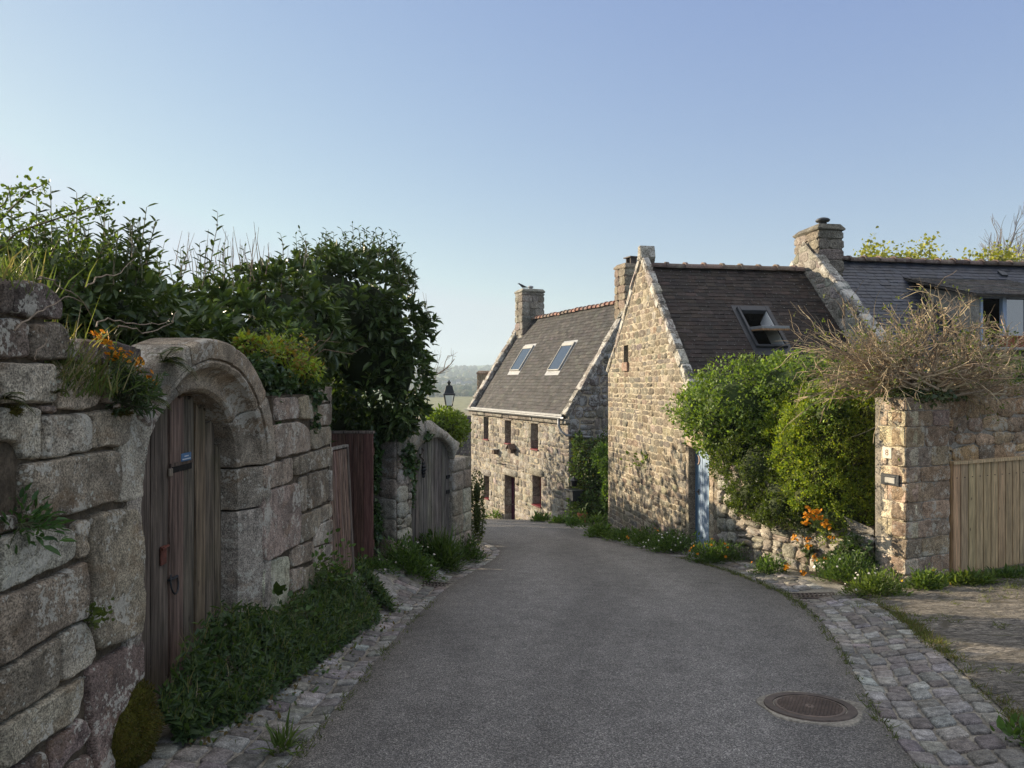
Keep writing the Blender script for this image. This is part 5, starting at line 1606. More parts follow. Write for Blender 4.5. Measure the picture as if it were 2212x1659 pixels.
mb = MB(); mb.add(R3.p(np.array([0, 9, 9, 0]), np.array([0, 0, S3, S3]), np.full(4, -.012)), [[0, 1, 2, 3]])
R3b = Frame(rt3 - unit(H2.u + np.array([0, 0, 1.])) * S3, rd, unit(H2.u + np.array([0, 0, 1.]))); mb.add(R3b.p(np.array([0, 9, 9, 0]), np.array([0, 0, S3, S3]), np.full(4, -.012)), [[3, 2, 1, 0]])
mb.build('roof_deck', M['far_roof'], house3)
ridge(house3, rt3 + np.array([0, 0, .05]) + rd * .35, rt3 + rd * 9 + np.array([0, 0, .05]), .12, .40, [(.14, .10, .085), (.12, .09, .08), (.16, .12, .1)])
a, b = R3.pix(2165, 593); mb = MB(); fbox(mb, R3, a - .09, a + .09, b - .09, b + .09, .0, .05, (1, 1, 1), .006); mb.build('roof_vent', M['black_plastic'], house3)
# dormer
dz0, dz1 = 2.38, 3.52
dxl = R3.pix(2112, 750)[0]
Dfr = Frame(R3.o + rd * dxl, rd, (0, 0, 1), -H2.u * -1)
Yp = None
def on_roof(z):   # horizontal distance from the ridge where the roof reaches z
    return ((RZ3 - .12) - z) / .9
hD = on_roof(dz0)
base = rt3 * np.array([1, 1, 0]) + rd * dxl + H2.u * hD
DFm = Frame(base, rd, (0, 0, 1), H2.u)
Wd = 2.4
dm = MB()
for uu_ in (0, Wd):    # cheeks
    pts = np.array([base + rd * uu_ + np.array([0, 0, dz0]), base + rd * uu_ + np.array([0, 0, dz1]), rt3 * np.array([1, 1, 0]) + rd * (dxl + uu_) + H2.u * on_roof(dz1 + .35) + np.array([0, 0, dz1 + .35]), rt3 * np.array([1, 1, 0]) + rd * (dxl + uu_) + H2.u * (hD + .0) + np.array([0, 0, dz0])])
    t3 = rd * .04
    V = np.concatenate([pts[:3] - t3, pts[:3] + t3]); dm.add(V, [[0, 1, 2], [5, 4, 3], [0, 3, 4, 1], [1, 4, 5, 2], [2, 5, 3, 0]], (1, 1, 1)); dm.build('dormer_cheek', M['render'], house3); dm = MB()
wv_ = (.10, Wd - .05, dz0 + .06, dz1 - .02)
mb = MB()
for (x0, x1, y0, y1) in ((.045, .10, dz0, dz1), (.58, .68, dz0, dz1), (1.18, 1.3, dz0, dz1), (1.9, 2.0, dz0, dz1), (2.3, 2.355, dz0, dz1), (.10, .58, dz1 - .08, dz1), (.68, 1.18, dz1 - .08, dz1), (1.3, 1.9, dz1 - .08, dz1), (.1, .58, dz0, dz0 + .06), (.68, 1.18, dz0, dz0 + .06), (1.3, 1.9, dz0, dz0 + .06)): fbox(mb, DFm, x0, x1, y0, y1, -.06, .03, (1, 1, 1), .006)
dw = mb.build('window', M['blue_frame'], house3)
mb = MB(); mb.add(DFm.p(np.array([.68, 2.3, 2.3, .68]), np.array([dz0, dz0, dz1, dz1]), np.full(4, -.02)), [[0, 1, 2, 3]]); mb.build('pane', M['glass'], dw)
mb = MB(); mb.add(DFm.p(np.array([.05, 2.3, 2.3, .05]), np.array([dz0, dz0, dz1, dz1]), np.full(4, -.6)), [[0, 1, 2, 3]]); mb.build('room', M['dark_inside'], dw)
mb = MB(); fbox(mb, DFm, -.1, Wd + .1, dz0 - .06, dz0, -.1, .3, (1, 1, 1), .01); mb.build('sill', M['alu'], dw)
svd = unit(-H2.u * 1.0 + np.array([0, 0, .30]))
RD = Frame(DFm.p(np.array(-.25), np.array(dz1 - .02), np.array(.22)), rd, svd)
if RD.n[2] < 0: RD.n = -RD.n
mb = MB(); slates(mb, RD, Wd + .5, 2.3, row=.11, sw=.22, pal=[(.13, .115, .10), (.10, .095, .09), (.15, .13, .11)], lift=.012); fbox(mb, RD, 0, Wd + .5, 0, 2.2, -.05, -.008, (.08, .07, .06)); mb.build('dormer_roof', M['slate'], house3)
# flower trough on the dormer sill
c = DFm.p(np.array(.75), np.array(dz0), np.array(.17)); t = thing('flower_trough', c, 'terracotta flower trough on the dormer window sill', 'flower trough')
f = Frame(c, rd, (0, 0, 1), H2.u); mb = MB()
V = f.p(np.array([-.28, .28, .28, -.28, -.33, .33, .33, -.33]), np.array([.0, .0, .0, .0, .2, .2, .2, .2]), np.array([-.08, -.08, .08, .08, -.11, -.11, .11, .11])); mb.add(V, [[3, 2, 1, 0], [0, 1, 5, 4], [1, 2, 6, 5], [2, 3, 7, 6], [3, 0, 4, 7], [4, 5, 6, 7]])
fbox(mb, f, -.35, .35, .201, .24, -.13, .13, (1, 1, 1), .006); mb.build('trough', M['terracotta'], t)
front3 = Frame(rt3 * np.array([1, 1, 0]) + H2.u * 3.1, rd, (0, 0, 1), H2.u)
mb = MB(); core = MB(); masonry(mb, core, front3, 9, -2, 1.4, course=(.25, .35), length=(.3, .6), depth=.016, pal=PAL3, core_col=(1, 1, 1)); mb.build('wall', M['chimney_stone'], house3, True); core.build('mortar', M['render'], house3)
# ---- right garden wall with the blue door -------------------------------------------------
def text_mesh(txt, size, fr, a, b, d, mat, parent, name, depth=.002):
    cu = bpy.data.curves.new(name, 'FONT'); cu.body = txt; cu.size = size; cu.align_x = 'CENTER'; cu.align_y = 'CENTER'; cu.extrude = depth / 2
    ob = bpy.data.objects.new(name + '_tmp', cu); COL.objects.link(ob)
    me = bpy.data.meshes.new_from_object(ob.evaluated_get(bpy.context.evaluated_depsgraph_get()))
    V = np.array([v.co[:] for v in me.vertices]); F = [list(p.vertices) for p in me.polygons]
    bpy.data.objects.remove(ob); bpy.data.curves.remove(cu)
    o = make_mesh(name, fr.p(a + V[:, 0], b + V[:, 1], d + V[:, 2]), F, np.ones((len(V), 3)), mat, parent)
    return o
wall3 = thing('garden_wall', H2.p(W2h + 1.2, -1.5, 0), 'rubble stone garden wall with a pale blue door beside the sunlit gable', 'wall')
ua, ub = H2.pix(1489, 1070)[0], H2.pix(1533, 1070)[0]
zdt = H2.pix(1510, 970)[1]; zdb = float(gz(3.6, 13.2)) - .05
mb = MB(); core = MB(); UE = W2h + 1.45
BD = (ua, ub, zdb, zdt)
masonry(mb, core, H2, W2h + .02, -2.6, .5, course=(.3, .4), length=(.3, .6), depth=.012, pal=PAL2, u0=W2h + .015, core_col=(1, 1, 1))
z = -2.4
JP = [(.40, .34, .25), (.37, .31, .23)]
while z < zdt - .02:
    h = min(rng.uniform(.38, .62), zdt - z)
    if zdt - z - h < .15: h = zdt - z
    stone(mb, H2, [(W2h + .02, z), (ua, z), (ua, z + h), (W2h + .02, z + h)], .018, pick(JP, .08), .004, .02, .004, .2)
    stone(mb, H2, [(ub, z), (ub + .2, z), (ub + .2, z + h), (ub, z + h)], .018, pick(JP, .08), .004, .02, .004, .2)
    z += h
stone(mb, H2, [(W2h + .0, zdt), (ub + .26, zdt), (ub + .22, zdt + .26), (W2h + .03, zdt + .24)], .02, pick(JP, .06), .004, .02, .004, .25)
masonry(mb, core, H2, UE + .1, zdt + .25, zdt + .75, course=(.15, .22), length=(.18, .35), depth=.014, pal=PAL2, u0=W2h + .02, core_col=(1, 1, 1))
masonry(mb, core, H2, UE + .1, -2.4, zdt + .25, course=(.15, .26), length=(.16, .3), depth=.02, pal=PAL2, u0=ub + .2, jit=.01, bev=.025, core_col=(1, 1, 1))
rv = MB(); reveal(rv, H2, BD, .22, [(.30, .25, .185)], bottom=False); rv.build('reveal', M['gable_stone'], wall3)
mb.build('door_surround', M['gable_stone'], wall3, True)
mb = MB(); plank_panel(mb, H2, ua + .05, ub + .30, zdb, zdt - .03, .1, .13, .025, [(.27, .37, .48), (.25, .35, .46), (.30, .40, .50)], .004, -.165)
bd = mb.build('door', M['blue_wood'], wall3)
mb = MB(); fbox(mb, H2, ua + .003, ua + .046, zdb, zdt, -.18, -.12, (.13, .22, .32), .004); fbox(mb, H2, ua + .05, ub + .3, zdt - .028, zdt, -.18, -.13, (.13, .22, .32), .004); mb.build('frame', M['blue_wood'], bd)
mb = MB(); a, b = H2.pix(1512, 994, -.14); th = np.linspace(-1.5, 1.5, 13)
outer = np.c_[a - .07 + .09 * np.cos(th), b + .09 * np.sin(th)]; inner = np.c_[a - .10 + .085 * np.cos(th * .8), b + .075 * np.sin(th)][::-1]
pl = np.concatenate([outer, inner]); n = len(outer)
A = np.concatenate([pl[:, 0], pl[:, 0]]); B = np.concatenate([pl[:, 1], pl[:, 1]]); D = np.concatenate([np.full(2 * n, -.139), np.full(2 * n, -.12)])
F = [[2 * n + i, 2 * n + i + 1, 2 * n + 2 * n - 2 - i, 2 * n + 2 * n - 1 - i] for i in range(n - 1)] + [[i, (i + 1) % (2 * n), 2 * n + (i + 1) % (2 * n), 2 * n + i] for i in range(2 * n)]
mb.add(H2.p(A, B, D), F); mb.build('crescent', M['pink_plaster'], bd)
mb = MB(); a, b = H2.pix(1508, 1061, -.12); tube(mb, H2.p(np.array([a, a, a + .07]), np.array([b, b, b - .01]), np.array([-.14, -.09, -.085])), .012, .01, 6); fbox(mb, H2, a - .02, a + .02, b - .07, b + .04, -.139, -.133); mb.build('handle', M['black_iron'], bd)
# rubble stretch up to the pillar
pc = np.array([5.16, 9.3, 0]); pl_dir = unit((-.30, .95, 0)); ps_dir = unit((.912, .41, 0))
LWD = .49; SWD = .86
A_ = H2.p(UE, 0, 0); B_ = pc + pl_dir * (LWD + .02) + np.array([-.02, 0, 0])
F3 = Frame(A_, B_ - A_, (0, 0, 1)); W3 = float(np.linalg.norm(B_ - A_))
RP = [(.33, .30, .245), (.38, .35, .29), (.28, .25, .205), (.42, .38, .32), (.34, .29, .23)]
mb = MB()
hpw = [(0, 1, .25), ((.75) / W3, 1, .25)]
masonry(mb, core, F3, W3, -2.0, .25, hps=[(.62 / W3, 1, .22)], course=(.15, .27), length=(.16, .38), depth=.045, pal=RP, gap=.006, bev=.05, jit=.010, core_col=(1, 1, 1), wob=.05, rnd=2, split=.3)
mb.build('stonework', M['rubble_stone'], wall3, True)
core.build('mortar', M['mortar_grey'], wall3)
bx = MB(); fbox(bx, F3, 0, W3, -2.0, -.42, -.5, -.01); fbox(bx, H2, W2h + .02, ua - .005, -2.6, zdt, -.45, -.02); bx.build('fill', M['mortar_dark'], wall3)
# garden soil held up by that wall
V = np.array([F3.p(0, .0, -.3), F3.p(W3, -.45, -.3), F3.p(W3 + .5, -.45, -2.8), F3.p(0, -.1, -1.4)])
tag(make_mesh('garden_soil', V, [[0, 1, 2, 3]], np.ones((4, 3)), M['soil']), kind='structure')

# ---- pillar with number plate, wall over the gate -------------------------------------------
zg = float(gz(pc[0], pc[1])) - .12
wall4 = thing('gate_pillar', (pc[0], pc[1], zg), 'square granite pillar carrying the number 8 plate and a letter slot', 'pillar')
PL = Frame(pc + pl_dir * LWD, -pl_dir, (0, 0, 1)); PSd = Frame(pc, ps_dir, (0, 0, 1))
PTOP = 1.42
mb = MB(); z = zg
PPAL_LIT = [(.56, .47, .32), (.52, .43, .29), (.58, .50, .37), (.54, .39, .24), (.50, .42, .30)]  # sunlit left face: sunlight put into brighter, yellower stone colours
PPAL_SHADE = [(.33, .235, .155), (.30, .23, .16), (.37, .275, .185), (.27, .205, .15)]  # shaded side face: shade put into darker, browner stone colours
i = 0
while z < PTOP - .05:
    h = min(rng.uniform(.20, .29), PTOP - z)
    if PTOP - z - h < .1: h = PTOP - z
    m_ = LWD * (.42 if i % 2 else 1.0)
    c1 = pick(PPAL_LIT, .08); c2 = pick(PPAL_SHADE, .1)
    rich_stone(mb, PL, [(0, z), (m_, z), (m_, z + h), (0, z + h)], .014, pick(PPAL_LIT, .08), .003, 40, 9, .010, .2, .012)
    if i % 2: rich_stone(mb, PL, [(m_, z), (LWD + .012, z), (LWD + .012, z + h), (m_, z + h)], .014, c1, .003, 40, 9, .010, .2, .012)
    k = SWD * rng.uniform(.28, .42) if i % 2 == 0 else SWD * rng.uniform(.55, .7)
    rich_stone(mb, PSd, [(-.012, z), (k, z), (k, z + h), (-.012, z + h)], .016, c2, .003, 40, 10, .014, .2, .013)
    rich_stone(mb, PSd, [(k, z), (SWD, z), (SWD, z + h), (k, z + h)], .016, pick(PPAL_SHADE, .1), .003, 40, 10, .014, .2, .013)
    z += h; i += 1
mb.build('stonework', M['pillar_stone'], wall4, True)
bx = MB(); fbox(bx, PSd, .03, SWD - .005, zg, PTOP - .01, -.48, .004); bx.build('mortar', M['mortar_grey'], wall4)
a, b = PL.pix(1917, 978, .03)
mb = MB(); fbox(mb, PL, a - .075, a + .075, b - .075, b + .075, .028, .040, (1, 1, 1), .003); npl = mb.build('number_plate', M['enamel'], wall4)
text_mesh('8', .115, PL, a, b, .041, M['digit'], npl, 'digit', .003)
mb = MB()
for s in (-.062, .062): lathe(mb, PL.p(np.array(a + s), np.array(b), np.array(.038)), [(.005, 0), (.005, .004)], 8)
mb.build('screw', M['brass'], npl)
a, b = PL.pix(1923, 1036, .03)
mb = MB(); fbox(mb, PL, a - .15, a + .15, b - .075, b + .075, .024, .042, (1, 1, 1), .004); fbox(mb, PL, a - .10, a + .10, b + .035, b + .046, .042, .052, (1, 1, 1), .002); ls = mb.build('letter_slot', M['black_plastic'], wall4)
mb = MB(); fbox(mb, PL, a - .075, a + .09, b - .045, b + .03, .042, .05, (1, 1, 1), .003); mb.build('flap', M['alu'], ls)
# wall over and behind the gate
wall5 = thing('garden_wall', PSd.p(2.2, zg, -.3), 'rust brown granite wall rising behind the pale plank gate', 'wall')
F5 = Frame(PSd.p(SWD, 0, -.14), ps_dir, (0, 0, 1))
mb = MB(); core = MB()
masonry(mb, core, F5, 4.2, zg, 1.62, course=(.2, .3), length=(.3, .6), depth=.02, pal=[(.36, .235, .135), (.40, .28, .165), (.33, .24, .155), (.43, .31, .185), (.29, .215, .15)], gap=.007, bev=.02, jit=.012, core_col=(1, 1, 1), u0=-.05)
mb.build('stonework', M['pillar_stone'], wall5, True); core.build('mortar', M['mortar_grey'], wall5)
bx = MB(); fbox(bx, F5, -.05, 4.2, zg, 1.6, -.5, -.003); bx.build('fill', M['mortar_grey'], wall5)
gt = thing('gate', PSd.p(2.0, float(gz(6.4, 9.9)), -.04), 'pale new pine plank gate beside the number 8 pillar', 'gate')
gl, gr = SWD + .03, 3.9
GF = Frame(PSd.p(0, 0, -.075), ps_dir, (0, 0, 1))
zt0 = GF.pix(2056, 1003)[1]; zt1 = GF.pix(2205, 992)[1]; zb0 = GF.pix(2056, 1238)[1]; zb1 = GF.pix(2205, 1226)[1]
ul, ur = GF.pix(2056, 1100)[0], GF.pix(2205, 1100)[0]
top_ = lambda u: zt0 + (zt1 - zt0) * (u - ul) / (ur - ul)
bot_ = lambda u: zb0 + (zb1 - zb0) * (u - ul) / (ur - ul)
mb = MB(); bo = MB(); u = ul
while u < gr:
    w_ = .165
    fbox(mb, GF, u + .009, u + w_ - .009, bot_(u) , top_(u + w_ / 2) - .002, -.012, .018, pick([(.46, .325, .18), (.50, .355, .195), (.43, .30, .165)], .06), .005)
    lathe(bo, GF.p(np.array(u + w_ / 2), np.array(top_(u) - .19), np.array(.018)), [(.011, -.005), (.011, .003), (.006, .006)], 8); bo.build('bolt', M['rust_iron'], gt); bo = MB()
    u += w_
mb.build('boards', M['pine'], gt)
mb = MB()
for v in (.25, 1.0): fbox(mb, GF, ul + .01, gr, zb0 + v, zb0 + v + .12, -.06, -.014, (.10, .07, .04))
fbox(mb, GF, ul + .01, gr, zb0 + .06, zt0 - .05, -.075, -.061, (.03, .024, .018)); mb.build('rails_gap_shade', M['plain_wood'], gt)  # near-black sheet added behind the boards so their gaps read as shade

mb = MB(); n = 10; us = np.linspace(ul - .02, gr, n + 1)
V = []; 
for u in (us[0], us[-1]):
    for (dz, d) in ((.0, -.04), (.0, .05), (.04, .05), (.04, -.04)): V.append(GF.p(np.array(u), np.array(top_(u) + dz), np.array(d)))
mb.add(V, [[0, 3, 2, 1], [4, 5, 6, 7]] + [[j, (j + 1) % 4, 4 + (j + 1) % 4, 4 + j] for j in range(4)], (.55, .40, .225)); mb.build('cap_rail', M['pine'], gt)
mb = MB()
fbox(mb, GF, ul - .016, ul - .003, bot_(ul), top_(ul) - .002, -.06, .01, (.5, .32, .16), .003); mb.build('edge_board', M['pine'], gt)

# ---- street lamp -----------------------------------------------------------------------------
lx, ly_, lz = P(970, 877, 22.5); gl_ = float(gz(lx, ly_))
t = thing('street_lamp', (lx, ly_, gl_), 'black four sided lantern street lamp rising above the bright shrub', 'street lamp')
mb = MB(); lathe(mb, (lx, ly_, gl_), [(.13, 0), (.13, .5), (.09, .6), (.06, .8), (.05, lz - gl_ - .2), (.09, lz - gl_ - .12), (.05, lz - gl_ - .05), (.12, lz - gl_)], 12); mb.build('post', M['black_iron'], t)
q = math.pi / 4 + .15
mb = MB(); r0, r1, hh_ = .13, .22, .36
for k in range(4):
    a = q + k * math.pi / 2; tube(mb, [(lx + r0 * math.cos(a), ly_ + r0 * math.sin(a), lz), (lx + r1 * math.cos(a), ly_ + r1 * math.sin(a), lz + hh_)], .016, .016, 4)
for r, z in ((r0, lz), (r1, lz + hh_)):
    pts = [(lx + r * math.cos(q + k * math.pi / 2), ly_ + r * math.sin(q + k * math.pi / 2), z) for k in range(5)]
    for k in range(4): tube(mb, [pts[k], pts[k + 1]], .016, .016, 4)
mb.build('lantern_frame', M['black_iron'], t)
mb = MB(); lathe(mb, (lx, ly_, lz + hh_ + .002), [(.27, 0), (.26, .026), (.215, .05), (.15, .25), (.14, .26), (.14, .28), (.05, .30), (.045, .33), (.07, .36), (.085, .385), (.05, .42), (.025, .44), (.015, .46)], 4, rot=q); mb.build('lantern_roof', M['black_iron'], t)
mb = MB(); lathe(mb, (lx, ly_, lz + .01), [(r0 - .012, 0), (r1 - .014, hh_ - .01)], 4, rot=q); mb.build('glass', M['lamp_glass'], t)
# plant pot beside the cottage
c = P(1258, 1131, 23.6); c[2] = float(gz(c[0], c[1]))
t = thing('plant_pot', c, 'terracotta flower pot on the verge between the two granite houses', 'plant pot')
mb = MB(); lathe(mb, c, [(.11, 0), (.15, .24), (.17, .24), (.17, .3), (.15, .3), (.14, .27)], 14); mb.build('pot', M['terracotta'], t)
# ---- plants --------------------------------------------------------------------------------
LAUR = [(.068, .11, .032), (.085, .13, .038), (.056, .092, .030), (.105, .15, .044), (.074, .115, .042)]
BRIGHT = [(.17, .24, .035), (.21, .28, .04), (.13, .20, .035), (.25, .30, .05)]
ROSE = [(.13, .205, .045), (.155, .235, .05), (.105, .165, .04), (.19, .26, .06)]
GOLD = [(.25, .31, .040), (.31, .355, .044), (.19, .26, .038), (.13, .195, .036), (.16, .24, .045)]
DARKG = [(.07, .105, .026), (.085, .125, .03), (.06, .09, .026), (.10, .14, .034)]
IVY = [(.055, .10, .032), (.068, .12, .038), (.08, .14, .042), (.048, .08, .028)]
GRASS = [(.13, .18, .045), (.16, .19, .06), (.10, .15, .04), (.24, .21, .11)]
HERB = [(.075, .135, .04), (.095, .16, .046), (.065, .115, .036), (.115, .185, .055)]
BARK = [(.14, .11, .085), (.11, .09, .07), (.17, .14, .11)]
def unit_rows(v): return v / (np.linalg.norm(v, axis=1)[:, None] + 1e-9)
def B(px, py, Y, rx, ry, rz):
    c = P(px, py, Y); return (c[0], c[1], c[2], rx, ry, rz)

def shrub(name, blobs, n, L, ratio, pal, label, cat, T=T_OVATE, mat='leaf', shell=.4, lump=.18, freq=2.4, up=.3, out=.8, rnd=.7, cut=None, group=None, core=.66, ccol=None, lv=.25, stems=0, root=None, flat=0.0, colv=.18, tuft=None):
    root = np.array(blobs[0][:3]) - np.array([0, 0, blobs[0][5]]) if root is None else np.array(root, float)
    t = thing(name, root, label, cat, group)
    if tuft:
        k_, tr = tuft
        pc_, nc_ = blob_shell(blobs, n // k_, shell, lump, freq, cut)
        p = np.repeat(pc_, k_, 0); nr0 = np.repeat(nc_, k_, 0); m = len(p)
        d_ = unit_rows(rdir(m) + nr0 * .9 + np.array([0, 0, .25])); sz = np.repeat(np.exp(rng.normal(0, .3, len(pc_))), k_)
        p = p + d_ * (tr * sz * rng.random(m) ** .6)[:, None]; nr = d_
        colt = np.repeat(np.exp(rng.normal(0, .16, len(pc_))), k_)[:, None]
    else:
        p, nr = blob_shell(blobs, n, shell, lump, freq, cut); colt = 1.0
    m = len(p)
    ax = nr * out + rdir(m) * rnd + np.array([0, 0, up])
    no = nr * .6 + rdir(m) * .6 + np.array([0, 0, .6])
    l = L * np.exp(rng.normal(0, lv, m))
    lb = LB(); lb.add(p, ax, no, l, l * ratio, T, lcol(m, pal, colv) * colt); lb.build('foliage', M[mat], t)
    mb = MB()
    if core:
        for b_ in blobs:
            mb = MB(); core_blob(mb, [b_], core, ccol or tuple(np.mean(pal, 0) * .55)); mb.build('shade_core', M['bark'], t, True)  # core hull: leaf colour darkened to stand for the shade inside
    mb = MB()
    for i in range(stems):
        b = blobs[rng.integers(len(blobs))]
        q = np.array(b[:3]) + rdir(1)[0] * np.array(b[3:]) * rng.uniform(.5, .95)
        mid = (root + q) / 2 + rng.normal(0, .1, 3)
        rs_ = min(.025, .035 * float(np.mean([b_[3] for b_ in blobs]))); tube(mb, [root + rng.normal(0, .05, 3) * np.array([1, 1, 0]), mid, q], rs_, rs_ * .25, 5, pick(BARK))
    if stems: mb.build('stems', M['bark'], t)
    return t
def add_to(t, lb, mat, name): return lb.build(name, M[mat], t)

# laurel hedge -----------------------------------------------------------------------------
hed = [B(795, 735, 10.35, .94, .60, 1.28), B(858, 790, 10.3, .47, .42, .95), B(715, 660, 9.9, .92, .7, .76), B(610, 712, 8.7, .75, 1.0, .74), B(490, 758, 7.3, .72, .9, .56), B(390, 775, 6.4, .62, .8, .46),
       (-3.25, 9.2, .15, .5, .75, 1.2), (-3.1, 10.4, 0, .6, .8, 1.3), (-2.75, 11.6, .1, .55, .8, 1.2), (-2.55, 12.7, .0, .45, .7, 1.1), (-3.2, 7.6, .4, .6, .9, 1.1), (-2.75, 10.75, .7, .65, .5, .8), (-3.2, 8.5, .95, .5, .75, .75), (-3.5, 9.0, .9, .6, 1.0, .7), (-3.3, 10.0, .9, .6, .9, .7), (-3.0, 9.3, .9, .5, .7, .7), (-3.3, 6.2, .6, .6, .9, 1.0), (-3.3, 4.8, .7, .55, .9, 1.0)]  # unseen lower masses, mostly added to keep sun streaks off the road
def hedge_cut(p): return ~((p[:, 0] > -2.02) & (p[:, 1] < 8.2)) 
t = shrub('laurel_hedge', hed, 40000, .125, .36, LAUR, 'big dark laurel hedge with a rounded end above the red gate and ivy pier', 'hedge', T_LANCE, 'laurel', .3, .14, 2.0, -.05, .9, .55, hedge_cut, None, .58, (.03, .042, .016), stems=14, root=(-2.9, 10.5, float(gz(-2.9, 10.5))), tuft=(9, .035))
def shoots(t, specs, pal, mat, L, ratio, T, name='shoots', bare=False, lean=.12, pitch=.045, r=.006, wob=.02):
    lb = LB(); mb = MB()
    for (p0, h) in specs:
        p0 = np.array(p0, float); d = unit(np.array([rng.normal(0, lean), rng.normal(0, lean), 1]))
        n = max(3, int(h / .12)); pts = p0 + d * np.linspace(0, h, n)[:, None] + np.cumsum(rng.normal(0, wob, (n, 3)), 0) * np.array([1, 1, .3])
        tube(mb, pts, r, r * .35, 4, pick([(.10, .11, .05), (.13, .11, .07)] if not bare else [(.20, .15, .11), (.17, .13, .10)]))
        if bare: continue
        k = max(4, int(h / pitch)); s = np.linspace(.12, 1, k)
        q = np.stack([np.interp(s * (n - 1), np.arange(n), pts[:, i]) for i in range(3)], 1)
        ang = np.arange(k) * 2.4 + rng.uniform(0, 6)
        sd = np.stack([np.cos(ang), np.sin(ang), np.full(k, .75)], 1)
        ll = L * (1.05 - .45 * s) * rng.uniform(.8, 1.2, k)
        lb.add(q, sd, np.stack([-np.cos(ang) * .5, -np.sin(ang) * .5, np.ones(k)], 1), ll, ll * ratio, T, lcol(k, pal))
    mb.build('twigs', M['bark'], t)
    if not bare: lb.build(name, M[mat], t)
sp = []
for _ in range(70):
    x = rng.uniform(640, 890); Y = rng.uniform(9.5, 10.7); ytop = np.interp(x, [640, 720, 800, 850, 890], [565, 560, 540, 560, 640])
    sp.append((P(x, ytop + rng.uniform(0, 30), Y), rng.uniform(.22, .48)))
for _ in range(60):
    x = rng.uniform(330, 680); Y = np.interp(x, [330, 680], [6.0, 9.2]) + rng.uniform(-.2, .4)
    sp.append((P(x, rng.uniform(615, 670), Y), rng.uniform(.2, .48)))
sp += [(P(442, 600, 6.9), .60), (P(338, 640, 6.0), .52), (P(610, 560, 8.6), .30), (P(665, 555, 9.4), .38)]
shoots(t, sp, [(.06, .095, .03), (.075, .12, .035), (.05, .08, .028)], 'laurel', .125, .3, T_LANCE)
sp = [(P(rng.uniform(385, 660), rng.uniform(570, 610), rng.uniform(7.5, 9.0)), rng.uniform(.25, .55)) for _ in range(45)] + [(P(925, 700, 11.2), .5), (P(918, 690, 11.2), .45)]
shoots(t, sp, LAUR, 'laurel', .1, .3, T_LANCE, 'bare_twigs', True, .18, r=.005)
lau = [B(205, 680, 5.3, .66, .7, .36), B(60, 660, 4.7, .60, .6, .36), B(300, 715, 5.6, .40, .6, .32)]
t = shrub('laurel_shrub', lau, 4000, .105, .32, LAUR, 'loose upright laurel shrub behind the highest part of the near wall', 'shrub', T_LANCE, 'laurel', .7, .2, 2.4, .4, .6, .9, None, None, .45, (.03, .042, .016), stems=10, root=(-3.1, 5.2, -.6))
sp = [(P(rng.uniform(0, 320), rng.uniform(570, 640), rng.uniform(4.6, 5.6)), rng.uniform(.25, .5)) for _ in range(90)]
sp += [(P(133, 580, 4.6), .52), (P(250, 600, 5.2), .42), (P(285, 590, 5.3), .40), (P(75, 570, 4.6), .30), (P(270, 560, 5.2), .26)]
shoots(t, sp, [(.05, .08, .026), (.065, .1, .03)], 'laurel', .115, .26, T_LANCE)
# arching small leaved branches at the far left
t = thing('hawthorn_bush', (-3.2, 4.2, -.5), 'wild bush with long arching small leaved branches at the upper left', 'bush')
mb = MB(); lb = LB()
def spray(pts, r, n, L, pal, mb=mb, lb=lb, spread=.03, ratio=.6, T=T_OVATE):
    pts = np.array(pts); k = len(pts)
    tube(mb, pts, r, r * .3, 4, pick([(.14, .12, .07)]))
    s = np.sort(rng.uniform(.1, 1, n)) * (k - 1)
    q = np.stack([np.interp(s, np.arange(k), pts[:, i]) for i in range(3)], 1) + rng.normal(0, spread, (n, 3))
    l = L * rng.uniform(.6, 1.3, n)
    lb.add(q, rdir(n) + np.array([0, 0, .6]), rdir(n) * .7 + np.array([0, 0, .8]), l, l * ratio, T, lcol(n, pal))
BP = [(.09, .14, .035), (.12, .17, .04), (.075, .12, .03)]
spray([P(-40, 520, 4.0), P(20, 455, 4.0), P(60, 415, 4.0), P(95, 398, 4.0)], .008, 170, .028, BP)
spray([P(-30, 560, 4.1), P(40, 500, 4.1), P(130, 470, 4.1), P(190, 450, 4.1), P(243, 440, 4.1)], .008, 260, .028, BP)
spray([P(-30, 470, 3.9), P(10, 440, 3.9), P(25, 400, 3.9)], .006, 60, .028, BP)
for _ in range(15):
    x = rng.uniform(-60, 200); y = rng.uniform(500, 600); spray([P(x, y + 60, 4.2), P(x + 25, y + 10, 4.2), P(x + rng.uniform(10, 90), y - rng.uniform(-10, 50), 4.2)], .005, 70, .028, BP)
mb.build('branches', M['bark'], t); lb.build('foliage', M['leaf'], t)

# grass on the wall head
def grass_patch(lb, c, n, rad, h, pal=GRASS, lean=.5, w=.006):
    c = np.atleast_2d(c); k = rng.integers(0, len(c), n)
    p = c[k] + rng.normal(0, 1, (n, 3)) * np.array(rad)
    ax = rng.normal(0, lean, (n, 3)) * np.array([1, 1, 0]) + np.array([0, 0, 1])
    l = h * np.exp(rng.normal(0, .35, n))
    lb.add(p, ax, rdir(n) * np.array([1, 1, .2]), l, np.full(n, w) * rng.uniform(.7, 1.4, n), T_BLADE, lcol(n, pal, .22))
lb = LB()
top = [np.array([-2.12, y, 1.53 + .02]) for y in np.linspace(3.15, 3.62, 6)] 
grass_patch(lb, top, 1500, (.10, .05, .012), .15)
grass_patch(lb, [np.array([-2.15, y, 1.98]) for y in np.linspace(2.3, 3.0, 8)], 1300, (.09, .05, .015), .13)
grass_patch(lb, [np.array([-2.05, 3.12 + .05 * i, 1.62 + .0 * i]) for i in range(3)], 350, (.06, .03, .03), .17)
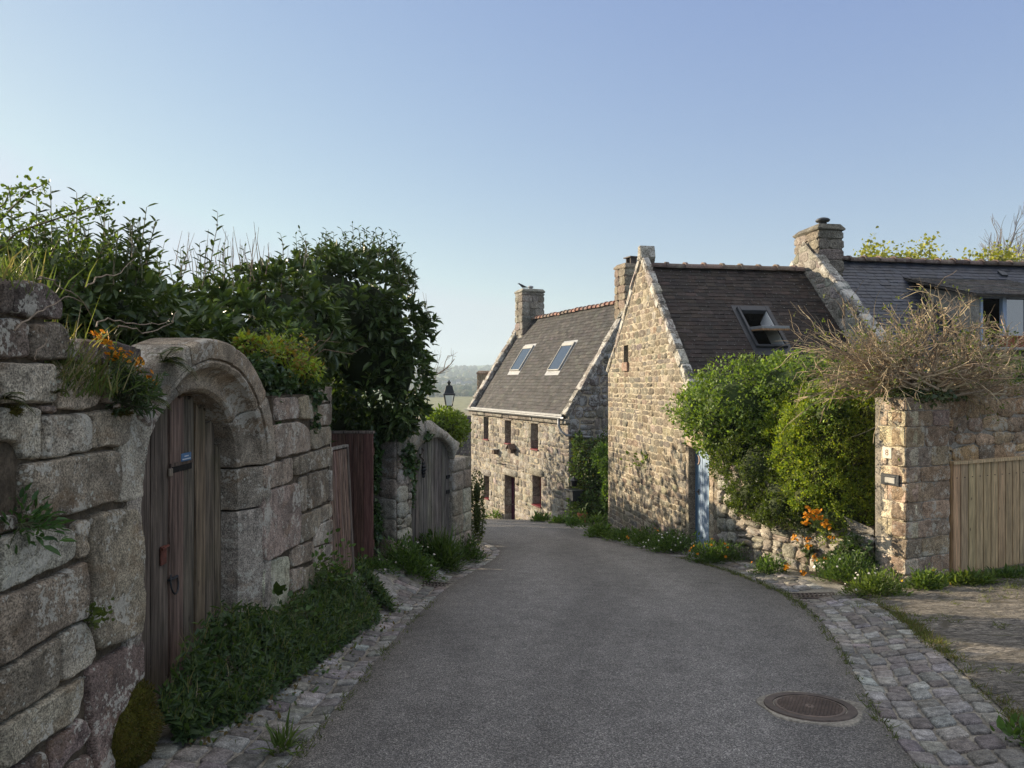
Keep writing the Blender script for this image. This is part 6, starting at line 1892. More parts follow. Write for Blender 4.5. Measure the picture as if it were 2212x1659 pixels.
tag(lb.build('wall_top_grass', M['grass']), kind='stuff')
mbt = thing('dry_ivy', (-2.0, 3.2, 1.5), 'dry bare ivy runners trailing over the top stones of the near wall', 'ivy'); mb = MB()
for pts in ([(-10, 712), (60, 665), (110, 645), (150, 650)], [(180, 705), (205, 690), (250, 700), (300, 705), (340, 690)], [(60, 710), (66, 735), (40, 765), (30, 780)], [(170, 730), (195, 760), (190, 768), (140, 760)], [(150, 620), (180, 600), (230, 590), (260, 560)], [(40, 600), (80, 605), (130, 640), (170, 690)], [(230, 700), (280, 720), (330, 705), (360, 670)]):
    q = [LW.p(*[np.array(v) for v in (*LW.pix(*p_), .07)]) for p_ in pts]; q = np.array(q)
    s = np.linspace(0, len(q) - 1, 14); q = np.stack([np.interp(s, np.arange(len(q)), q[:, i]) for i in range(3)], 1) + rng.normal(0, .006, (14, 3))
    tube(mb, q, .0042, .0018, 4, (.26, .2, .145))
mb.build('runner', M['bark'], mbt)

# wallflowers ------------------------------------------------------------------------------
def wallflower(c, lab, heads, n_stem=26, h=.3, group='orange wallflowers', name='wallflower', normal=(1, 0, 0), bs=1.0):
    c = np.array(c, float); t = thing(name, c, lab, 'flower', group)
    mb = MB(); lb = LB(); fb = LB()
    ends = [np.array(x, float) for x in heads]
    for e in ends + [c + rdir(1)[0] * np.array([.6, .8, .6]) * h * rng.uniform(.5, 1) + np.array([0, 0, h * .25]) + np.array(normal) * .03 for _ in range(n_stem)]:
        mid = (c + e) / 2 + np.array(normal) * .04 + rng.normal(0, .015, 3); pts = np.array([c, mid, e])
        tube(mb, pts, .0045, .002, 3, (.10, .11, .06))
        k = 16; s = rng.uniform(.35, 1, k) * 2
        q = np.stack([np.interp(s, [0, 1, 2], pts[:, i]) for i in range(3)], 1)
        l = .05 * rng.uniform(.6, 1.2, k); lb.add(q, rdir(k) + unit(e - c) * .9, rdir(k), l, l * .22, T_LANCE, lcol(k, [(.075, .115, .055), (.09, .135, .065), (.06, .095, .045)]))
    for e in ends:
        for _ in range(rng.integers(7, 12)):
            f = e + rng.normal(0, .017 * bs, 3); nn = unit(np.array(normal) * .5 + rdir(1)[0] * .6 + np.array([0, 0, .5]))
            a = unit(np.cross(nn, rdir(1)[0])); b = np.cross(nn, a); k = 4
            ax = np.array([a, b, -a, -b]) + nn * .15
            fb.add(np.tile(f, (4, 1)), ax, np.tile(nn, (4, 1)), np.full(4, .016 * bs), np.full(4, .017 * bs), T_OVATE, lcol(4, [(.62, .27, .012), (.66, .33, .015), (.55, .20, .01)], .1))
        fb.build('flower_head', M['petal'], t); fb = LB()
    mb.build('stems', M['bark'], t); lb.build('leaves', M['leaf'], t)
    return t
def onwall(px, py, d): return LW.p(*[np.array(v) for v in (*LW.pix(px, py, d), d)])
wallflower(onwall(262, 872, .04), 'wallflower growing from the near wall left of the arch', [onwall(218, 727, .10), onwall(228, 735, .12), onwall(240, 770, .12), onwall(247, 769, .12), onwall(261, 767, .12), onwall(268, 770, .1), onwall(301, 785, .11), onwall(325, 824, .12)], 36, .28)

def fern(c, dirs, L, lab, pal=[(.06, .09, .025), (.09, .10, .03), (.05, .08, .025)]):
    t = thing('fern', c, lab, 'fern', 'small ferns on the near wall'); lb = LB(); mb = MB()
    for d in dirs:
        d = np.array(d, float); l = L * rng.uniform(.75, 1.2); k = 22
        s = np.linspace(0, 1, k); pts = np.array(c) + d * l * s[:, None] + np.array([0, 0, 1]) * (.35 * s - .55 * s ** 2)[:, None] * l
        tube(mb, pts, .003, .001, 3, (.09, .08, .03))
        tg = np.gradient(pts, axis=0); sd = np.cross(tg, (0, 0, 1)); sd /= np.linalg.norm(sd, axis=1)[:, None]
        ll = l * .30 * np.sin(np.clip(s * .9 + .12, 0, 1) * math.pi) ** .8 + .004
        for sg in (-1, 1): lb.add(pts, sd * sg + tg * .3 / l * .2, np.tile([0, 0, 1.0], (k, 1)), ll, np.full(k, l * .045), T_BLADE, lcol(k, pal))
    mb.build('stalks', M['bark'], t); lb.build('fronds', M['leaf'], t)
fern(onwall(352, 782, .03), [(.3, .8, .1), (.6, .3, .2), (.5, -.5, .1), (.4, .9, -.2), (.7, .1, -.1), (.2, .6, .5), (.5, -.1, .5), (.2, -.7, .3)], .24, 'yellowish fern on the left shoulder of the arch ring')
fern(onwall(305, 862, .03), [(.5, .6, .0), (.7, .1, -.1), (.5, -.5, -.1), (.3, .9, -.1), (.6, .4, .3)], .22, 'dark fern just under the wallflower beside the arch')
fern(onwall(8, 862, .03), [(.5, .5, .1), (.6, .0, .3), (.4, -.5, .1), (.5, .7, -.3)], .12, 'little fern in a joint at the left edge of the view', )
fern(onwall(118, 850, .03), [(.4, .6, .2), (.5, .1, .3), (.4, -.6, .2)], .08, 'tiny fern in the joint below the long lichen spotted block')

def small_plant(name, c, n, L, ratio, pal, lab, cat, T=T_LANCE, spread=.06, up=.4, out=(1, 0, 0), group=None, lv=.3, mat='leaf'):
    c = np.array(c, float); t = thing(name, c, lab, cat, group); lb = LB(); mb = MB()
    p = c + rng.normal(0, 1, (n, 3)) * spread + np.array(out) * spread
    ax = unit_rows(p - c) * .8 + rdir(n) * .6 + np.array(out) * .3 + np.array([0, 0, up]); l = L * np.exp(rng.normal(0, lv, n))
    lb.add(p, ax, rdir(n) * .5 + np.array(out) * .5 + np.array([0, 0, .6]), l, l * ratio, T, lcol(n, pal))
    for i in range(min(n, 14)): tube(mb, [c, (c + p[i]) / 2 + rng.normal(0, .01, 3), p[i]], .003, .0015, 3, (.09, .1, .05))
    mb.build('stems', M['bark'], t); lb.build('leaves', M[mat], t); return t
small_plant('wall_plant', onwall(45, 1130, .04), 110, .042, .34, [(.05, .11, .035), (.065, .13, .04)], 'leafy green plant growing out of the wall joint at the left edge', 'plant', spread=.05)
small_plant('pennywort', onwall(192, 1333, .02), 60, .022, .95, [(.10, .13, .035), (.085, .115, .03)], 'round leaved pennywort in the joint beside the big upright block', 'plant', T_OVATE, .03)
# moss ------------------------------------------------------------------------------------------
def moss(c, r, lab, normal=(1, 0, 0), n=2600, L=.018):
    c = np.array(c, float); t = thing('moss_clump', c, lab, 'moss', None); mb = MB(); lb = LB()
    nu, nv = 26, 12; V = []; F = []
    for j in range(nv + 1):
        for i in range(nu):
            th = 2 * math.pi * i / nu; ph = math.pi * j / nv; V.append((math.sin(ph) * math.cos(th), math.sin(ph) * math.sin(th), math.cos(ph)))
    V = np.array(V); w = c + V * np.array(r); w = c + V * np.array(r) * (1 + .22 * fbm(w, 8, 3))[:, None]
    for j in range(nv):
        for i in range(nu):
            k = (i + 1) % nu; F.append([j * nu + i, (j + 1) * nu + i, (j + 1) * nu + k, j * nu + k])
    mb.add(w, F); mb.build('cushion', M['moss'], t, True)
    d = rdir(n); q = c + d * np.array(r); q = c + d * np.array(r) * (1 + .22 * fbm(q, 8, 3))[:, None]
    lb.add(q, d + rdir(n) * .6, rdir(n), np.full(n, L) * rng.uniform(.6, 1.4, n), np.full(n, L * .3), T_BLADE, lcol(n, [(.075, .075, .014), (.10, .09, .018), (.055, .055, .012), (.10, .07, .02)])); lb.build('tufts', M['grass'], t)
mc = LW.pix(282, 1560); moss((XW + .03, mc[0] - .03, mc[1] - .01), (.10, .19, .19), 'large olive moss cushion on the foot of the near wall beside the plank door')
mc = LW.pix(245, 893); moss((XW + .0, mc[0], mc[1]), (.05, .14, .022), 'flat moss patch along the ledge left of the arch', L=.012, n=900)
mc = LW.pix(12, 890); moss((XW + .0, mc[0], mc[1]), (.045, .06, .022), 'small moss patch on the ledge at the left edge of the view', L=.012, n=500)

# shrub and ivy over the near wall, right of the arch ------------------------------------------
bl = [B(560, 765, 6.25, .20, .22, .16), B(612, 775, 6.6, .24, .25, .20), B(650, 800, 7.0, .22, .22, .14), B(530, 740, 6.1, .12, .15, .10)]
t = shrub('honeysuckle', bl, 2600, .042, .5, [(.26, .34, .05), (.30, .37, .055), (.20, .28, .045), (.30, .20, .05)], 'yellow green honeysuckle sprawling over the wall right of the arch', 'shrub', T_OVATE, 'leaf', .8, .3, 4, .3, .7, .9, None, None, .4, (.04, .05, .02), stems=12)  # leaf colours brightened to stand for sunlight
sp = [(P(rng.uniform(500, 680), rng.uniform(740, 780), rng.uniform(6.1, 6.8)), rng.uniform(.1, .24)) for _ in range(40)]
shoots(t, sp, BRIGHT + [(.22, .14, .04)], 'leaf', .045, .5, T_OVATE, 'shoots', False, .5, .022, .003)
mb = MB()
for pts in ([(640, 800), (680, 760), (712, 730), (720, 715)], [(650, 790), (700, 755), (760, 765), (790, 745)], [(640, 785), (690, 735), (735, 740)]):
    tube(mb, [P(*p_, 6.9) for p_ in pts], .005, .002, 4, (.20, .14, .10))
mb.build('runners', M['bark'], t)
bl = [B(600, 820, 6.35, .16, .14, .10), B(660, 850, 7.05, .16, .14, .16), B(665, 905, 7.15, .10, .08, .16), B(560, 800, 6.0, .12, .12, .1), B(590, 900, 6.1, .04, .05, .3)]
shrub('ivy', bl, 2300, .045, .95, IVY + [(.08, .12, .035)], 'ivy hanging over the near wall right of the arch under the honeysuckle', 'ivy', T_IVY, 'laurel', .7, .3, 5, -.3, .7, .8, None, None, .5, (.03, .04, .018))

# ground cover under the near wall ----------------------------------------------------------------
lb = LB(); n = 10000
Yg = rng.uniform(3.95, 8.3, n); wd = np.interp(Yg, [3.95, 4.4, 6.5, 7.4, 8.3], [.14, .30, .52, .62, .22]); f = rng.random(n)
Xg = np.where(Yg < 7.8, XW, XW + .25) + .02 + wd * f
hh = np.interp(Yg, [3.95, 4.5, 5.0, 5.6, 6.4, 7.3, 8.0, 8.3], [.2, .40, .50, .34, .28, .42, .34, .16]) * (1 - f ** 1.6) * (1 + .35 * vnoise(np.c_[Xg, Yg, 0 * Xg], 4)) + .03
Zg = gz(Xg, Yg) + hh * (1 - .55 * rng.random(n) ** 2)
pts = np.c_[Xg, Yg, Zg]
ax = rdir(n) + np.array([.5, -.2, .1]); l = .034 * np.exp(rng.normal(0, .4, n))
q_ = pts[:2600] + np.array([.0, 0, .05]); lb.add(q_, rdir(2600) + np.array([.3, 0, .6]), rdir(2600) + np.array([0, 0, 1]), .055 * np.exp(rng.normal(0, .3, 2600)), np.full(2600, .017), T_LANCE, lcol(2600, [(.05, .09, .036), (.065, .11, .04), (.09, .135, .042)]))
q_ = np.c_[Xg[:700] + .05 + np.abs(rng.normal(0, .1, 700)), Yg[:700], 0 * Xg[:700]]; q_[:, 2] = gz(q_[:, 0], q_[:, 1]) + .02; lb.add(q_, rdir(700) + np.array([0, 0, .4]), rdir(700) + np.array([0, 0, 1.5]), .03 * np.exp(rng.normal(0, .4, 700)), np.full(700, .022), T_OVATE, lcol(700, [(.06, .11, .035), (.09, .12, .04), (.13, .10, .05)]))
lb.add(pts, ax, rdir(n) * .5 + np.array([.4, -.2, 1]), l, l * rng.choice([.95, .6, .8], n), T_IVY, lcol(n, [(.042, .075, .03), (.052, .09, .034), (.06, .105, .038), (.075, .125, .045)]))
m = 1200; k = rng.integers(0, n, m); q = pts[k]; lb.add(q, rdir(m) * .5 + np.array([0, 0, 1]), rdir(m), np.full(m, .14), np.full(m, .005), T_BLADE, lcol(m, GRASS))
tag(lb.build('ground_cover', M['leaf']), kind='stuff')
# strip of leaves that climb the old door and the jamb
small_plant('bramble', onwall(585, 1330, .05), 90, .05, .7, IVY, 'bramble climbing the foot of the near wall right of the doorway', 'bramble', T_OVATE, .12)
small_plant('bramble', onwall(680, 1230, .05), 150, .045, .7, HERB, 'bramble climbing beside the pale stone block at the wall end', 'bramble', T_OVATE, .13)
t = thing('dead_vine', (XD + .05, 4.6, -1), 'dead thread like vine hanging on the lower part of the old plank door', 'vine'); mb = MB()
for _ in range(16):
    y0 = rng.uniform(4.2, 5.2); z0_ = rng.uniform(-.5, -.1); q = [np.array([XD + .03 + rng.uniform(0, .02), y0, z0_])]
    for _ in range(7): q.append(q[-1] + np.array([rng.normal(0, .006), rng.normal(0, .04), -rng.uniform(.02, .1)]))
    tube(mb, q, .0025, .0015, 3, (.17, .13, .09))
mb.build('stems', M['bark'], t)

# clumps of herbs with flowers -------------------------------------------------------------------------
def clump(name, c, r, n, L, ratio, pal, lab, cat, flowers=0, fcol=((.75, .72, .68),), fsize=.012, group=None, T=T_OVATE, ground=True, stemy=0):
    c = np.array(c, float)
    if ground: c[2] = float(gz(c[0], c[1]))
    t = thing(name, c, lab, cat, group); lb = LB(); mb = MB()
    d = rdir(n); d[:, 2] = np.abs(d[:, 2]); rr = rng.random(n) ** .45
    p = c + d * np.array(r) * rr[:, None] * (1 + .35 * fbm(c + d * 2, 2.0, 2))[:, None]
    if ground: p[:, 2] += gz(p[:, 0], p[:, 1]) - c[2]
    l = L * np.exp(rng.normal(0, .35, n))
    lb.add(p, d + rdir(n) * .7 + np.array([0, 0, .5]), rdir(n) * .6 + np.array([0, 0, 1]), l, l * ratio, T, lcol(n, pal, .2)); lb.build('leaves', M['leaf'], t)
    for i in range(12): tube(mb, [c + rng.normal(0, .02, 3) * np.array([1, 1, 0]), p[i]], .004, .002, 3, (.08, .09, .045))
    fb = LB()
    for i in range(flowers):
        dd = rdir(1)[0]; dd[2] = abs(dd[2]) * .8 + .35; f = c + unit(dd) * np.array(r) * rng.uniform(.95, 1.2)
        if ground: f[2] = max(f[2], float(gz(f[0], f[1])) + .03)
        tube(mb, [c + (f - c) * .3, f], .002, .0015, 3, (.09, .12, .05))
        k = 6; a = np.arange(k) / k * 6.283; nn = unit(dd + np.array([-.2, -.6, .3])); u_ = unit(np.cross(nn, (0, 0, 1))); v_ = np.cross(nn, u_)
        ax = np.cos(a)[:, None] * u_ + np.sin(a)[:, None] * v_
        fb.add(np.tile(f, (k, 1)), ax, np.tile(nn, (k, 1)), np.full(k, fsize * 1.3), np.full(k, fsize), T_OVATE, lcol(k, fcol, .08))
        fb.build('flower_head', M['petal'], t); fb = LB()
    mb.build('stems', M['bark'], t)
    return t
ORG = ((.62, .27, .012), (.6, .22, .01)); YEL = ((.65, .45, .03),)
def gp(px, py):   # pixel on the ground
    d = ray(px, py); t0 = 2.0
    for _ in range(60):
        q = np.array([0, 0, EYE]) + d * t0; e = q[2] - float(gz(q[0], q[1])); t0 += e / (-d[2] - .0) * .7
    return np.array([0, 0, EYE]) + d * t0
clump('fleabane', gp(800, 1232), (.40, .22, .15), 1200, .04, .4, HERB, 'daisy flowered fleabane at the foot of the red gate', 'flower', 14, group='fleabane clumps on the left bank')
clump('fleabane', gp(885, 1235), (.45, .35, .42), 2400, .045, .4, HERB, 'biggest fleabane clump left of the grey arched door', 'flower', 10, group='fleabane clumps on the left bank')
clump('fleabane', gp(935, 1215), (.35, .35, .38), 1700, .05, .35, IVY, 'dark green clump right under the grey arched door', 'plant', 0, group='fleabane clumps on the left bank')
clump('iris_clump', gp(960, 1228), (.25, .25, .42), 500, .22, .08, [(.07, .12, .035), (.09, .14, .045)], 'grassy blades between the dark clump and the grey arched door jamb', 'plant', 0, T=T_BLADE)
clump('fleabane', gp(1000, 1205), (.38, .4, .36), 1700, .045, .5, IVY, 'leafy clump at the foot of the right jamb of the grey door', 'plant', 0, group='fleabane clumps on the left bank')
clump('dandelion', gp(775, 1300), (.12, .12, .09), 160, .05, .3, [(.13, .19, .04), (.16, .22, .05)], 'dandelion in a sunny joint below the open gate leaf', 'plant', 1, ((.6, .6, .57),), .02)
c = gp(1030, 1182); bl = [(c[0] - .02, c[1] + .5, c[2] + .5, .16, .3, .55), (c[0] - .02, c[1] + .5, c[2] + 1.0, .14, .25, .4)]
shrub('climbing_shrub', bl, 1900, .04, .55, [(.07, .10, .03), (.09, .12, .035), (.06, .08, .03)], 'narrow shrub against the end of the wall with the grey arched door', 'shrub', stems=6, core=.5, root=(c[0], c[1] + .5, c[2]))
# ivy over pier and hedge foot
bl = [B(845, 925, 10.5, .34, .24, .2), B(872, 985, 10.75, .17, .22, .34), B(880, 1050, 10.95, .12, .18, .36), B(812, 1000, 10.4, .05, .08, .45), B(814, 1130, 10.4, .05, .08, .35), B(905, 940, 11.2, .22, .2, .12), B(890, 1000, 11.1, .10, .12, .2)]
shrub('ivy', bl, 6000, .055, .95, IVY, 'ivy clothing the stone pier between the red gate and the grey arched door', 'ivy', T_IVY, 'laurel', .5, .25, 4, -.35, .7, .7, None, None, .6, (.03, .042, .018))
# bright shrub, far garden hedge, twigs
bl = [B(962, 918, 15.5, .42, .45, .36), B(985, 930, 15.8, .28, .4, .36), B(940, 925, 15.3, .35, .4, .34)]
shrub('evergreen_shrub', bl, 2600, .075, .42, [(.14, .21, .03), (.17, .24, .04), (.11, .17, .03)], 'bright yellow green shrub behind the arch of the grey door', 'shrub', T_LANCE, 'leaf', .5, .2, 3, .5, .7, .7, None, None, .6, (.05, .07, .02), stems=6, root=(bl[0][0], bl[0][1], float(gz(bl[0][0], bl[0][1]))))
t = thing('bare_bush', (-2.3, 14, -1.7), 'leafless bush with a long twig reaching out past the hedge end', 'bush'); mb = MB()
def twig(mb, pts, r, n=3, sub=.5, l=.25, col=(.22, .17, .13)):
    pts = np.array(pts); tube(mb, pts, r, r * .4, 4, col)
    for i in range(n):
        s = rng.uniform(.2, .95) * (len(pts) - 1); a = np.array([np.interp(s, np.arange(len(pts)), pts[:, k]) for k in range(3)])
        d = unit(pts[-1] - pts[0]) + rdir(1)[0] * .8 + np.array([0, 0, .4]); d = unit(d); b = a + d * l * rng.uniform(.5, 1.2)
        tube(mb, [a, (a + b) / 2 + rng.normal(0, .015, 3), b], r * .5, r * .2, 3, col)
twig(mb, [P(905, 815, 13), P(945, 808, 13), P(965, 795, 13), P(975, 785, 13), P(982, 775, 13)], .012, 8, l=.22)
twig(mb, [P(958, 800, 13), P(962, 782, 13), P(968, 768, 13), P(985, 760 + 10, 13)], .008, 6, l=.15)
for _ in range(12):
    x = rng.uniform(900, 945); twig(mb, [P(x, 840, 13.5), P(x + rng.uniform(-5, 8), 800, 13.5), P(x + rng.uniform(-8, 18), rng.uniform(755, 800), 13.5)], .0035, 3, l=.2)
twig(mb, [(-2.3, 13.4, -1.7), (-2.2, 13.2, 0), P(905, 815, 13)], .03, 3)
mb.build('branches', M['bark'], t)
gh = []
for Y, x, zt in ((12.9, -1.62, .75), (13.5, -1.68, .85), (14.2, -1.72, .9), (15.0, -1.72, .85), (15.9, -1.74, .82), (16.8, -1.8, .8), (17.7, -1.92, .8), (18.6, -2.06, .8), (19.5, -2.2, .75), (20.4, -2.4, .7), (21.3, -2.6, .65)):
    zg_ = float(gz(x, Y)); gh.append((x, Y, (zt + zg_) / 2, .34, .95, (zt - zg_) / 2))
shrub('clipped_hedge', gh, 5200, .06, .5, BRIGHT + HERB, 'low garden hedge running down the hill behind the bright evergreen shrub', 'hedge', shell=.4, lump=.15, core=.75, root=(-1.9, 17, float(gz(-1.9, 17))))
for i in range(6):
    Y = 18.5 + i * 2.4; x = -.215 * Y - .6 + rng.normal(0, .15); zg_ = float(gz(x, Y)); tp = 1.9 + rng.uniform(-.3, .5)
    shrub('garden_tree', [(x, Y, (tp + zg_) / 2 + .5, .95, 1.15, (tp - zg_) / 2)], 2200, .14, .5, HERB + DARKG, 'leafy garden tree in the row behind the laurel hedge', 'tree', shell=.7, core=.4, lump=.3, stems=8, root=(x, Y, zg_), group='trees in the gardens behind the laurel hedge')

# right side: rose, euonymus, golden box -----------------------------------------------------------------
bl = [B(1610, 875, 12.4, 1.08, .8, .74), B(1500, 890, 13.0, .44, .5, .42), B(1735, 840, 11.8, .85, .7, .54), B(1550, 945, 12.7, .45, .4, .40), B(1680, 835, 12.3, .8, .7, .46), B(1835, 865, 11.1, .62, .6, .44), B(1790, 895, 10.6, .34, .3, .26), B(1655, 940, 11.9, .5, .4, .35)]
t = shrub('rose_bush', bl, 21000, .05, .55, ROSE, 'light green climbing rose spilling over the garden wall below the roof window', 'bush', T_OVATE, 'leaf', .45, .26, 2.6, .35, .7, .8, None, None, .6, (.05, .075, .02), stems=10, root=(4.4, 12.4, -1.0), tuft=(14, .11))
sp = []
for _ in range(120):
    x = rng.uniform(1470, 1860); Y = np.interp(x, [1470, 1860], [13.0, 11.4]); sp.append((P(x, np.interp(x, [1470, 1560, 1640, 1740, 1860], [880, 800, 790, 790, 830]) + rng.uniform(0, 30), Y), rng.uniform(.12, .38)))
shoots(t, sp, ROSE, 'leaf', .055, .5, T_OVATE, 'shoots', False, .35, .03, .004)
bl = [B(1650, 1010, 11.9, .74, .6, .68), B(1588, 985, 12.4, .36, .42, .46), B(1705, 1065, 11.3, .50, .45, .42), B(1625, 1065, 11.9, .36, .4, .34), B(1690, 1095, 11.1, .34, .34, .26), B(1560, 1000, 12.6, .2, .25, .28), B(1655, 1105, 11.4, .26, .26, .2), B(1600, 1075, 12.1, .22, .24, .22), B(1735, 1125, 10.75, .2, .2, .18), B(1770, 1090, 10.75, .3, .3, .3), B(1730, 990, 11.2, .4, .4, .5)]
shrub('euonymus_shrub', bl, 30000, .032, .55, DARKG + [(.075, .105, .022)], 'dark small leaved evergreen shrub hanging over the wall right of the blue door', 'shrub', T_OVATE, 'leaf', .25, .26, 3.6, .3, .9, .5, None, None, .62, (.04, .055, .018), stems=6, root=(4.5, 11.9, -.6), tuft=(20, .075))
bl = [B(1805, 965, 10.85, .62, .5, .68), B(1835, 1065, 10.6, .42, .38, .56), B(1752, 905, 11.0, .48, .45, .42), B(1785, 1035, 10.7, .38, .38, .44), B(1845, 960, 10.65, .35, .36, .64), B(1720, 990, 11.1, .36, .35, .4), B(1700, 935, 11.5, .34, .3, .3), B(1740, 1075, 10.7, .26, .26, .22), B(1866, 1030, 10.9, .30, .3, .5), B(1848, 1105, 10.35, .30, .26, .36), B(1872, 1120, 10.5, .2, .2, .34), B(1815, 1130, 10.3, .24, .2, .22), B(1690, 900, 11.5, .26, .25, .2), B(1722, 870, 11.3, .24, .25, .18), B(1880, 900, 10.5, .24, .25, .34)]
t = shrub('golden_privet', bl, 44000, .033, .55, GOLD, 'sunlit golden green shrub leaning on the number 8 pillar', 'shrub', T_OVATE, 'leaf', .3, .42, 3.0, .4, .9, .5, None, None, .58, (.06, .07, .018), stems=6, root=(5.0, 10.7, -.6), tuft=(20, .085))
sp = [(P(rng.uniform(1690, 1885), rng.uniform(860, 1080), 10.5) + np.array([-.1, -.25, 0]), rng.uniform(.1, .26)) for _ in range(120)]
shoots(t, sp, GOLD, 'leaf', .036, .5, T_OVATE, 'shoots', False, .6, .016, .003)
cW = F3.p(W3 * .78, -.5, .12)
wallflower(cW, 'tall wallflower with the most orange blooms on the garden wall below the golden shrub', [P(x, y, 9.95) for x, y in ((1746, 1096), (1744, 1110), (1740, 1115), (1757, 1108), (1768, 1108), (1760, 1116), (1770, 1120), (1778, 1128), (1785, 1132), (1742, 1130), (1790, 1138))], 60, .36, normal=(-.7, -.6, .2), bs=1.55)
wallflower(F3.p(W3 * .68, -.95, .1), 'smaller wallflower rooted low in the rubble garden wall', [P(x, y, 10.2) for x, y in ((1716, 1161), (1742, 1166), (1743, 1178), (1798, 1160), (1760, 1205), (1785, 1210), (1700, 1225), (1735, 1240))], 24, .2, normal=(-.7, -.6, .2), bs=1.45)
bl = [(*F3.p(W3 * .93, -.85, .10), .26, .26, .34), (*F3.p(W3 * .85, -1.05, .12), .3, .25, .25), (*PL.p(-.06, -.85, .0), .12, .14, .22)]
shrub('ivy', bl, 2200, .05, .95, [(.06, .11, .03), (.085, .14, .04), (.05, .085, .028)], 'ivy between the rubble wall and the number 8 pillar', 'ivy', T_IVY, 'laurel', .7, .3, 4, -.1, .8, .7, None, None, .5, (.04, .055, .02))
G = 'weeds at the foot of the right wall'
clump('fleabane', gp(1830, 1255), (.42, .3, .34), 2400, .035, .4, HERB + [(.09, .13, .04)], 'fleabane growing just left of the number 8 pillar foot', 'flower', 10, group=G)
clump('fleabane', gp(1895, 1285), (.4, .25, .28), 2000, .035, .4, [(.10, .15, .04), (.13, .18, .05)], 'sunlit fleabane in front of the number 8 pillar foot', 'flower', 12, group=G)
clump('dandelion', gp(2000, 1272), (.26, .16, .22), 900, .045, .35, [(.09, .15, .035), (.12, .18, .045)], 'dandelion and weeds right of the number 8 pillar foot', 'plant', 3, YEL, .016, group=G)
clump('dandelion', gp(2090, 1262), (.4, .14, .13), 800, .06, .3, [(.11, .17, .04), (.14, .19, .05)], 'broad leaved weeds at the left foot of the pine gate', 'plant', 0, group=G)
clump('dandelion', gp(2180, 1248), (.45, .12, .10), 600, .05, .3, HERB, 'low weeds under the middle of the pine gate', 'plant', 0, group=G)
clump('fleabane', gp(1660, 1238), (.28, .22, .26), 1200, .035, .4, HERB, 'small fleabane alone at the middle of the rubble wall foot', 'flower', 2, ORG, .014, group=G)
clump('wallflower', gp(1545, 1215), (.48, .34, .34), 2600, .04, .35, HERB, 'bushy wallflower right of the blue door step', 'flower', 14, ORG, .022, group=G)
clump('fleabane', gp(1450, 1192), (.55, .45, .36), 2800, .04, .4, HERB, 'daisy covered fleabane left of the blue door', 'flower', 40, ((.75, .74, .7),), .014, group=G)
clump('wallflower', gp(1395, 1180), (.42, .4, .36), 1700, .045, .35, HERB, 'wallflower with yellow blooms at the middle of the gable foot', 'flower', 10, ORG, .024, group=G)
clump('fleabane', gp(1345, 1168), (.45, .45, .26), 1500, .045, .4, HERB, 'flowerless herb clump near the far corner of the gable', 'plant', 3, group=G)
clump('fleabane', gp(1300, 1160), (.40, .45, .30), 1500, .05, .5, HERB, 'green clump on the verge before the far gable corner', 'plant', 0, group=G)
# climbers on the cottage
bl = [B(1262, 1010, 24.6, .48, .4, 1.2), B(1290, 1040, 24.4, .62, .5, 1.25), B(1310, 990, 24.6, .5, .5, 1.0), B(1275, 1095, 24.2, .7, .6, .55), B(1250, 960, 24.9, .2, .25, .5)]
shrub('climbing_plant', bl, 9000, .085, .5, HERB + [(.10, .10, .035), (.05, .07, .025)], 'dark climber covering the corner of the cottage with skylights', 'climber', shell=.5, lump=.3, core=.6, stems=8, up=.1)
bl = [B(1318, 1005, 19.6, .28, .4, .38), B(1305, 985, 20.2, .32, .5, .34), B(1312, 1065, 19.9, .18, .3, .55)]
shrub('fig_shrub', bl, 2600, .075, .6, [(.09, .16, .035), (.11, .18, .04)], 'fresh green shrub leaning against the far corner of the sunlit gable', 'shrub', shell=.6, lump=.3, core=.5, stems=6, up=.2)
for i, (px, py, r) in enumerate(((1150, 1128, .35), (1075, 1118, .5), (1190, 1132, .3), (1225, 1138, .35), (1270, 1146, .6), (1058, 1120, .5))):
    q = gp(px, py); clump('weed_clump', (q[0] + .3, q[1] + .5, q[2]), (r, r, r * .7), 420, .08, .4, HERB, ['low weeds by the lower right window of the cottage', 'weeds left of the purple cottage door', 'small weeds below the last cottage window', 'weeds at the near corner of the cottage', 'grassy clump on the verge between the two houses', 'weeds at the far end of the cottage front'][i], 'plant', 0, group='weeds along the cottage foot')
q = gp(1150, 1110)
small_plant('potted_plant', P(1258, 1116, 23.6), 40, .12, .4, HERB, 'small plant growing in the terracotta pot', 'plant', T_LANCE, .1, out=(0, 0, .5))
small_plant('shoot', H2.p(2.9, -.2, .05), 50, .09, .6, [(.12, .18, .04)], 'leafy sprig on the sunlit gable left of the rose', 'plant', T_OVATE, .13, out=(-.5, 0, 0))

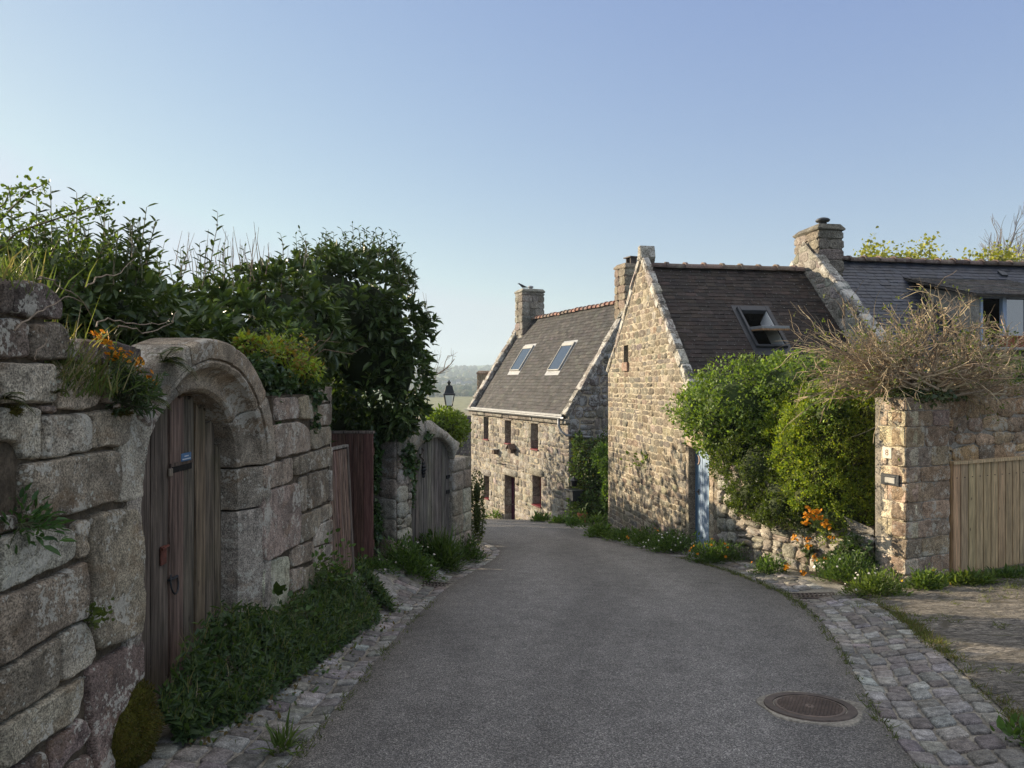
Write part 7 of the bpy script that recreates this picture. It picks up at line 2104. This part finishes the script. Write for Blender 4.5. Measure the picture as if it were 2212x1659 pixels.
# dry bush on the pillar -------------------------------------------------------------------------------
rootp = PSd.p(.35, 1.38, -.2)
t = thing('dry_bush', rootp, 'tangled leafless bush crowning the number 8 pillar', 'bush'); mb = MB(); lb = LB()
TW = [(.40, .315, .20), (.34, .26, .17), (.46, .37, .24), (.27, .21, .145)]
def grow(p, d, l, r, depth, droop, aim=None):
    n = 5; pts = [p]
    for i in range(n):
        d = unit(d + rng.normal(0, .13, 3) + np.array([0, 0, droop])); pts.append(pts[-1] + d * l / n)
    tube(mb, pts, r, r * .5, 3 if r < .012 else 5, pick(TW, .1), False)
    if depth <= 0:
        if rng.random() < .3:
            k = 3; lb.add(np.tile(pts[-1], (k, 1)) + rng.normal(0, .015, (k, 3)), rdir(k) + d, rdir(k), np.full(k, .04), np.full(k, .02), T_OVATE, lcol(k, [(.11, .15, .04), (.15, .17, .05)]))
        return
    for i in range(rng.integers(3, 5)):
        s = rng.integers(2, n + 1); grow(pts[s], unit(d + rdir(1)[0] * .75), l * rng.uniform(.45, .72), max(.0028, r * .58), depth - 1, droop)
cen = P(1950, 770, 9.7)
for i in range(58):      # upper crown
    th = rng.uniform(-.3, math.pi + .3); d = np.array([math.cos(th) * 1.05, rng.normal(0, .45), abs(math.sin(th)) * .8 + .16])
    grow(rootp + np.array([rng.uniform(-.2, .45), rng.normal(0, .12), rng.uniform(0, .3)]), unit(d), rng.uniform(.6, .92), .020, 3, .01)
for i in range(16):      # left, long drooping twigs
    d = np.array([-1, rng.normal(-.1, .3), rng.uniform(.15, .65)])
    grow(rootp + np.array([-.05, rng.normal(0, .12), rng.uniform(-.03, .3)]), unit(d), rng.uniform(.7, 1.1), .011, 2, -.008)
for i in range(20):
    d = np.array([1, rng.normal(.1, .35), rng.uniform(.0, .7)]); grow(rootp + np.array([.4, 0, .1]), unit(d), rng.uniform(.55, .85), .010, 2, .01)
tube(mb, [rootp - np.array([0, 0, .1]), rootp + np.array([.02, .02, .35]), rootp + np.array([.12, 0, .75])], .045, .02, 6, (.27, .21, .15))
mb.build('branches', M['bark'], t); lb.build('leaves', M['leaf'], t)
bl = [(*PSd.p(.3, 1.45, -.1), .42, .3, .13), (*PSd.p(.75, 1.46, -.1), .35, .25, .12)]
shrub('ivy', bl, 900, .05, .9, [(.06, .10, .03), (.09, .12, .04)], 'ivy on top of the number 8 pillar under the leafless bush', 'ivy', T_IVY, 'laurel', .8, .3, 5, 0, .8, .8, core=.5)
bl = [(*F5.p(.9, 1.72, -.2), .8, .3, .14), (*F5.p(2.2, 1.8, -.5), .9, .4, .32), (*F5.p(3.4, 1.75, -.5), .9, .4, .28)]
shrub('privet_shrub', bl, 4200, .05, .4, HERB, 'green shrub growing along the top of the wall behind the pine gate', 'shrub', T_LANCE, 'leaf', .6, .3, 3, .4, .7, .8, stems=8, core=.5)
t = thing('dry_creeper', F5.p(1, 1.5, .05), 'dry creeper stems trailing over the wall above the pine gate', 'creeper'); mb = MB()
for _ in range(45):
    u = rng.uniform(-.2, 2.6); q = [F5.p(u, rng.uniform(1.45, 1.7), .06)]
    d = np.array([rng.normal(0, .1), 0, -.06])
    for _ in range(7): d = d * .7 + np.array([rng.normal(0, .05), 0, rng.normal(-.022, .02)]); q.append(q[-1] + d + F5.n * rng.normal(0, .008))
    tube(mb, q, .005, .002, 3, pick(TW))
mb.build('stems', M['bark'], t)

# trees behind the houses --------------------------------------------------------------------------------
def tree(name, base, H, crown, n, L, pal, lab, spread, twigs=True, levels=4, col=(.20, .17, .14), T=T_OVATE):
    base = np.array(base, float); t = thing(name, base, lab, 'tree'); mb = MB(); lb = LB(); tips = []
    def br(p, d, l, r, dep):
        k = 4; pts = [p]
        for i in range(k): d = unit(d + rng.normal(0, .10, 3) + np.array([0, 0, .04])); pts.append(pts[-1] + d * l / k)
        tube(mb, pts, r, r * .6, 5 if r > .04 else 3, pick([col], .1), False)
        if dep == 0: tips.append((pts[-1], d)); tips.append((pts[-2], d)); return
        for i in range(rng.integers(3, 5)):
            br(pts[rng.integers(2, k + 1)], unit(d + rdir(1)[0] * spread + np.array([0, 0, .15])), l * rng.uniform(.55, .8), max(.008, r * .55), dep - 1)
    tk = MB(); tube(tk, [base, base + np.array([.1, 0, H * .25]), base + np.array([.05, .1, H * .5])], .28, .2, 8, col); tk.build('trunk', M['bark'], t)
    for i in range(5): br(base + np.array([0, 0, H * rng.uniform(.35, .5)]), unit(np.array([rng.normal(0, .6), rng.normal(0, .6), 1])), H * .22, .10, levels - 1)
    mb.build('branches', M['bark'], t)
    if n:
        P0 = np.array([a for a, b in tips]); k = rng.integers(0, len(P0), n); p = P0[k] + rng.normal(0, .2, (n, 3))
        l = L * rng.uniform(.6, 1.3, n); lb.add(p, rdir(n) + np.array([0, 0, .3]), rdir(n), l, l * .7, T, lcol(n, pal)); lb.build('crown', M['leaf'], t)
    return t
SPR = [(.27, .28, .05), (.33, .33, .06), (.22, .24, .05)]
for i, (px, py, Y) in enumerate(((1990, 488, 29), (1905, 522, 30), (2045, 510, 28))):
    q = P(px, py, Y); zb_ = -3.0; tree('young_leaf_tree', (q[0], q[1], zb_), (q[2] - zb_) * 1.03, 2, 9000, .13, SPR, ['tallest yellow green spring tree behind the dark slate roof', 'yellow green spring tree nearest the big chimney', 'yellow green spring tree next to the bare grey tree'][i], .75)
for i, (px, py, Y) in enumerate(((2165, 462, 32), (2240, 452, 32))):
    q = P(px, py, Y); zb_ = -3.0; tree('bare_tree', (q[0], q[1], zb_), (q[2] - zb_) * 1.0, 2, 0, .1, SPR, ['bare grey tree behind the dormer house', 'bare grey tree cut by the right edge of the view'][i], .7, levels=5, col=(.27, .24, .21))

# grass and weeds in the paving joints --------------------------------------------------------------------
lb = LB(); pts = []
for y in np.arange(1.5, 8.6, .02):
    if rng.random() < .55 + .4 * math.sin(y * 2.1): 
        x = float(RX(y)) + .86 + rng.normal(0, .03); pts.append((x, y, float(gz(x, y))))
pts = np.array(pts); grass_patch(lb, pts, 4200, (.035, .02, .002), .045, [(.10, .13, .035), (.14, .16, .05), (.17, .14, .06)], .8, .005)
pts = []
for y in np.arange(8.0, 12.5, .03): x = float(RX(y)) + rng.normal(0, .035); pts.append((x, y, float(gz(x, y)) + .0))
for y in np.arange(2.5, 8.0, .04):
    if rng.random() < .4: x = float(RX(y)) + rng.normal(0, .02); pts.append((x, y, float(gz(x, y))))
for y in np.arange(2.5, 8.5, .04):
    if rng.random() < .35: x = float(LX(y)) + rng.normal(0, .02); pts.append((x, y, float(gz(x, y))))
pts = np.array(pts); grass_patch(lb, pts, 2600, (.02, .02, .002), .04, [(.09, .12, .035), (.12, .14, .045)], .8, .005)
pts = []
for _ in range(260):
    u = rng.uniform(.1, 3.2); d = abs(rng.normal(0, .5)) + .05; q = PSd.p(u, 0, d); pts.append((q[0], q[1], float(gz(q[0], q[1])) + .005))
for _ in range(60):
    x, y = rng.uniform(3.6, 6.5), rng.uniform(4.5, 8.6); pts.append((x, y, float(gz(x, y)) + .005))
grass_patch(lb, np.array(pts), 5200, (.035, .035, .002), .05, [(.13, .16, .04), (.17, .19, .055), (.10, .13, .035)], .9, .005)
tag(lb.build('joint_grass', M['grass']), kind='stuff')
q = gp(610, 1625); small_plant('grass_tuft', q + np.array([0, 0, .01]), 90, .11, .1, [(.08, .13, .035), (.11, .16, .045)], 'grass tuft between the setts at the bottom left of the road', 'grass tuft', T_BLADE, .03, .5, (0, 0, .3))
q = gp(2200, 1600); small_plant('weed', q + np.array([0, 0, .01]), 60, .06, .5, [(.08, .14, .04)], 'leafy weed in the paving joint at the bottom right corner', 'plant', T_OVATE, .05, .5, (0, 0, .3))

# distant country -----------------------------------------------------------------------------------------
def far_trees(n, x0, x1, y0, y1, h, name, pal):
    mb = MB()
    for _ in range(n):
        y = rng.uniform(y0, y1); x = rng.uniform(x0, x1); hh_ = h * rng.uniform(.6, 1.3); z = float(gz(x, y))
        core_blob(mb, [(x, y, z + hh_ * .45, hh_ * .5, hh_ * .4, hh_ * .55)], 1.0, pick(pal, .2))
    tag(mb.build(name, M['bark'], None, False), kind='stuff')
FT = [(.08, .10, .04), (.12, .13, .05), (.15, .14, .08), (.19, .17, .09)]
far_trees(150, -120, -25, 700, 760, 4.5, 'distant_woodland', FT)
far_trees(260, -160, -30, 880, 1010, 5, 'distant_woodland', FT)
far_trees(330, -200, -20, 1110, 1300, 7, 'distant_woodland', FT)
far_trees(260, -430, 60, 1500, 2100, 12, 'distant_woodland', FT)
for _ in range(14):
    Y = rng.uniform(70, 160); x = rng.uniform(-.125, -.055) * Y; zg_ = float(gz(x, Y))
    shrub('orchard_tree', [(x, Y, zg_ + 2.6, 1.9, 1.9, 2.2)], 420, .5, .6, [(.10, .12, .04), (.13, .14, .05), (.16, .13, .07)], 'hazy spring tree on the slope below the street lamp', 'tree', shell=.7, core=.5, lump=.3, group='trees on the slope beyond the village', root=(x, Y, zg_), stems=3)
specs = [(942, 836, 1040, 6, 4), (958, 831, 1055, 7, 4), (970, 829, 1070, 8, 6), (981, 832, 1050, 6, 4), (991, 828, 1075, 9, 5), (1003, 832, 1055, 10, 4), (1013, 831, 1065, 6, 5)]
labs = ['leftmost white house of the far village', 'low white house of the far village, second from the left', 'tallest pale house of the far village', 'small white house right of the tallest far house', 'white far village house with the longest roof', 'long low far village house near the cottage roof', 'rightmost far village house beside the cottage roof']
for (px, py, Y, w_, h_), lab in zip(specs, labs):
    c = P(px, py, Y); z = float(gz(c[0], c[1])) - 1; hgt = max(3.0, c[2] - z + h_ * .4)
    t = thing('distant_house', (c[0], c[1], z), lab, 'house', 'far village houses'); f = Frame((c[0], c[1], z), unit((1, rng.normal(0, .4), 0)), (0, 0, 1))
    mb = MB(); fbox(mb, f, -w_ / 2, w_ / 2, 0, hgt, -7, 0); mb.build('wall', M['far_wall'], t)
    mb = MB(); V = f.p(np.array([-w_ / 2 - .4, w_ / 2 + .4, w_ / 2 + .4, -w_ / 2 - .4, -w_ / 2 - .4, w_ / 2 + .4]), np.array([hgt, hgt, hgt + 4, hgt + 4, hgt, hgt]), np.array([.4, .4, -3.5, -3.5, -7.4, -7.4]))
    mb.add(V, [[0, 1, 2, 3], [3, 2, 5, 4], [0, 3, 4], [1, 5, 2], [0, 4, 5, 1]]); mb.build('roof', M['far_roof'], t)
# ---- light, sky, air, camera -----------------------------------------------------------
SUN_AZ = np.array([-.87, .49]); SUN_AZ = SUN_AZ / np.linalg.norm(SUN_AZ)
SUN_EL = math.radians(16)
sdir = np.array([SUN_AZ[0] * math.cos(SUN_EL), SUN_AZ[1] * math.cos(SUN_EL), math.sin(SUN_EL)])
sl = bpy.data.lights.new('sun', 'SUN'); sl.energy = 4.9; sl.angle = math.radians(.5); sl.color = (1.0, .835, .61)
so = bpy.data.objects.new('sun', sl); COL.objects.link(so)
so.rotation_euler = Vector(sdir).to_track_quat('Z', 'Y').to_euler()
w = bpy.data.worlds.new('World'); scene.world = w; w.use_nodes = True
nt = w.node_tree
EXPO = 1.0; SKY_K = .99 / (.13 * 2 ** EXPO)
bg = nt.nodes['Background']
sky = nt.nodes.new('ShaderNodeTexSky'); sky.sky_type = 'NISHITA'; sky.sun_disc = False
sky.sun_elevation = SUN_EL
sky.sun_rotation = math.atan2(SUN_AZ[0], SUN_AZ[1])
sky.air_density = 1.0; sky.dust_density = .2; sky.ozone_density = 1.0; sky.altitude = 100
# soften the sky's contrast as a hazy evening does (per channel power, limited at the horizon)
sp_ = nt.nodes.new('ShaderNodeSeparateColor'); cb_ = nt.nodes.new('ShaderNodeCombineColor'); nt.links.new(sky.outputs[0], sp_.inputs[0])
for i_, (k_, p_, m_) in enumerate(((.230, .717, .66), (.243, .69, .755), (.450, .33, .86))):
    a_ = nt.nodes.new('ShaderNodeMath'); a_.operation = 'POWER'; nt.links.new(sp_.outputs[i_], a_.inputs[0]); a_.inputs[1].default_value = p_
    b_ = nt.nodes.new('ShaderNodeMath'); b_.operation = 'MULTIPLY'; nt.links.new(a_.outputs[0], b_.inputs[0]); b_.inputs[1].default_value = k_ * SKY_K
    c_ = nt.nodes.new('ShaderNodeMath'); c_.operation = 'MINIMUM'; nt.links.new(b_.outputs[0], c_.inputs[0]); c_.inputs[1].default_value = m_ * SKY_K
    nt.links.new(c_.outputs[0], cb_.inputs[i_])
# added brightening of the sky overhead, out of view, to lift the shade
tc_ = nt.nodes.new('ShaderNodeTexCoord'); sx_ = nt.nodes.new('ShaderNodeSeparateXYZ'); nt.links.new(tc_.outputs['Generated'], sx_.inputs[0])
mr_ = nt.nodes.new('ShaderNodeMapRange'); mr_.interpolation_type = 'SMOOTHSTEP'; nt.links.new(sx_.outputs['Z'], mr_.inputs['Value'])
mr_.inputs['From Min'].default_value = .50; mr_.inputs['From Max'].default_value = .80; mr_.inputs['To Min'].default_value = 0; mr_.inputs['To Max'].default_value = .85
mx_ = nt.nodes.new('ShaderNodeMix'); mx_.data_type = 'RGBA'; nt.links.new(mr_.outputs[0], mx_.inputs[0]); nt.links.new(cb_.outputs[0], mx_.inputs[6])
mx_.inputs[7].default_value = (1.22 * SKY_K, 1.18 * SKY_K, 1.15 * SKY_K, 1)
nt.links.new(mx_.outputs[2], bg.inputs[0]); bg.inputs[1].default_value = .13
# air
def haze():
    me = bpy.data.meshes.new('haze'); x, y0, y1, z0, z1 = 1520, -60, 2660, -60, 125
    V = [(-x, y0, z0), (x, y0, z0), (x, y1, z0), (-x, y1, z0), (-x, y0, z1), (x, y0, z1), (x, y1, z1), (-x, y1, z1)]
    me.from_pydata(V, [], [[3, 2, 1, 0], [4, 5, 6, 7], [0, 1, 5, 4], [1, 2, 6, 5], [2, 3, 7, 6], [3, 0, 4, 7]])
    m = bpy.data.materials.new('haze'); m.use_nodes = True
    t = m.node_tree; t.nodes.clear()
    o = t.nodes.new('ShaderNodeOutputMaterial'); v = t.nodes.new('ShaderNodeVolumePrincipled')
    v.inputs['Color'].default_value = (.72, .87, 1.0, 1); v.inputs['Density'].default_value = .00036
    v.inputs['Anisotropy'].default_value = .2
    t.links.new(v.outputs[0], o.inputs['Volume'])
    me.materials.append(m)
    ob = bpy.data.objects.new('haze', me); COL.objects.link(ob); tag(ob, kind='stuff')
haze()
cam = bpy.data.cameras.new('camera'); co = bpy.data.objects.new('camera', cam); COL.objects.link(co)
cam.sensor_width = 36; cam.lens = 36 * FPX / 2212; cam.clip_end = 6000; cam.clip_start = .05
co.location = (0, 0, EYE); co.rotation_euler = (math.radians(90), 0, 0)
scene.camera = co
scene.view_settings.view_transform = 'Standard'; scene.view_settings.look = 'None'
scene.view_settings.exposure = EXPO; scene.view_settings.gamma = 1
scene.cycles.use_denoising = True
try: scene.cycles.denoiser = 'OPENIMAGEDENOISE'
except Exception: pass
try: scene.cycles.denoising_prefilter = 'NONE'
except Exception: pass
scene.cycles.max_bounces = 6; scene.cycles.diffuse_bounces = 3; scene.cycles.transparent_max_bounces = 6
scene.cycles.volume_bounces = 0
